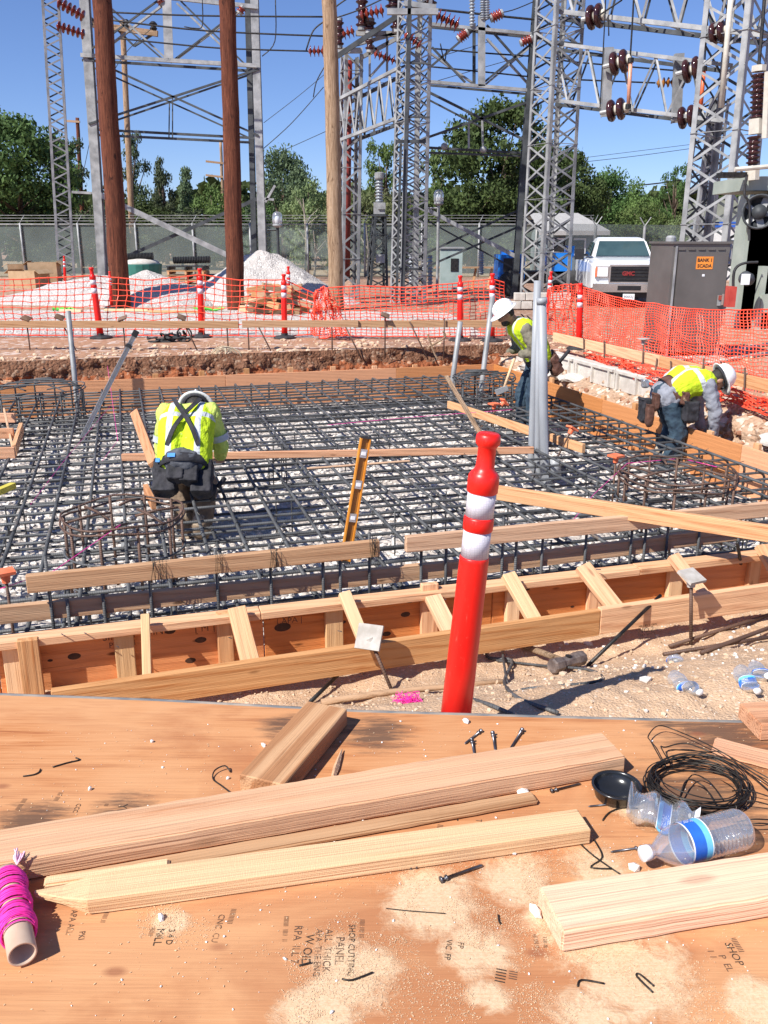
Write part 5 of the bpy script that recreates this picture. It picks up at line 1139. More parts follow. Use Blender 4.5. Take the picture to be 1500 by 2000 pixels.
# ================================================================ SUBSTATION STEELWORK
random.seed(5)
def steel(name, Y, label, cat='steel frame', px=300, py=540):
    return thing(name, (A(px, py, Y).x, Y, 0), label, cat)
def sbars(par, lst, Y, wpx=5, m=STEEL, nm='brace', dep=.10, dy=0.):
    for it in lst:
        x0, y0, x1, y1 = it[:4]; wp = it[4] if len(it) > 4 else wpx
        if m is STEELD: wp *= .66; dep = .05
        yy = Y + (it[5] if len(it) > 5 else 0) + dy
        a, b = A(x0, y0, yy), A(x1, y1, yy); wd = wp * (a - O).length / FOC
        # an angle section: two thin legs
        F3 = frame(b - a, (0, -1, 0)); L_ = (b - a).length; mb = MB(); c = (a + b) / 2
        mb.box(c, (L_, wd, .02), F3); mb.box(c + F3 @ V((0, -wd / 2 + .01, -dep / 2 - .0102)), (L_, .02, dep), F3)
        mb.obj(nm, m, par)
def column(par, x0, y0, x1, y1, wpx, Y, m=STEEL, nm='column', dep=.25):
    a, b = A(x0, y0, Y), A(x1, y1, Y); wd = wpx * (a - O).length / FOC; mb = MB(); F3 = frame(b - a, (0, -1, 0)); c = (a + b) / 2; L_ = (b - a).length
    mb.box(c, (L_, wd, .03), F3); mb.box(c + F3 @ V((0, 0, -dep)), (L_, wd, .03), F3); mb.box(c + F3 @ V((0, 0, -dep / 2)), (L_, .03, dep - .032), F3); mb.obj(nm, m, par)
def lattice(name, top, bot, w0, w1, nseg, label, m=STEEL, yaw=.4, leg=.07, br=.045, cat='lattice tower', md=None, xb=True, xl=False):
    top, bot = V(top), V(bot); th = thing(name, (bot.x, bot.y, 0), label, cat); cs = [(1, 1), (1, -1), (-1, -1), (-1, 1)]; ca, sa = math.cos(yaw), math.sin(yaw)
    def corner(k, u):
        c = bot.lerp(top, u); w_ = (w1 + (w0 - w1) * u) / 2; x, y = cs[k % 4]; return c + V(((x * ca - y * sa) * w_, (x * sa + y * ca) * w_, 0))
    for k in range(4):
        a, b = corner(k, 0), corner(k, 1); c = (a + b) / 2; mb = MB(); dirn = V(((cs[k][0] * ca - cs[k][1] * sa), (cs[k][0] * sa + cs[k][1] * ca), 0)).normalized()
        F3 = frame(b - a, dirn); R45 = Matrix.Rotation(R(45), 3, 'X'); L_ = (b - a).length
        F4 = F3 @ R45; mb.box(c + F4 @ V((0, -leg / 2, 0)), (L_, leg, .014), F4); mb.box(c + F4 @ V((0, 0, -leg / 2 - .0075)), (L_, .014, leg), F4); mb.obj('leg', m, th)
    for k in range(4):
        for i in range(nseg):
            u0, u1 = i / nseg, (i + 1) / nseg; fl = (i + k) % 2
            a, b = corner(k + fl, u0), corner(k + 1 - fl, u1); mb = MB(); mb.beam(a, b, br, .012, V((a + b) / 2 - bot.lerp(top, (u0 + u1) / 2))); mb.obj('lacing', (md or m) if k in (0, 3) else m, th)  # lacing of two sides can take the steel with shade in its colour
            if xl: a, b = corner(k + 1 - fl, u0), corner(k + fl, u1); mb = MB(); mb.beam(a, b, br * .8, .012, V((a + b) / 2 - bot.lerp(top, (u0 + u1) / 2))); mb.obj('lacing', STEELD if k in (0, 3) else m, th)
            if xb and i % 3 == 0: mb = MB(); mb.beam(corner(k, u0), corner(k + 1, u0), br, .012); mb.obj('strut', m, th)
    return th
def truss(par, p00, p01, p10, p11, n, dep, m=STEEL, ch=.07, br=.04, ax=(0, 1, 0)):      # top chord p00-p01, bottom chord p10-p11, two planes
    d = V(ax) * dep
    for s_ in (0, 1):
        for a, b in ((p00, p01), (p10, p11)): mb = MB(); mb.beam(a + d * s_, b + d * s_, ch, ch); mb.obj('chord', m if not s_ else STEELD, par)  # rear plane uses the shade-coloured steel copy
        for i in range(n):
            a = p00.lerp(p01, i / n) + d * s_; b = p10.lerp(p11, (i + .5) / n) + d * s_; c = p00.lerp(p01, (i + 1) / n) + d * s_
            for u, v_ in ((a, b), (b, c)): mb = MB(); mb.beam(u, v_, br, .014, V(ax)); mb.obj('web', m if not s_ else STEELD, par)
    for i in range(n):
        for a, b in ((p00, p01), (p10, p11)):
            mb = MB(); mb.beam(a.lerp(b, i / n), a.lerp(b, (i + 1) / n) + d, br * .8, .012); mb.obj('lacing', m, par)
INSR = M1('brown_porcelain', (.16, .022, .015), (.26, .045, .03), 5., .15); INSD = M1('dark_porcelain', (.030, .010, .012), (.06, .02, .02), 5., .12); INSG = M1('grey_porcelain', (.26, .29, .32), (.36, .39, .42), 5., .2); CREAM = M1('cream_cement', (.50, .47, .40), (.62, .58, .5), 9., .7)
def discs(x0, y0, x1, y1, Y, n, rpx, label, m=INSR, Y2=None, group='strings of brown disc insulators'):
    a, b = A(x0, y0, Y), A(x1, y1, Y2 or Y); th = thing('disc_insulator', a, label, 'insulator', group); k = (a - O).length / FOC; r = rpx * k; d = (b - a).normalized(); L_ = (b - a).length
    mb = MB(); mb.tube([a, b], r * .18, 6); mb.obj('rod', STEEL, th)
    for i in range(n):
        c = a.lerp(b, (i + .5) / n); s_ = L_ / n; mb = MB(); mb.lathe([(r * .3, -s_ * .4), (r * .55, -s_ * .1), (r, s_ * .02), (r, s_ * .12), (r * .35, s_ * .22), (r * .3, s_ * .42)], 12, c, d); mb.obj('disc', m, th, True)
    return th
def ribbed(x0, y0, x1, y1, Y, n, rpx, label, m=INSD, group='ribbed post insulators', cat='insulator'):
    a, b = A(x0, y0, Y), A(x1, y1, Y); th = thing('post_insulator', a, label, cat, group); r = rpx * (a - O).length / FOC; L_ = (b - a).length; prof = [(r * .62, 0)]
    for i in range(n): z = L_ * (i + .2) / n; s_ = L_ / n; prof += [(r * .62, z), (r, z + s_ * .25), (r * .95, z + s_ * .38), (r * .62, z + s_ * .5)]
    prof.append((r * .62, L_)); mb = MB(); mb.lathe(prof, 14, a, b - a); mb.obj('sheds', m, th, True)
    for q in (a, b): mb = MB(); mb.lathe([(r * .7, -r * .25), (r * .7, r * .25)], 12, q, b - a); mb.obj('flange', STEEL, th)
    return th
# ---- left bus frame
YL = 36.; fl_ = steel('bus_frame', YL, 'left steel bus frame with crossed braces behind the two brown poles', px=190)
column(fl_, 159, -70, 200, 541, 15, YL); column(fl_, 494, -70, 514, 545, 13, YL); column(fl_, 481, -70, 498, 545, 9, YL + .9, STEELD)
sbars(fl_, [(157, 107, 502, 128, 6), (157, -24, 502, 13, 6), (325, -20, 330, 120, 15)], YL - .1, 6, STEEL, 'chord')
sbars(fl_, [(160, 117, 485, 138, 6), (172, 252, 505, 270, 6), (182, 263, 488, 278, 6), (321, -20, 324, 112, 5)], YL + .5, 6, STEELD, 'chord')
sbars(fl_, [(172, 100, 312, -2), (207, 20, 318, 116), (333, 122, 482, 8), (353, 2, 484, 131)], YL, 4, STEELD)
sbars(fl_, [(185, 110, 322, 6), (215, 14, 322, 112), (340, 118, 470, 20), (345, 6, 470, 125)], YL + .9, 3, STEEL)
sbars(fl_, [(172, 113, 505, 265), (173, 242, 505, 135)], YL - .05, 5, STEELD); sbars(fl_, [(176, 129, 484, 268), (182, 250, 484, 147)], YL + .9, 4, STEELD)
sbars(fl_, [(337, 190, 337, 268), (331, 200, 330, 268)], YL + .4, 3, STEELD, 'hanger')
sbars(fl_, [(180, 373, 492, 521, 9)], YL, 9, STEEL); sbars(fl_, [(197, 523, 505, 387, 9)], YL + .25, 9, STEELD)
sbars(fl_, [(140, 375, 178, 377, 4), (515, 388, 535, 390, 4), (518, 395, 537, 362, 4)], YL, 4, STEEL, 'bracket')
# ---- slim lattice mast
lattice('lattice_mast', A(95, -60, 34.6), A(131, 557, 34.6), .60, .62, 34, 'slim lattice mast at the far left of the picture', STEEL, .35, .08, .05, 'lattice mast', STEELD, False)
discs(112, 3, 165, 33, 34.4, 6, 9, 'upper string of brown discs between the slim mast and the left column'); discs(110, 50, 166, 68, 34.4, 6, 8, 'lower string of brown discs between the slim mast and the left column')
ribbed(318, 8, 314, 0, YL, 2, 8, 'red insulator cap on the left frame top chord', INSR); ribbed(468, 25, 474, 14, YL, 2, 8, 'red insulator cap beside the second brown pole', INSR)
# ---- wooden poles
def pole(x0, y0, x1, y1, w0, w1, Y, m, label, cross=None):
    a, b = A(x1, y1, Y), A(x0, y0, Y); a.z = -.3; k = (a - O).length / FOC; n = 24
    th = thing('utility_pole', (a.x, a.y, 0), label, 'pole', 'wooden poles'); mb = MB()
    path = [a.lerp(b, i / n) + V((.02 * fbm(i * .4, Y), 0, 0)) for i in range(n + 1)]; mb.tube(path, [(w1 + (w0 - w1) * i / n) / 2 * k for i in range(n + 1)], 20)
    Mx = frame(b - a).to_4x4(); Mx.translation = a; mb.obj('shaft', m, th, True, Mx)
    return th
pole(195, -60, 236, 604, 31, 35, 22.3, W_POLE_R, 'thick reddish brown wooden pole, leftmost of the three big poles'); pole(442, -60, 461, 608, 27, 34, 21.6, W_POLE_R, 'reddish brown wooden pole right of the left bus frame braces'); pole(642, -60, 658, 608, 25, 28, 21.5, W_POLE_T, 'pale tan wooden pole in the middle of the picture')
pl = pole(239, 40, 258, 490, 9, 11, 50, W_POLE_T, 'thin distant utility pole with a crossarm behind the first brown pole')
mb = MB(); mb.beam(A(175, 47, 49.8), A(308, 66, 49.8), .22, .26); mb.obj('crossarm', W_POLE_T, pl)
for x, y in ((247, 42), (300, 46), (178, 38)): mb = MB(); q = A(x, y + 14, 49.8); mb.lathe([(.12, 0), (.2, .1), (.12, .2), (.22, .3), (.1, .42)], 10, q); mb.obj('insulator', BLKM, pl)
mb = MB(); mb.beam(A(262, 90, 50), A(300, 66, 49.9), .12, .1); mb.beam(A(262, 90, 50), A(225, 54, 49.9), .12, .1); mb.obj('arm_brace', STEELD, pl)
pl = pole(151, 230, 166, 528, 6, 8, 58, W_POLE_R, 'thin rusty distant pole beside the slim lattice mast')
for y in (236, 284, 330): mb = MB(); mb.beam(A(125, y, 57.9), A(156, y + 2, 57.9), .1, .12); mb.obj('crossarm', W_GREY, pl)
pl = pole(431, 278, 437, 470, 5, 6, 60, W_POLE_T, 'distant utility pole with insulators left of the second brown pole')
for y in (315, 342): mb = MB(); mb.beam(A(402, y, 59.9), A(436, y + 4, 59.9), .1, .12); mb.obj('crossarm', W_GREY, pl)
# ---- central tower and what it carries
YC2 = 24.
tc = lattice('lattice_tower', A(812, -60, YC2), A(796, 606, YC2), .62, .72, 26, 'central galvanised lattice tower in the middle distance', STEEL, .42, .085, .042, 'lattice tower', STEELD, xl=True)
column(tc, 816, 60, 812, 600, 9, YC2 + .1, STEEL, 'cable_tray', .05); sbars(tc, [(800, 0, 792, 300, 9), (792, 300, 786, 606, 10)], YC2 - .5, 9, STEELD, 'ladder_rail'); sbars(tc, [(783, 280, 774, 602, 7)], YC2 - .6, 7, STEELD, 'ladder_rail')
sbars(tc, [(774, 276, 832, 276, 8), (790, 228, 840, 229, 4), (786, 122, 842, 124, 4), (765, 524, 825, 526, 6)], YC2 - .45, 6, STEELD, 'collar')
sbars(tc, [(756, 22, 856, 22, 9, -.5), (790, 6, 852, 14, 8, -.4)], YC2, 8, STEEL, 'head_beam')
lt2 = lattice('lattice_tower', A(687, 108, 25.5), A(680, 590, 25.5), .48, .52, 16, 'smaller lattice tower just right of the tan pole', STEEL, .3, .08, .05, 'lattice tower', STEELD)
mb = MB(); mb.tube([A(681, 118, 25.5), A(677, 540, 25.5)], .10, 10); mb.obj('red_standpipe', M1('oxide_red', (.20, .025, .02), (.28, .045, .035), 4., .5), lt2, True)
br_ = thing('truss_beam', A(720, 230, 24.8), 'lattice beam between the small tower and the central tower', 'truss')
truss(br_, A(663, 193, 25.3), A(782, 131, 24.1), A(665, 273, 25.3), A(782, 228, 24.1), 6, .7, STEEL, .075, .04, (.35, .93, 0))
sbars(br_, [(640, 122, 800, 15, 12)], 24.2, 12, STEELD, 'strut'); sbars(br_, [(660, 98, 708, 98, 8), (695, 64, 780, 66, 8), (705, 112, 780, 72, 6), (722, 72, 722, 165, 4), (756, 72, 756, 150, 4), (724, 85, 756, 118, 3), (722, 150, 756, 112, 3), (690, 88, 790, 60, 5)], 25., 6, STEEL, 'brace'); sbars(br_, [(660, 105, 770, 32, 3)], 24.6, 3, M1('reddish_rod', (.30, .10, .08), (.38, .15, .12), 5., .5), 'operating_rod')
for x, y0, y1, r, lb in ((707, 56, -4, 11, 'dark stacked insulator above the small tower'), (662, 92, 38, 9, 'dark stacked insulator beside the tan pole'), (722, 62, 40, 12, 'short dark insulator on the small tower platform'), (775, 60, 30, 12, 'short dark insulator beside the central tower'), (770, 20, -10, 16, 'large dark insulator on top of the central tower'), (838, 12, -12, 14, 'large dark insulator right of the central tower head'), (722, 100, 75, 8, 'small dark insulator below the platform')):
    ribbed(x, y0, x, y1, 24.6, 4 if y0 - y1 > 40 else 2, r, lb)
discs(702, 30, 750, 20, 24.4, 5, 11, 'string of brown discs left of the central tower head'); discs(602, 100, 634, 100, 21.9, 4, 9, 'string of brown discs left of the tan pole'); discs(660, 70, 692, 60, 25., 4, 10, 'string of brown discs between tan pole and small tower'); discs(730, 104, 780, 122, 24.6, 6, 8, 'lower string of brown discs left of the central tower'); discs(852, 30, 896, 50, 23.8, 5, 13, 'string of large brown discs right of the central tower head'); discs(790, 66, 822, 90, 23.6, 4, 9, 'string of brown discs crossing the central tower')
# ---- bus frame between central and right tower
YB = 26.; fb = steel('bus_frame', YB, 'right steel bus frame with crossed braces behind the central tower', px=940)
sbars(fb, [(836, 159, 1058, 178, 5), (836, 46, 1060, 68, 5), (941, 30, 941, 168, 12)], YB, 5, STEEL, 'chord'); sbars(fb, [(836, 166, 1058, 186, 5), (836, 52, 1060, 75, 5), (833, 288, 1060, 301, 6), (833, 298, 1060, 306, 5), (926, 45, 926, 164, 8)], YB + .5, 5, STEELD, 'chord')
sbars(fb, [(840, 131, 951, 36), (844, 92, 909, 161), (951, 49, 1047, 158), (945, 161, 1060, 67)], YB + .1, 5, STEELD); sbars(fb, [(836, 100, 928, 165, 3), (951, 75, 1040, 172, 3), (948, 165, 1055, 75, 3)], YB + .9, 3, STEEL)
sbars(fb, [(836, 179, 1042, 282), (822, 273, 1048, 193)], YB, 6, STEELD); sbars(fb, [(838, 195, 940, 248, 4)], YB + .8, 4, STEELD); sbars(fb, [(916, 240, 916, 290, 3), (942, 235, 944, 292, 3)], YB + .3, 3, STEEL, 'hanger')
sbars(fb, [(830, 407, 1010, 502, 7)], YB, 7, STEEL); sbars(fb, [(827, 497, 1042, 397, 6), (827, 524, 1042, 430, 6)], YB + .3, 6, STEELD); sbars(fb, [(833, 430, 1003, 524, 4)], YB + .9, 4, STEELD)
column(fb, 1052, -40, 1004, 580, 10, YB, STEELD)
for x, y, lb in ((868, 286, 'small pulley on the right bus frame beam'), (944, 292, 'small hook insulator on the right bus frame beam')):
    mb = MB(); mb.lathe([(.05, -.04), (.10, 0), (.05, .04)], 10, A(x, y, YB - .1), (0, 1, 0)); mb.obj('pulley', STEEL, None, True, label=lb, cat='pulley')
for x, y0, y1, lb in ((922, 50, -8, 'left grey ribbed insulator on the right bus frame'), (943, 36, -8, 'middle grey ribbed insulator on the right bus frame'), (951, 36, -8, 'third grey ribbed insulator close to the middle one'), (1050, 60, 12, 'grey ribbed insulator left of the right tower')): ribbed(x, y0, x, y1, YB, 9, 5.5, lb, INSG)
ribbed(896, 76, 912, 64, YB, 4, 9, 'red barrel insulator lying on a brace of the right bus frame', INSR); ribbed(960, 36, 980, 26, YB, 4, 9, 'red barrel insulator above the right bus frame posts', INSR); ribbed(1018, 84, 1038, 75, YB, 4, 8, 'red barrel insulator near the right tower', INSR)
# ---- right towers and the beams between them
YRT = 24.5
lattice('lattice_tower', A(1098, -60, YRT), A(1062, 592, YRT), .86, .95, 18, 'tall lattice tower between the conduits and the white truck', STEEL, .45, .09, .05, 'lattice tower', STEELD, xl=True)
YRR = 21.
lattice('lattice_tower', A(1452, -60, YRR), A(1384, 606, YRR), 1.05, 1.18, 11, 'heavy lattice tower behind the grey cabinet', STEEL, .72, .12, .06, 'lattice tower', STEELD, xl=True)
lattice('lattice_mast', A(1395, 195, 23.), A(1348, 560, 23.), .5, .6, 22, 'slim ladder-like mast left of the heavy tower', STEEL, .3, .07, .04, 'lattice mast', STEELD, False)
mb = MB(); mb.tube([A(1431, -40, 20.2), A(1408, 210, 20.2)], .055, 10); mb.obj('riser_pipe', CREAM, None, True, label='cream riser pipe on the heavy right tower', cat='pipe')
tb = thing('truss_beam', A(1250, 160, 23.5), 'lattice beam between the two right towers carrying double insulators', 'truss')
truss(tb, A(1085, 85, 24.2), A(1430, 128, 21.2), A(1078, 195, 24.2), A(1412, 236, 21.2), 5, .8, STEEL, .08, .045, (.3, .95, 0))
for x, y0, y1 in ((1190, 92, 228), (1328, 104, 240)): sbars(tb, [(x, y0, x - 6, y1, 15)], 23. if x < 1300 else 22.2, 15, STEEL, 'hanger_plate', .12)
tb2 = thing('truss_beam', A(1250, 40, 23.5), 'upper lattice beam between the two right towers at the top edge', 'truss')
truss(tb2, A(1085, -110, 24.2), A(1520, -70, 20.8), A(1088, 22, 24.2), A(1520, 72, 20.8), 6, .8, STEEL, .10, .055, (.3, .95, 0))
sbars(tb2, [(1080, 82, 1136, 88, 9)], 24., 9, STEELD, 'shelf')
def dbl(x0, y0, x1, y1, Y, rpx, label):
    a, b = A(x0, y0, Y), A(x1, y1, Y - .25); th = thing('post_insulator', a, label, 'insulator', 'double-shed dark brown insulators'); k = (a - O).length / FOC; r = rpx * k; d = b - a; L_ = d.length
    for u0 in (.05, .52): mb = MB(); mb.lathe([(r * .5, L_ * u0), (r * .92, L_ * (u0 + .03)), (r, L_ * (u0 + .12)), (r * .98, L_ * (u0 + .22)), (r * .8, L_ * (u0 + .30)), (r * .45, L_ * (u0 + .34))], 18, a, d); mb.obj('shed', INSD, th, True)
    for u0, u1, q in ((.36, .52, .45), (.84, 1.02, .46)): mb = MB(); mb.lathe([(r * q, L_ * u0), (r * q, L_ * u1)], 14, a, d); mb.obj('cement_cap', CREAM, th, True)
    mb = MB(); mb.tube([a - d * .35, a + d * .05], r * .2, 8); mb.obj('mount_rod', STEEL, th); return th
dbl(1148, 36, 1182, 28, 23.6, 19, 'dark double insulator at the upper left of the right beams'); dbl(1192, 127, 1232, 116, 22.8, 19, 'dark double insulator at the top of the left hanger plate'); dbl(1186, 218, 1226, 210, 22.8, 18, 'dark double insulator at the bottom of the left hanger plate'); dbl(1334, 141, 1374, 130, 22., 19, 'dark double insulator at the top of the right hanger plate'); dbl(1325, 232, 1364, 224, 22., 18, 'dark double insulator at the bottom of the right hanger plate'); dbl(1388, 68, 1422, 58, 21., 17, 'dark double insulator beside the riser pipe')
ORR = M1('orange_fuse_tube', (.62, .10, .03), (.72, .16, .06), 5., .4); PKR = M1('pale_fuse_tube', (.62, .28, .18), (.7, .35, .24), 5., .4)
for x0, y0, x1, y1, Y, m, lb in ((1232, 118, 1227, 208, 22.4, PKR, 'pale orange fuse tube between the left pair of double insulators'), (1375, 134, 1368, 218, 21.6, ORR, 'red-orange fuse tube between the right pair of double insulators')):
    th = thing('fuse_tube', A(x0, y0, Y), lb, 'fuse', 'fuse tubes'); mb = MB(); mb.tube([A(x0, y0, Y), A(x1, y1, Y)], .045, 10); mb.obj('tube', m, th, True)
    for q in (A(x0, y0, Y), A(x1, y1, Y)): mb = MB(); mb.lathe([(.07, -.05), (.07, .05)], 10, q, (0, 0, 1)); mb.obj('clip', BLKM, th)
discs(1282, 162, 1318, 160, 24, 4, 8, 'string of amber discs hanging behind the right beams', M1('amber_porcelain', (.28, .10, .02), (.40, .18, .05), 5., .15))
# ---- wires
def cable(pts, Y, label, r=.016, Y2=None, sag=0.):
    q = [A(x, y, Y + (Y2 - Y) * i / (len(pts) - 1) if Y2 else Y) for i, (x, y) in enumerate(pts)]
    mb = MB(); mb.tube(smoothpath(q, 5), r, 5); mb.obj('power_line', BLKM, None, True, label=label, cat='power line', group='power lines')
for i, (pts, Y, r) in enumerate((([(210, 22), (235, 25), (400, 31), (640, 33)], 34, .03), ([(205, 38), (400, 60), (640, 71)], 34, .03), ([(230, 75), (400, 92), (500, 97), (602, 100)], 34, .028), ([(300, 52), (240, 110), (190, 200)], 49, .02), ([(512, 110), (537, 80), (538, 0)], 34, .02), ([(395, 0), (395, 50), (380, 55), (360, 52)], 34, .02), ([(836, 94), (950, 104), (1060, 112), (1130, 122), (1320, 138)], 26.5, .022), ([(838, 130), (960, 142), (1060, 152), (1180, 158), (1280, 162)], 26.5, .022), ([(850, 18), (960, 30), (1060, 40)], 26, .03), ([(1238, -10), (1234, 60), (1231, 108)], 22.5, .022), ([(1385, -10), (1380, 60), (1376, 122)], 21.8, .022), ([(1183, -10), (1180, 60), (1172, 210)], 23, .016), ([(1188, 30), (1189, 70)], 23, .016), ([(1170, 30), (1215, 0)], 23.2, .02), ([(515, 290), (570, 240), (632, 170)], 45, .02), ([(515, 240), (580, 190), (640, 140)], 45, .014), ([(540, 300), (640, 255)], 60, .02), ([(1125, 318), (1240, 305), (1350, 290)], 70, .02), ([(1125, 310), (1350, 282)], 70, .016), ([(1130, 365), (1245, 362), (1330, 352)], 70, .05), ([(640, 30), (660, 10), (690, -10)], 23, .018), ([(598, 98), (612, 60), (636, 40)], 22.2, .018), ([(612, 190), (618, 160), (634, 130)], 30, .018), ([(860, 85), (868, 120), (872, 97)], 25, .016), ([(640, 40), (700, 20), (760, -8)], 23, .016), ([(1060, -5), (1000, 20), (950, 28)], 26, .014), ([(960, 80), (860, 110), (760, 140)], 40, .014), ([(1040, 105), (950, 130), (830, 165)], 40, .014), ([(175, 90), (185, 160), (192, 190), (160, 350)], 40, .014))):
    cable(pts, Y, ['upper line of the three crossing behind the brown poles', 'middle line of the three crossing behind the brown poles', 'lowest line of the three, ending at the tan pole insulator', 'thin line dropping from the crossarm of the distant pole', 'looped jumper hanging right of the second brown pole', 'looped jumper hanging between the brown poles', 'upper line running from the central tower to the right beams', 'lower line running from the central tower to the amber discs', 'thick conductor from the central tower head to the right', 'vertical line down to the upper left double insulator', 'vertical line down to the red-orange fuse tube', 'vertical line beside the left hanger plate', 'short vertical line under the upper left double insulator', 'line rising from the upper left double insulator', 'slanting thin line left of the tan pole', 'upper slanting thin line left of the tan pole', 'faint far line low left of the tan pole', 'lower faint line in the gap between the right towers', 'upper faint line in the gap between the right towers', 'low line above the house roof', 'line curving up from behind the tan pole', 'jumper curving down to the tan pole insulator', 'jumper with clamp left of the tan pole', 'looped jumper right of the central tower', 'line to the top right of the tan pole', 'line rising at the top of the right bus frame', 'faint slanting line behind the central tower', 'second faint slanting line behind the right bus frame', 'thin slack line beside the left column'][i], r)
# ================================================================ BACKGROUND: fence, trees, house, truck, machines, heaps
random.seed(31)
# ---- fence
YF = 41.
FEN = NT('green_screen_mesh'); v0 = FEN.coord((1, 1, 1), 'Object'); 
FEN.set(Base_Color=(.26, .31, .29, 1), Roughness=.9, Alpha=FEN.math('MULTIPLY_ADD', FEN.noise(v0, .8, 4), .30, .12)); FEN = FEN.mat
fe = thing('chain_link_fence', A(500, 550, YF), 'tall chain link fence with green screen mesh along the back of the yard', 'fence')
X0, X1, FH = -24., 9.4, 2.3
for i, x in enumerate(np.arange(X0, X1 + .1, 2.57)):
    y = YF - .06 * (x - X0) * .0; mb = MB(); mb.tube([V((x, y, -.1)), V((x, y, FH + .05))], .045, 8); mb.tube([V((x, y, FH + .05)), V((x + .18, y + .18, FH + .40))], .014, 6); mb.obj('post', STEEL, fe, True)
    if x < X1 - .2:
        mb = MB(); mb.box((x + 1.285, y + .05, FH / 2 + .03), (2.56, .012, FH - .08)); mb.obj('screen_panel', FEN, fe)
for z in (FH, FH + .14, FH + .26, FH + .38):
    mb = MB(); mb.tube([V((X0, YF + (z - FH) * .4, z)), V((X1, YF + (z - FH) * .4, z))], .022 if z == FH else .010, 5); mb.obj('top_rail' if z == FH else 'barbed_wire', STEEL, fe)
f2 = thing('chain_link_fence', (9.6, 33, 0), 'grey yard fence with angled barbed wire arms behind the white truck', 'fence')
for x, y in ((7.4, 32), (9.4, 33.0), (12.2, 34.4)):
    mb = MB(); mb.tube([V((x, y, 0)), V((x, y, 2.1))], .05, 8)
    for s_ in (-1, 1): mb.tube([V((x, y, 2.1)), V((x + s_ * .2, y, 2.4))], .02, 6)
    mb.obj('post', STEEL, f2)
for (xa, ya), (xb, yb) in (((6.2, 31.), (9.4, 33.)), ((9.42, 33.01), (12.2, 34.4))): mb = MB(); mb.beam((xa, ya + .1, 1.1), (xb, yb + .1, 1.1), .012, 2.1); mb.obj('screen_panel', FEN, f2)
# ---- trees
LEAF = {}
def leafmat(nm, c1, c2):
    t = NT(nm); oi = t.n('ShaderNodeObjectInfo').outputs['Random']; v0 = t.coord((1, 1, 1), 'Object')
    c = t.ramp(t.noise(v0, 3.2, 3, .7), [(.35, c1), (.65, c2)])
    hs = t.n('ShaderNodeHueSaturation', {'Color': c, 'Value': t.math('MULTIPLY_ADD', oi, .7, .65), 'Hue': t.math('MULTIPLY_ADD', oi, .05, .475)})
    t.set(Base_Color=hs.outputs[0], Roughness=.75, Specular_IOR_Level=.25)
    tr = t.n('ShaderNodeBsdfTranslucent', {'Color': hs.outputs[0]}); mx = t.n('ShaderNodeMixShader', {0: .25, 1: t.b.outputs[0], 2: tr.outputs[0]})
    t.t.links.new(mx.outputs[0], t.t.nodes['Material Output'].inputs['Surface']); return t.mat
LD = leafmat('oak_leaves', (.045, .080, .024), (.11, .165, .05)); LM = leafmat('green_leaves', (.07, .12, .032), (.16, .22, .065)); LP = leafmat('pine_needles', (.065, .095, .05), (.14, .175, .09)); LO = leafmat('pale_leaves', (.12, .155, .06), (.23, .26, .12))
BARK = M1('bark', (.10, .07, .05), (.17, .12, .09), 9., .95, bump=.6, bscale=40); BARKP = M1('pale_bark', (.34, .29, .23), (.45, .38, .3), 9., .95)
def crown(kind, seed):                                   # unit crown: about 1 wide, 1 high, base at z=0
    rng = np.random.default_rng(seed); cl = []
    if kind == 'round':
        for i in range(46):
            a = rng.random() * 6.28; z = .12 + .86 * rng.random(); rr = .50 * math.sin(math.pi * min(.97, (z * .9 + .12))) ** .6 * (.45 + .6 * rng.random() ** .5); cl.append((rr * math.cos(a), rr * math.sin(a), z, .09 + .09 * rng.random()))
    elif kind == 'pine':
        for i in range(46):
            z = .08 + .9 * rng.random() ** 1.1; rr = (1.05 - z) * .44 * (.4 + .7 * rng.random()); a = rng.random() * 6.28; cl.append((rr * math.cos(a), rr * math.sin(a), z, .05 + .06 * rng.random()))
    elif kind == 'sparse':
        for i in range(24):
            a = rng.random() * 6.28; z = .25 + .73 * rng.random(); rr = .45 * rng.random() ** .7 * (1.1 - .4 * z); cl.append((rr * math.cos(a), rr * math.sin(a), z, .06 + .06 * rng.random()))
    else:
        for i in range(40):
            a = rng.random() * 6.28; rr = .48 * rng.random() ** .6; z = .06 + .90 * rng.random() * (1 - rr * .7); cl.append((rr * math.cos(a), rr * math.sin(a), z, .09 + .08 * rng.random()))
    vs = []; fs = []
    for (x, y, z, r) in cl:
        n = int(210 * (r / .12) ** 1.5)
        d = rng.normal(size=(n, 3)); d /= np.linalg.norm(d, axis=1)[:, None]; p = np.array((x, y, z)) + d * r * (.35 + .75 * rng.random((n, 1))) * np.array((1.15, 1.15, .8))
        s_ = .012 + .016 * rng.random(n); u = rng.normal(size=(n, 3)); u /= np.linalg.norm(u, axis=1)[:, None]; w_ = np.cross(d + .5 * rng.normal(size=(n, 3)), u); w_ /= np.linalg.norm(w_, axis=1)[:, None] + 1e-6
        for i in range(n):
            o = len(vs); vs += [tuple(p[i] + u[i] * s_[i]), tuple(p[i] + w_[i] * s_[i] * .55), tuple(p[i] - u[i] * s_[i]), tuple(p[i] - w_[i] * s_[i] * .55)]; fs.append((o, o + 1, o + 2, o + 3))
    me = bpy.data.meshes.new('crown_' + kind); me.from_pydata(vs, [], fs); return me, cl
CR = {}
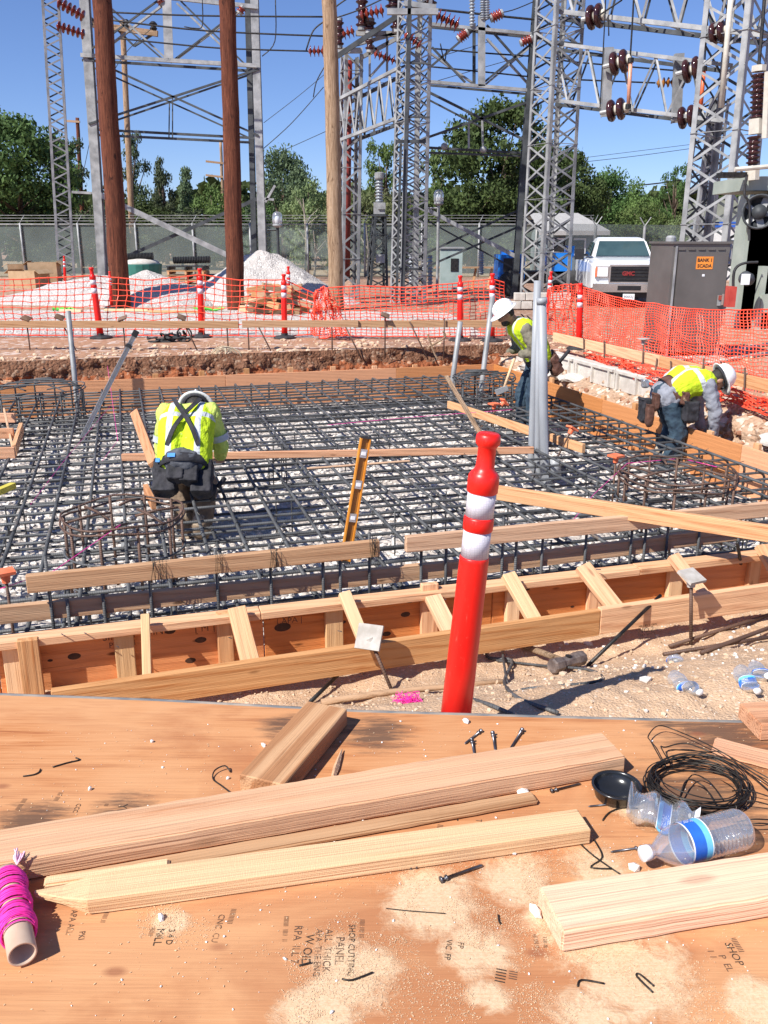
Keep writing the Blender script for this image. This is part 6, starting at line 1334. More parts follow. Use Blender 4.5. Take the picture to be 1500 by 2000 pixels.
def tree(px, ytop, pw, Y, kind, m, label, seed, cw=None, ybase=None, bark=BARK, trunkfrac=.28, group='trees behind the fence', cat='tree', nm='tree'):
    base = P(px, 540, 0); top = A(px, ytop, Y); base = V((top.x, Y, 0)); H = top.z * (1.14 if kind == 'bush' else 1.05); Wd = 1.15 * pw * (top - O).length / FOC
    key = (kind, seed % 3)
    if key not in CR: CR[key] = crown(kind, 100 + seed % 3 + 7 * len(CR))
    me, cl = CR[key]; th = thing(nm, base, label, cat, group)
    z0 = H * trunkfrac * .6; me2 = me if not me.materials else me.copy(); Mx = Matrix.Translation(base + V((0, 0, z0))) @ Matrix.Rotation(seed * 1.7, 4, 'Z') @ Matrix.Diagonal((Wd, Wd, H - z0, 1))
    link('crown', me2, m, th, Mx)
    mb = MB(); r0 = max(.05, H * .018); mb.tube([base + V((0, 0, -.1)), base + V((.1 * r0, 0, H * .25)), base + V((r0 * 1.2, .05, H * .5)), base + V((r0 * .4, 0, H * .82))], [r0 * 1.3, r0, r0 * .7, r0 * .2], 8)
    mb.obj('trunk', bark, th, True); mb = MB()
    for (x, y, z, r) in cl[:14]:
        e = Mx @ V((x, y, z)); s0 = base + V((0, 0, max(H * .2, e.z * .62))); mb.tube([s0, s0.lerp(e, .5) + V((0, 0, -.05 * H * .3)), e], [r0 * .45, r0 * .3, r0 * .1], 5)
    mb.obj('limbs', bark, th, True); return th
for i, (px, yt, pw, Y, kind, m, lb, tf) in enumerate((
    (18, 250, 165, 46, 'round', LD, 'big dark oak filling the left edge of the picture', .2), (-25, 310, 150, 50, 'round', LD, 'dark oak cut off by the left edge', .2), (132, 285, 105, 56, 'sparse', LP, 'sparse tree right behind the slim lattice mast', .3), (85, 400, 140, 47, 'bush', LD, 'dark low tree between the oak and the slim mast', .1),
    (248, 275, 80, 60, 'sparse', LP, 'tall open pine behind the thin distant utility pole', .3), (313, 318, 75, 64, 'pine', LP, 'pointed conifer between the two brown poles', .15), (362, 342, 66, 66, 'pine', LP, 'smaller conifer left of the second brown pole', .15), (410, 372, 90, 58, 'bush', LM, 'green bushy tree just left of the second brown pole', .1), (205, 385, 110, 56, 'bush', LP, 'bushy tree behind the left frame column', .1), (290, 400, 130, 54, 'bush', LD, 'dark bushy tree below the pointed conifer', .1), (350, 415, 120, 52, 'bush', LP, 'olive bushy tree below the smaller conifer', .1), (445, 395, 90, 60, 'bush', LD, 'dark bushy tree hidden by the second brown pole', .1),
    (548, 313, 105, 56, 'round', LP, 'rounded grey-green tree right of the left frame', .15), (600, 365, 85, 52, 'bush', LO, 'pale leafy tree left of the tan pole', .1), (640, 372, 80, 54, 'bush', LO, 'pale leafy tree behind the tan pole', .1), (505, 400, 90, 58, 'bush', LD, 'dark bush behind the left frame right column', .1),
    (700, 365, 100, 47, 'bush', LO, 'light green thicket right of the small lattice tower', .08), (752, 292, 85, 54, 'sparse', LM, 'open-crowned tree left of the central tower', .25), (745, 390, 90, 48, 'bush', LO, 'light green thicket behind the ribbed instrument', .08), (848, 308, 70, 56, 'sparse', LM, 'open-crowned tree right of the central tower', .25), (800, 380, 100, 50, 'bush', LM, 'green thicket behind the central tower', .08), (860, 385, 90, 50, 'bush', LM, 'green thicket behind the round lamp', .08),
    (985, 218, 195, 48, 'round', LD, 'largest oak, left of the tall right tower', .12), (920, 330, 150, 46, 'bush', LD, 'dark leafy tree at the left foot of the largest oak', .08), (1010, 345, 150, 47, 'bush', LD, 'dark leafy tree at the foot of the largest oak', .08), (1112, 312, 115, 52, 'round', LD, 'oak behind the tall right tower', .12), (1190, 352, 105, 58, 'round', LD, 'rounded dark tree above the house roof', .12), (1252, 368, 80, 56, 'bush', LM, 'bright green tree right of the house', .08), (1240, 405, 100, 42, 'bush', LM, 'bright green shrub behind the truck cab', .05), (1288, 400, 80, 46, 'bush', LM, 'bright green shrub right above the truck', .05), (1322, 335, 62, 58, 'sparse', LD, 'dark open tree left of the heavy right tower', .2), (1330, 430, 60, 42, 'bush', LO, 'pale bamboo-like shrub beside the cabinet', .05), (1395, 400, 70, 60, 'bush', LD, 'dark bush seen through the heavy right tower', .1))):
    tree(px, yt, pw, Y, kind, m, lb, i, trunkfrac=tf)
for i, (px, yt, lb) in enumerate(((592, 388, 'bare pale sapling left of the tan pole'), (612, 450, 'thin pale stem behind the fence beside the bare sapling'), (640, 440, 'thin pale stem half behind the tan pole'), (715, 440, 'thin pale stem right of the small lattice tower'))):
    a = A(px, yt, 42.5); th = thing('sapling', (a.x, 42.5, 0), lb, 'tree', 'bare saplings'); mb = MB(); mb.tube([V((a.x, 42.5, 0)), V((a.x + .1, 42.5, a.z * .5)), a], [.06, .05, .02], 6); mb.obj('trunk', BARKP, th); mb = MB()
    for k in range(9 if i == 0 else 4):
        s0 = V((a.x + .08, 42.5, a.z * (.35 + .06 * k))); mb.tube([s0, s0 + V((jit(.7), jit(.4), .5 + .3 * random.random()))], [.025, .008], 5)
    mb.obj('branches', BARKP, th, kind='stuff')
# far wood as one mass
rngw = np.random.default_rng(3); vs = []; fs = []
for i in range(30000):
    x = -75 + 150 * rngw.random(); hmax = 5.2 + 1.6 * fbm(x * .12, 3.) + 1.2 * fbm(x * .5, 8.); q = np.array((x, 72 + 8 * rngw.random(), hmax * rngw.random() ** .7)); s_ = .22 + .25 * rngw.random(); u = rngw.normal(size=3); u /= np.linalg.norm(u); v_ = np.cross(u, rngw.normal(size=3)); v_ /= np.linalg.norm(v_); o = len(vs)
    vs += [tuple(q + u * s_), tuple(q + v_ * s_), tuple(q - u * s_), tuple(q - v_ * s_)]; fs.append((o, o + 1, o + 2, o + 3))
me = bpy.data.meshes.new('far_wood'); me.from_pydata(vs, [], fs); link('far_wood', me, LD, kind='stuff')
# dry grass behind the fence
DRY = soil('dry_grass_ground', (.42, .32, .20), (.52, .41, .27), (.34, .24, .15), .4, 9., .5, .05); mb = MB(); mb.add([(-45, 41.3, .01), (16, 41.3, .01), (24, 75, .01), (-70, 75, .01)], [(0, 1, 2, 3)]); mb.obj('dry_field', DRY, kind='structure')
# ---- gravel heaps
def heap(name, px, py, Y, rx, ry, h, label, m=GRAVEL2, seed=1, skew=0.):
    c = A(px, py, Y); c.z = 0
    def fn(u, v_):
        a = u * 2 * math.pi; k = v_; x, y = math.cos(a) * k, math.sin(a) * k
        z = h * max(0, 1 - k) ** .9 * (1 + .18 * fbm(x * 2 + seed, y * 2, 1)) + .02 * fbm(x * 14, y * 14, seed) * h
        return V((c.x + x * rx * (1 + .15 * fbm(math.cos(a) + seed, math.sin(a), 3)) + skew * (1 - k), c.y + y * ry, z if k < .999 else -.02))
    o = grid(name, fn, 90, 44, m, label=label, cat='gravel heap'); return o
heap('gravel_heap', 290, 600, 23.8, 2.4, 1.5, .86, 'low heap of grey gravel right of the first brown pole', seed=3); heap('gravel_heap', 190, 598, 24.4, 3.0, 1.5, .72, 'flat heap of grey gravel behind the first brown pole', seed=5); heap('gravel_heap', 515, 598, 24.6, 2.5, 1.8, 1.36, 'tall white gravel heap behind the second brown pole', seed=8); heap('gravel_heap', 580, 600, 23.6, 1.7, 1.2, .82, 'white gravel heap just left of the tan pole', seed=9)
heap('gravel_heap', 420, 602, 24.2, 1.9, 1.1, .55, 'low spread of white gravel between the two brown poles', GRAVEL2, 12)
# lumber pile on the heap
lp = thing('lumber_pile', A(530, 606, 20.5), 'pile of split timber blocks between the second brown pole and the tan pole', 'lumber pile')
for k in range(26):
    r_ = k // 7; q = A(490 + (k % 7) * 15 + r_ * 6, 604, 20.4 + jit(.25)); q.z = .09 + r_ * .16
    a = random.uniform(-.5, .5); d = V((math.cos(a), math.sin(a), jit(.35))); lumber('timber_block', q - d * .28, q + d * .28, .15, .13, W_GREY if k % 3 else W_NEW, lp)
lumber('timber_block', A(480, 590, 20.0), A(560, 566, 20.4), .25, .05, W_NEW, lp)
# tub, pallets, cardboard boxes, hoses
q = A(278, 548, 31.); q.z = 0; tb_ = thing('green_tub', q, 'green tub topped with a black corrugated hose behind the first brown pole', 'tub')
mb = MB(); mb.lathe([(.60, 0), (.62, .05), (.70, .80), (.70, .84)], 20, q); mb.obj('tub', M1('green_tub', (.02, .14, .11), (.04, .20, .16), 4., .6), tb_)
mb = MB(); mb.ell(q + V((0, 0, .84)), (.66, .62, .20), 14, 8); mb.obj('load', CONC, tb_, True)
mb = MB(); pr = []; n = 46
for i in range(n): pr.append((.13 if i % 2 else .095, i * 1.1 / n))
mb.lathe(pr, 10, q + V((-.6, -.25, 1.06)), (1, .1, .04)); mb.obj('corrugated_hose', BLKR, tb_)
def crate_stack(px, Y, label, rows, nm='pallet_stack'):
    q = A(px, 552, Y); q.z = 0; th = thing(nm, q, label, 'pallets')
    for k in range(rows):
        z = .14 * k; mt = BLKM if k == rows - 1 else (W_GREY if k % 2 else W_NEW)
        for j in range(5): lumber('deck_board', q + V((-.6 + jit(.04), -.4 + .2 * j, z + .12)), q + V((.6 + jit(.04), -.4 + .2 * j, z + .12)), .12, .024, mt, th)
        for j in range(3): lumber('stringer', q + V((-.55 + .55 * j, -.48, z + .055)), q + V((-.55 + .55 * j, .48, z + .055)), .06, .09, mt, th)
    return th, q
th, q = crate_stack(370, 29, 'stack of wooden pallets with black hose on top between the brown poles', 6)
mb = MB(); mb.lathe([(.12 if i % 2 else .085, i * 1.2 / 46) for i in range(46)], 10, q + V((-.45, -.1, 1.0)), (1, 0, .02)); mb.obj('corrugated_hose', BLKR, th)
crate_stack(425, 29.4, 'low stack of wooden pallets beside the one with black hose', 4)
def carton(px, Y, w_, d_, h_, rot, label, z0=0.):
    q = A(px, 548, Y); q.z = z0; th = thing('cardboard_box', q, label, 'box', 'cardboard boxes'); M3 = Matrix.Rotation(rot, 3, 'Z'); CB = M1('cardboard', (.40, .26, .14), (.50, .34, .20), 4., .85)
    for c, s_ in (((0, -d_ / 2, h_ / 2), (w_, .012, h_)), ((0, d_ / 2, h_ / 2), (w_, .012, h_)), ((-w_ / 2 + .007, 0, h_ / 2), (.012, d_ - .014, h_)), ((w_ / 2 - .007, 0, h_ / 2), (.012, d_ - .014, h_)), ((0, 0, .006), (w_ - .03, d_ - .03, .01))): mb = MB(); mb.box(q + M3 @ V(c), s_, M3); mb.obj('panel', CB, th)
    for s_ in (-1, 1): mb = MB(); mb.box(q + M3 @ V((s_ * (w_ / 2 + .09), 0, h_ - .02)), (.24, d_, .012), M3 @ Matrix.Rotation(s_ * .6, 3, 'Y')); mb.obj('flap', CB, th)
    return th
carton(90, 33., 1.0, .8, .85, .15, 'large open cardboard box left of the slim mast'); carton(58, 32., 1.1, .8, .58, -.3, 'lower torn cardboard box at the far left'); carton(34, 33., .55, .6, .78, .4, 'narrow cardboard box at the far left end')
for x0, x1, y, lb in ((205, 290, 605, 'pale board on the gravel right of the first brown pole'), (290, 400, 608, 'long pale pipe on the gravel between the brown poles'), (118, 160, 606, 'short board on the gravel at the left')): lumber('ground_board', P(x0, y, .04), P(x1, y + 1, .04), .1, .05, W_YEL, label=lb, cat='board')
mb = MB()
for k in range(16): c = P(125 + (k % 2) * 285 + jit(15), 606, .03); mb.tube([c, c + V((jit(.3), jit(.1), .05)), c + V((jit(.4), 0, 0))], .025, 5)
mb.obj('green_ribbon', M1('green_tape', (.10, .55, .05), (.16, .65, .10), 9., .6), kind='stuff')
# sawhorse-like trestle and far clutter in the middle
tr_ = thing('trestle_table', A(905, 555, 31), 'pale wooden trestle with boxes behind the middle net', 'trestle'); q = A(905, 548, 31); q.z = 0
lumber('top_board', q + V((-1., 0, .72)), q + V((1., 0, .72)), .4, .05, W_GREY, tr_)
for x in (-.8, -.2, .3, .85): lumber('leg', q + V((x, 0, 0)), q + V((x + .12, 0, .69)), .08, .06, W_NEW, tr_, up=(0, 1, 0))
q2 = A(880, 550, 29.5); q2.z = 0; cbx = thing('control_box', q2, 'small pale green equipment box behind the central tower', 'equipment'); mb = MB(); mb.box(q2 + V((0, 0, .7)), (.7, .5, 1.3)); mb.obj('cabinet', M1('pale_green_paint', (.30, .38, .36), (.38, .46, .44), 4., .5), cbx); mb = MB(); mb.box(q2 + V((.1, -.26, .85)), (.25, .02, .4)); mb.obj('window', BLKM, cbx); mb = MB(); mb.box(q2 + V((0, 0, 1.38)), (.8, .6, .05)); mb.obj('lid', STEEL, cbx)
for px, y0, y1, lb in ((840, 562, 500, 'ribbed grey insulator on the ground right of the central tower'), (803, 555, 495, 'ribbed insulator behind the foot of the central tower'), (940, 535, 492, 'white ribbed insulator left of the blue machine'), (828, 560, 515, 'short ribbed insulator at the foot of the central tower')): ribbed(px, y0, px, y1, 28.5, 9, 6, lb, INSG)
# instrument transformer on its own lattice stand
ist = lattice('instrument_stand', A(741, 423, 27), A(737, 560, 27), .34, .55, 8, 'dark lattice stand carrying the grey ribbed instrument', STEELD, .2, .06, .04, 'stand')
mb = MB(); mb.box(A(741, 421, 27), (.5, .4, .05)); mb.obj('platform', STEELD, ist)
im = thing('instrument_transformer', A(741, 421, 27), 'grey ribbed instrument with a metal cap standing on the dark lattice stand', 'transformer')
a = A(741, 419, 27); mb = MB(); mb.box(a + V((0, 0, .17)), (.34, .3, .32)); mb.obj('tank', STEEL, im); mb = MB(); mb.box(a + V((.07, -.17, .22)), (.22, .06, .16)); mb.obj('meter_box', STEEL, im)
mb = MB(); L_ = .62; mb.lathe([(.09, .33)] + [x for i in range(7) for x in ((.085, .35 + i * .085), (.13, .37 + i * .085), (.085, .40 + i * .085))] + [(.09, .96)], 14, a); mb.obj('sheds', INSG, im, True)
mb = MB(); mb.lathe([(.12, .96), (.14, 1.0), (.14, 1.14), (.10, 1.16)], 14, a); mb.obj('head', STEEL, im); mb = MB(); mb.box(A(743, 505, 26.6), (.26, .15, .24)); mb.obj('junction_box', STEEL, ist)
# yard lamps
for px, yt, yb, Y, lb in ((857, 370, 545, 26, 'round yard lamp with clear globe right of the central tower'), (541, 413, 540, 30, 'round yard lamp on a post right of the left frame')):
    th = thing('yard_lamp', A(px, yb, Y), lb, 'lamp', 'yard lamps'); k = (A(px, yt, Y) - O).length / FOC; t0 = A(px, yt, Y); r = 9.5 * k
    mb = MB(); mb.lathe([(.001, 0), (r * .55, -r * .12), (r * .85, -r * .45), (r, -r * 1.1), (r * .95, -r * 2.0), (r * .8, -r * 2.4)], 16, t0); mb.obj('globe', PET, th, True)
    mb = MB(); mb.lathe([(.001, -r * .8), (r * .4, -r * .95), (r * .55, -r * 1.5), (r * .5, -r * 2.2), (r * .2, -r * 2.4)], 12, t0); mb.obj('lamp', CAPW, th, True)
    mb = MB(); mb.lathe([(r * .95, -r * 2.4), (r * .95, -r * 2.65), (r * .3, -r * 3.)], 14, t0); mb.obj('collar', STEEL, th, True)
    mb = MB(); e = A(px - 4, yb, Y); mb.tube([t0 - V((0, 0, r * 2.9)), V((t0.x, Y, e.z * .5)), V((t0.x, Y, 0))], r * .28, 8); mb.tube([t0 - V((r * 2, 0, r * 3.4)), t0 - V((0, 0, r * 3.4))], r * .2, 6); mb.obj('post', STEEL if px > 800 else STEELD, th)
# ---- house, white building
hs = thing('house', A(1130, 480, 39), 'small house with grey shingle roof and blue-grey wall behind the tall right tower', 'house')
SHING = M1('grey_shingles', (.30, .29, .28), (.44, .43, .41), 12., .9, bump=.4, sc3=(1, 1, 8)); WALLB = M1('blue_grey_wall', (.16, .20, .22), (.22, .27, .29), 2., .8)
x0, x1 = A(1068, 450, 39).x, A(1160, 450, 39).x; zr, zt = A(1100, 446, 39).z, A(1100, 416, 41.5).z
mb = MB(); mb.box(((x0 + x1) / 2, 41, zr / 2), (x1 - x0, 4, zr)); mb.obj('wall', WALLB, hs)
mb = MB(); mb.add([(x0 - .4, 38.6, zr - .1), (x1 + .6, 38.6, zr - .1), (x1 - .2, 41.5, zt), (x0 - .4, 41.5, zt), (x1 + .6, 44, zr - .1), (x0 - .4, 44, zr - .1), (x0 - .4, 38.6, zr - .28), (x1 + .6, 38.6, zr - .28)], [(0, 1, 2, 3), (3, 2, 4, 5), (1, 4, 2), (6, 7, 1, 0)]); mb.obj('roof', SHING, hs)
for xx in (.35, .62): mb = MB(); mb.box((x0 + (x1 - x0) * xx, 38.97, zr - .75), (.9, .06, .7)); wn = mb.obj('window', CAPW, hs); mb = MB(); mb.box((x0 + (x1 - x0) * xx, 38.93, zr - .75), (.74, .03, .54)); mb.obj('pane', BLKM, wn)
wb = thing('white_building', A(1440, 560, 38), 'white building with a blue stripe behind the heavy right tower', 'building'); WBM = M1('white_stucco', (.62, .62, .60), (.72, .72, .70), 2., .8)
x0, x1 = A(1402, 500, 38).x, A(1560, 500, 38).x; z1 = A(1440, 443, 38).z; mb = MB(); mb.box(((x0 + x1) / 2, 40, z1 / 2), (x1 - x0, 4, z1)); mb.obj('wall', WBM, wb)
mb = MB(); mb.box(((x0 + x1) / 2, 39.99, z1 + .09), (x1 - x0 + .1, 4.1, .22)); mb.obj('blue_stripe', M1('blue_paint', (.02, .09, .42), (.03, .12, .5), 2., .5), wb); mb = MB(); mb.box(((x0 + x1) / 2, 40.2, z1 + .62), (x1 - x0 + .3, 4.2, .84)); mb.obj('roof', M1('olive_roof', (.22, .24, .19), (.30, .32, .26), 2., .8), wb)
xw = A(1440, 470, 38).x; mb = MB(); mb.box((xw, 37.97, z1 - 1.0), (.95, .06, .95)); wn = mb.obj('window', M1('navy', (.02, .03, .08), (.03, .05, .12), 3., .5), wb)
for k in range(6): mb = MB(); mb.box((xw - .35 + k * .14, 37.92, z1 - 1.0), (.035, .03, .8)); mb.obj('window_bar', STEEL, wn)
# distant hill
mb = MB(); mb.add([(60, 700, -5), (400, 700, -5), (400, 720, 30), (260, 710, 45), (150, 705, 22)], [(0, 1, 2, 3, 4)]); 
grid('hill', lambda u, v_: V((40 + u * 560, 640 + v_ * 160, -2 + 46 * math.sin(v_ * math.pi) * max(0, math.sin(u * math.pi)) * (1 + .3 * fbm(u * 5, v_ * 2)))), 60, 14, M1('hill_scrub', (.10, .13, .14), (.15, .18, .18), 2., .9), kind='structure')
# ---- pickup truck
YT = 22.2; tq = A(1224, 602, YT); tr0 = thing('pickup_truck', (tq.x, YT, 0), 'white pickup truck parked facing the camera behind the cabinet', 'truck')
TW = M1('white_car_paint', (.70, .72, .74), (.76, .78, .80), 1., .18); GLS = M1('windscreen_glass', (.03, .06, .07), (.05, .09, .10), 2., .05); CHR = M1('chrome', (.55, .55, .56), (.65, .65, .66), 3., .15, .9); BLKP = M1('black_trim', (.015, .015, .017), (.025, .025, .028), 5., .4)
Tyaw = R(-7); TM = Matrix.Rotation(Tyaw, 3, 'Z')
def tp(x, y, z): return V((tq.x, YT, 0)) + TM @ (V((x, y, z)) * .9)      # y grows away from the camera
def prism(secs, nm, mt, par, smooth=False):                          # loft of same-length sections
    mb = MB(); n = len(secs[0]); vs = [tp(*q) for s_ in secs for q in s_]; fs = []
    for i in range(len(secs) - 1):
        for j in range(n): fs.append((i * n + j, i * n + (j + 1) % n, (i + 1) * n + (j + 1) % n, (i + 1) * n + j))
    fs += [tuple(range(n))[::-1], tuple((len(secs) - 1) * n + j for j in range(n))]; mb.add(vs, fs); ob = mb.obj(nm, mt, par, smooth)
    if nm in ('hood', 'body', 'cab'):
        bm = bmesh.new(); bm.from_mesh(ob.data); bmesh.ops.bevel(bm, geom=[e for e in bm.edges if e.calc_face_angle(0) > .25], offset=.05, segments=3, affect='EDGES', clamp_overlap=True)
        for f_ in bm.faces: f_.smooth = True
        bm.to_mesh(ob.data); bm.free(); ob.data.set_sharp_from_angle(angle=R(40))
    return ob
def sec(y, hw, z0, z1, c=.08): return [(-hw, y, z0), (-hw, y, z1 - c), (-hw + c, y, z1 - c * .3), (-hw * .5, y, z1), (hw * .5, y, z1), (hw - c, y, z1 - c * .3), (hw, y, z1 - c), (hw, y, z0)]
prism([sec(.06, .90, .55, 1.16), sec(.16, .97, .48, 1.22), sec(.7, .99, .45, 1.27), sec(1.55, .99, .45, 1.32)], 'hood', TW, tr0)
prism([sec(1.55, .99, .45, 1.30), sec(3.6, 1.0, .45, 1.32), sec(5.7, 1.0, .5, 1.30)], 'body', TW, tr0)
prism([[(-.86, 1.62, 1.30), (-.70, 2.15, 1.80), (-.62, 2.25, 1.86), (.62, 2.25, 1.86), (.70, 2.15, 1.80), (.86, 1.62, 1.30)], [(-.92, 3.4, 1.30), (-.72, 3.2, 1.80), (-.64, 3.15, 1.88), (.64, 3.15, 1.88), (.72, 3.2, 1.80), (.92, 3.4, 1.30)]], 'cab', TW, tr0)
prism([[(-.76, 1.63, 1.36), (-.64, 2.06, 1.77), (.64, 2.06, 1.77), (.76, 1.63, 1.36)], [(-.76, 1.67, 1.35), (-.64, 2.10, 1.76), (.64, 2.10, 1.76), (.76, 1.67, 1.35)]], 'windscreen', GLS, tr0)
prism([[(-.90, 1.9, 1.36), (-.755, 2.25, 1.74), (-.755, 3.1, 1.74), (-.90, 3.2, 1.36)], [(-.93, 1.9, 1.36), (-.785, 2.25, 1.74), (-.785, 3.1, 1.74), (-.93, 3.2, 1.36)]], 'side_window', GLS, tr0)
def tbox(c, s_, nm, mt, par=None): mb = MB(); mb.box(tp(*c), [q * .9 for q in s_], TM); return mb.obj(nm, mt, par or tr0)
gr_ = tbox((0, .045, .90), (1.0, .10, .42), 'grille', BLKP)
tbox((0, .03, 1.13), (1.08, .10, .05), 'grille_surround', CHR, gr_); tbox((0, .03, .67), (1.08, .10, .05), 'grille_surround', CHR, gr_)
for s_ in (-1, 1): tbox((s_ * .53, .03, .905), (.05, .10, .42), 'grille_surround', CHR, gr_)
for k in range(4): tbox((0, -.012, .76 + k * .09), (.98, .02, .022), 'grille_bar', BLKM, gr_)
text('GMC', 'grille_letters', tp(-.20, -.03, .87), TM @ V((1, 0, 0)), (0, 0, 1), .135, M1('red_badge', (.22, .02, .02), (.28, .03, .03), 3., .4), tr0, bold=.006)
for s_ in (-1, 1):
    h_ = tbox((s_ * .74, .06, .96), (.36, .12, .30), 'headlight', CHR); tbox((s_ * .74, -.008, .96), (.31, .02, .24), 'lens', LWHITE, h_); tbox((s_ * .90, -.004, .96), (.05, .06, .26), 'indicator', CAPO, h_)
    mi_ = tbox((s_ * 1.22, 1.75, 1.40), (.26, .12, .30), 'side_mirror', BLKP); tbox((s_ * 1.05, 1.78, 1.38), (.16, .05, .06), 'mirror_arm', BLKP, mi_)
bp = tbox((0, -.06, .54), (1.92, .20, .22), 'bumper', CHR); tbox((0, -.165, .54), (.62, .02, .12), 'bumper_slot', BLKP, bp); tbox((0, .02, .36), (1.7, .12, .16), 'valance', BLKP)
pt = tbox((-.0, -.18, .31), (.31, .015, .155), 'licence_plate', LWHITE); text('90055J', 'plate_number', tp(-.13, -.19, .28), TM @ V((1, 0, 0)), (0, 0, 1), .085, BLKP, pt)
for y in (.85, 4.5):
    for s_ in (-1, 1):
        c = tp(s_ * .84, y, .38); mb = MB(); mb.lathe([(.2, -.13), (.34, -.13), (.38, -.10), (.38, .10), (.34, .13), (.2, .13)], 22, c, TM @ V((1, 0, 0))); wh = mb.obj('wheel', BLKR, tr0, True); mb = MB(); mb.lathe([(.05, -.14), (.2, -.12), (.2, .12), (.05, .14)], 14, c, TM @ V((1, 0, 0))); mb.obj('rim', CHR, wh)
for s_ in (-.3, .3): tbox((s_, 2.3, 1.45), (.42, .14, .5), 'seat', BLKP)
# ---- blue machine behind the tall right tower
bq = A(1050, 560, 27.5); bq.z = 0; bmch = thing('blue_machine', bq, 'bright blue yard machine with black wheels behind the tall right tower', 'machine'); BLU = M1('bright_blue_paint', (.01, .17, .62), (.02, .22, .70), 2., .35)
for c, s_, nm, mt in (((-.9, 0, .85), (.8, 1.1, .7), 'engine_cover', BLU), ((.1, 0, .55), (1.4, 1.0, .35), 'chassis', BLKM), ((.55, 0, .95), (.7, 1.0, .6), 'hood', BLU), ((-.9, -.56, .9), (.5, .03, .4), 'side_panel', BLKP), ((-.9, 0, 1.26), (.5, .5, .12), 'lid', BLU), ((.9, 0, 1.3), (.12, .9, .3), 'guard', BLU)):
    mb = MB(); mb.box(bq + V(c), s_); mb.obj(nm, mt, bmch)
for x in (-.9, .95):
    for y in (-.6, .6): c = bq + V((x, y, .38)); mb = MB(); mb.lathe([(.15, -.12), (.33, -.12), (.38, -.08), (.38, .08), (.33, .12), (.15, .12)], 18, c, (0, 1, 0)); mb.obj('wheel', BLKR, bmch, True)
# ---- grey control cabinet
YK = 12.9; kq = P(1348, 702, 0); CABG = M1('grey_cabinet_paint', (.125, .115, .105), (.165, .152, .14), 2., .45, .25, .08, 20)
cb = thing('control_cabinet', kq, 'dark grey metal control cabinet with orange sign behind the right net', 'cabinet'); Kyaw = R(5); KM = Matrix.Rotation(Kyaw, 3, 'Z')
kh = A(1345, 476, kq.y).z; kw, kdp = .80, .80
def kp(x, y, z): return kq + KM @ V((x, y, z)) - V((0, 0, kq.z))
def kbox(c, s_, nm, mt, par=None): mb = MB(); mb.box(kp(*c), s_, KM); return mb.obj(nm, mt, par or cb)
kbox((0, kdp / 2, kh / 2 + .05), (kw, kdp, kh - .1), 'body', CABG); kbox((0, kdp / 2, kh + .015), (kw + .05, kdp + .05, .03), 'roof', CABG); kbox((0, kdp / 2, .0), (kw + .12, kdp + .12, .1), 'plinth', CONC)
dr = kbox((.03, -.014, kh * .50), (kw - .10, .026, kh * .86), 'door', CABG); kbox((-kw / 2 + .045, -.01, kh / 2), (.025, .018, kh * .96), 'door_post', STEEL)
for r0, n0 in ((kh * .955, 5), (kh * .16, 5), (kh * .125, 5)):
    for k in range(n0): kbox((-.28 + k * .14, -.030 if r0 < kh * .9 else -.006, r0), (.095, .016, .022), 'louvre', CABG, dr)
hd = kbox((.31, -.045, kh * .52), (.05, .03, .14), 'handle_plate', STEEL, dr); kbox((.31, -.06, kh * .545), (.05, .03, .06), 'lock', M1('red_lock', (.30, .05, .03), (.36, .08, .05), 5., .4), dr); kbox((.335, -.075, kh * .53), (.03, .03, .15), 'handle', CHR, dr)
sg = kbox((.05, -.0295, kh * .84), (.235, .004, .165), 'sign', M1('orange_sign', (.85, .26, .03), (.9, .32, .05), 4., .5)); 
for body, dz in (('BANK 1', .015), ('SCADA', -.060)): text(body, 'sign_text', kp(.05, -.033, kh * .84 + dz), KM @ V((1, 0, 0)), (0, 0, 1), .062, BLKP, sg, align='CENTER', bold=.002)
kbox((.05, -.0285, kh * .735), (.035, .003, .03), 'small_label', LWHITE); mb = MB(); mb.lathe([(.07, 0), (.07, .05), (.05, .075), (.001, .08)], 14, kp(-.34, .25, kh + .03)); mb.obj('vent_cap', STEEL, cb)
# ---- power transformer at the right edge
YX = 17.; xq = A(1505, 690, YX); GRN = M1('pale_green_tank', (.30, .34, .29), (.38, .42, .36), 2., .5); DGR = M1('dark_green_radiator', (.09, .115, .10), (.14, .17, .145), 2., .6)
px_ = thing('power_transformer', (xq.x, YX, 0), 'green power transformer with radiators, fans and bushing at the right edge', 'transformer')
def xp(px, py, y=0.): return A(px, py, YX + y)
def xbox(px0, py0, px1, py1, y, dep, nm, mt, par=None):
    a, b = xp(px0, py1, y), xp(px1, py0, y); mb = MB(); mb.box(((a.x + b.x) / 2, YX + y + dep / 2, (a.z + b.z) / 2), (b.x - a.x, dep, b.z - a.z)); return mb.obj(nm, mt, par or px_)
xbox(1452, 345, 1600, 372, .2, 1.6, 'tank_cover', GRN); xbox(1470, 372, 1600, 690, .6, 1.6, 'tank', DGR)
for k in range(16): x = 1462 + k * 8; xbox(x, 380, x + 4, 670, .0, .55, 'radiator_fin', DGR if k % 3 else GRN)
xbox(1478, 520, 1490, 700, -.25, .2, 'support', GRN); xbox(1485, 575, 1540, 610, -.3, .2, 'bracket', GRN)
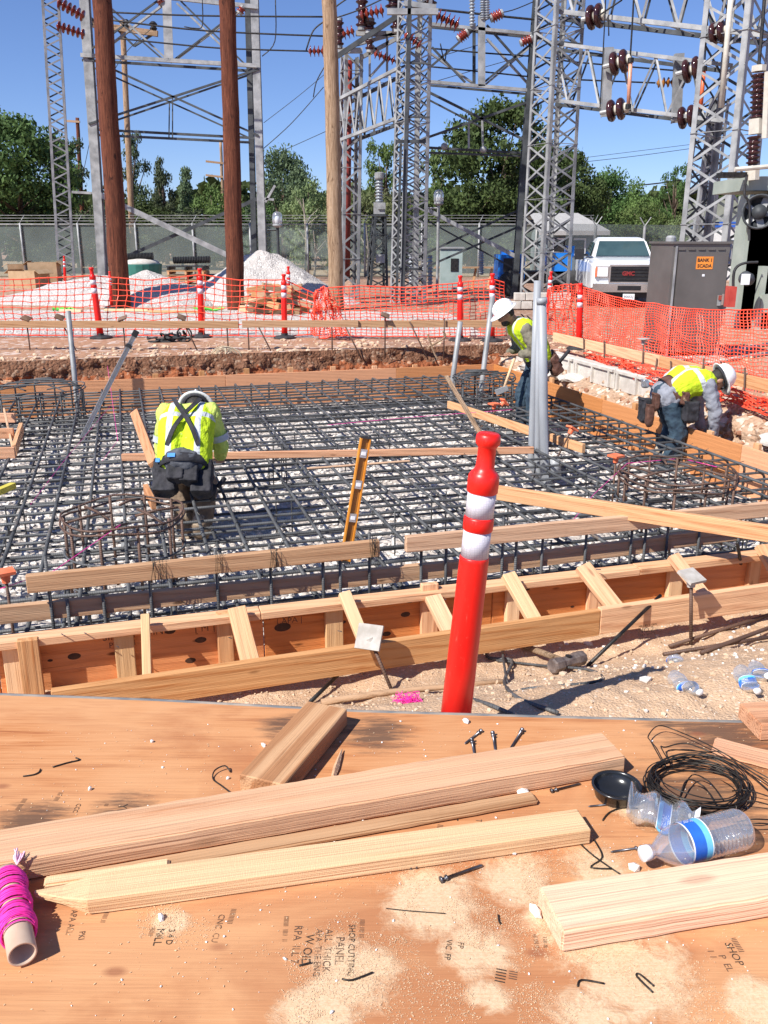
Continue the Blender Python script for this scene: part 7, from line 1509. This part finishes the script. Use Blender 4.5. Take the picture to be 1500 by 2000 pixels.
for (cx, cy, r) in ((1483, 415, .30),):
    c = xp(cx, cy, -.25); fn_ = thing('cooling_fan', c, 'round cooling fan with a grey shroud on the transformer', 'fan'); mb = MB(); mb.lathe([(r, 0), (r * 1.02, .14), (r * .92, .14), (r * .86, 0)], 24, c, (-.35, -.9, .1)); mb.obj('shroud', STEELD, fn_, True); mb = MB(); mb.lathe([(.001, .12), (.13, .1), (.13, .0), (.001, 0)], 14, c, (-.35, -.9, .1)); mb.obj('motor', STEELD, fn_, True)
    for k in range(5): a = k * 1.256; F3 = frame(V((-.35, -.9, .1))); mb = MB(); d = F3 @ V((0, math.cos(a), math.sin(a))); mb.beam(c + d * .1, c + d * r * .88, .16, .012, V((-.35, -.9, .6))); mb.obj('blade', STEEL, fn_)
bu = thing('bushing', xp(1475, 352), 'tall brown ribbed bushing rising from the transformer', 'bushing')
for i, (y0, y1, n0, r0) in enumerate(((330, 262, 7, .125), (232, 140, 9, .135))):
    a, b = xp(1470 + i * 9, y0), xp(1473 + i * 9, y1); L_ = (b - a).length; prof = []
    for k in range(n0): z = L_ * k / n0; s_ = L_ / n0; prof += [(r0 * .68, z), (r0, z + s_ * .3), (r0 * .97, z + s_ * .45), (r0 * .68, z + s_ * .6)]
    mb = MB(); mb.lathe(prof, 16, a, b - a); mb.obj('sheds', INSD, bu, True)
for y0, y1, x in ((262, 232, 1476), (352, 330, 1469), (140, 128, 1482)): mb = MB(); mb.tube([xp(x, y0), xp(x + 1, y1)], .13, 8); mb.obj('clamp_flange', CREAM, bu)
mb = MB(); mb.tube([xp(1482, 128), xp(1490, 40), xp(1494, -20)], .03, 6); mb.obj('lead', BLKM, bu)
mb = MB(); mb.tube([xp(1435, 331, -.3), xp(1540, 322, -.3)], .04, 8); mb.tube([xp(1494, 270, -.2), xp(1500, 140, -.2)], .06, 8); mb.obj('bus_pipe', CREAM, px_); xbox(1410, 336, 1460, 346, -.1, .3, 'shelf', BLKM)
m = MB(); c = xp(1455, 548, -.5); m.lathe([(.09, 0), (.12, .06), (.12, .2), (.07, .26)], 18, c + V((.1, 0, 0)), (-.8, -.5, .3)); m.obj('pump_motor', STEELD, px_, True); xbox(1447, 535, 1466, 556, -.75, .02, 'data_plate', LWHITE)
m = MB(); m.tube(smoothpath([xp(1458, 345, -.3), xp(1454, 380, -.3), xp(1464, 400, -.3), xp(1463, 470, -.3)], 4), .022, 6); m.tube(smoothpath([xp(1432, 570, -.4), xp(1434, 530, -.4), xp(1450, 515, -.4), xp(1480, 512, -.4)], 4), .026, 6); m.obj('hose', BLKR, px_)
xbox(1422, 560, 1440, 600, -.6, .3, 'red_valve', M1('valve_red', (.40, .04, .03), (.5, .07, .05), 4., .5))
# debris under the right net: pale pipes and bricks
for x0, y0, x1, y1, lb in ((1330, 702, 1500, 672, 'upper pale pipe lying on the gravel behind the right net'), (1360, 712, 1500, 690, 'lower pale pipe lying on the gravel behind the right net'), (1255, 690, 1330, 706, 'short pale pipe in front of the cabinet')): mb = MB(); mb.tube([P(x0, y0, .03), P(x1, y1, .03)], .025, 8); mb.obj('ground_pipe', CREAM, None, True, label=lb, cat='pipe')
sw = thing('stone_wall', A(1030, 600, 23.5), 'low wall of stacked concrete blocks behind the standing worker', 'wall')
for k in range(10): q = A(1005 + (k % 5) * 22 + (k // 5) * 8, 618, 21.5); lumber('block', V((q.x - .13, q.y, .12 + .2 * (k // 5))), V((q.x + .13, q.y, .12 + .2 * (k // 5))), .2, .18, CONC, sw, bev=.012)
print('objects', len(sc.collection.objects))
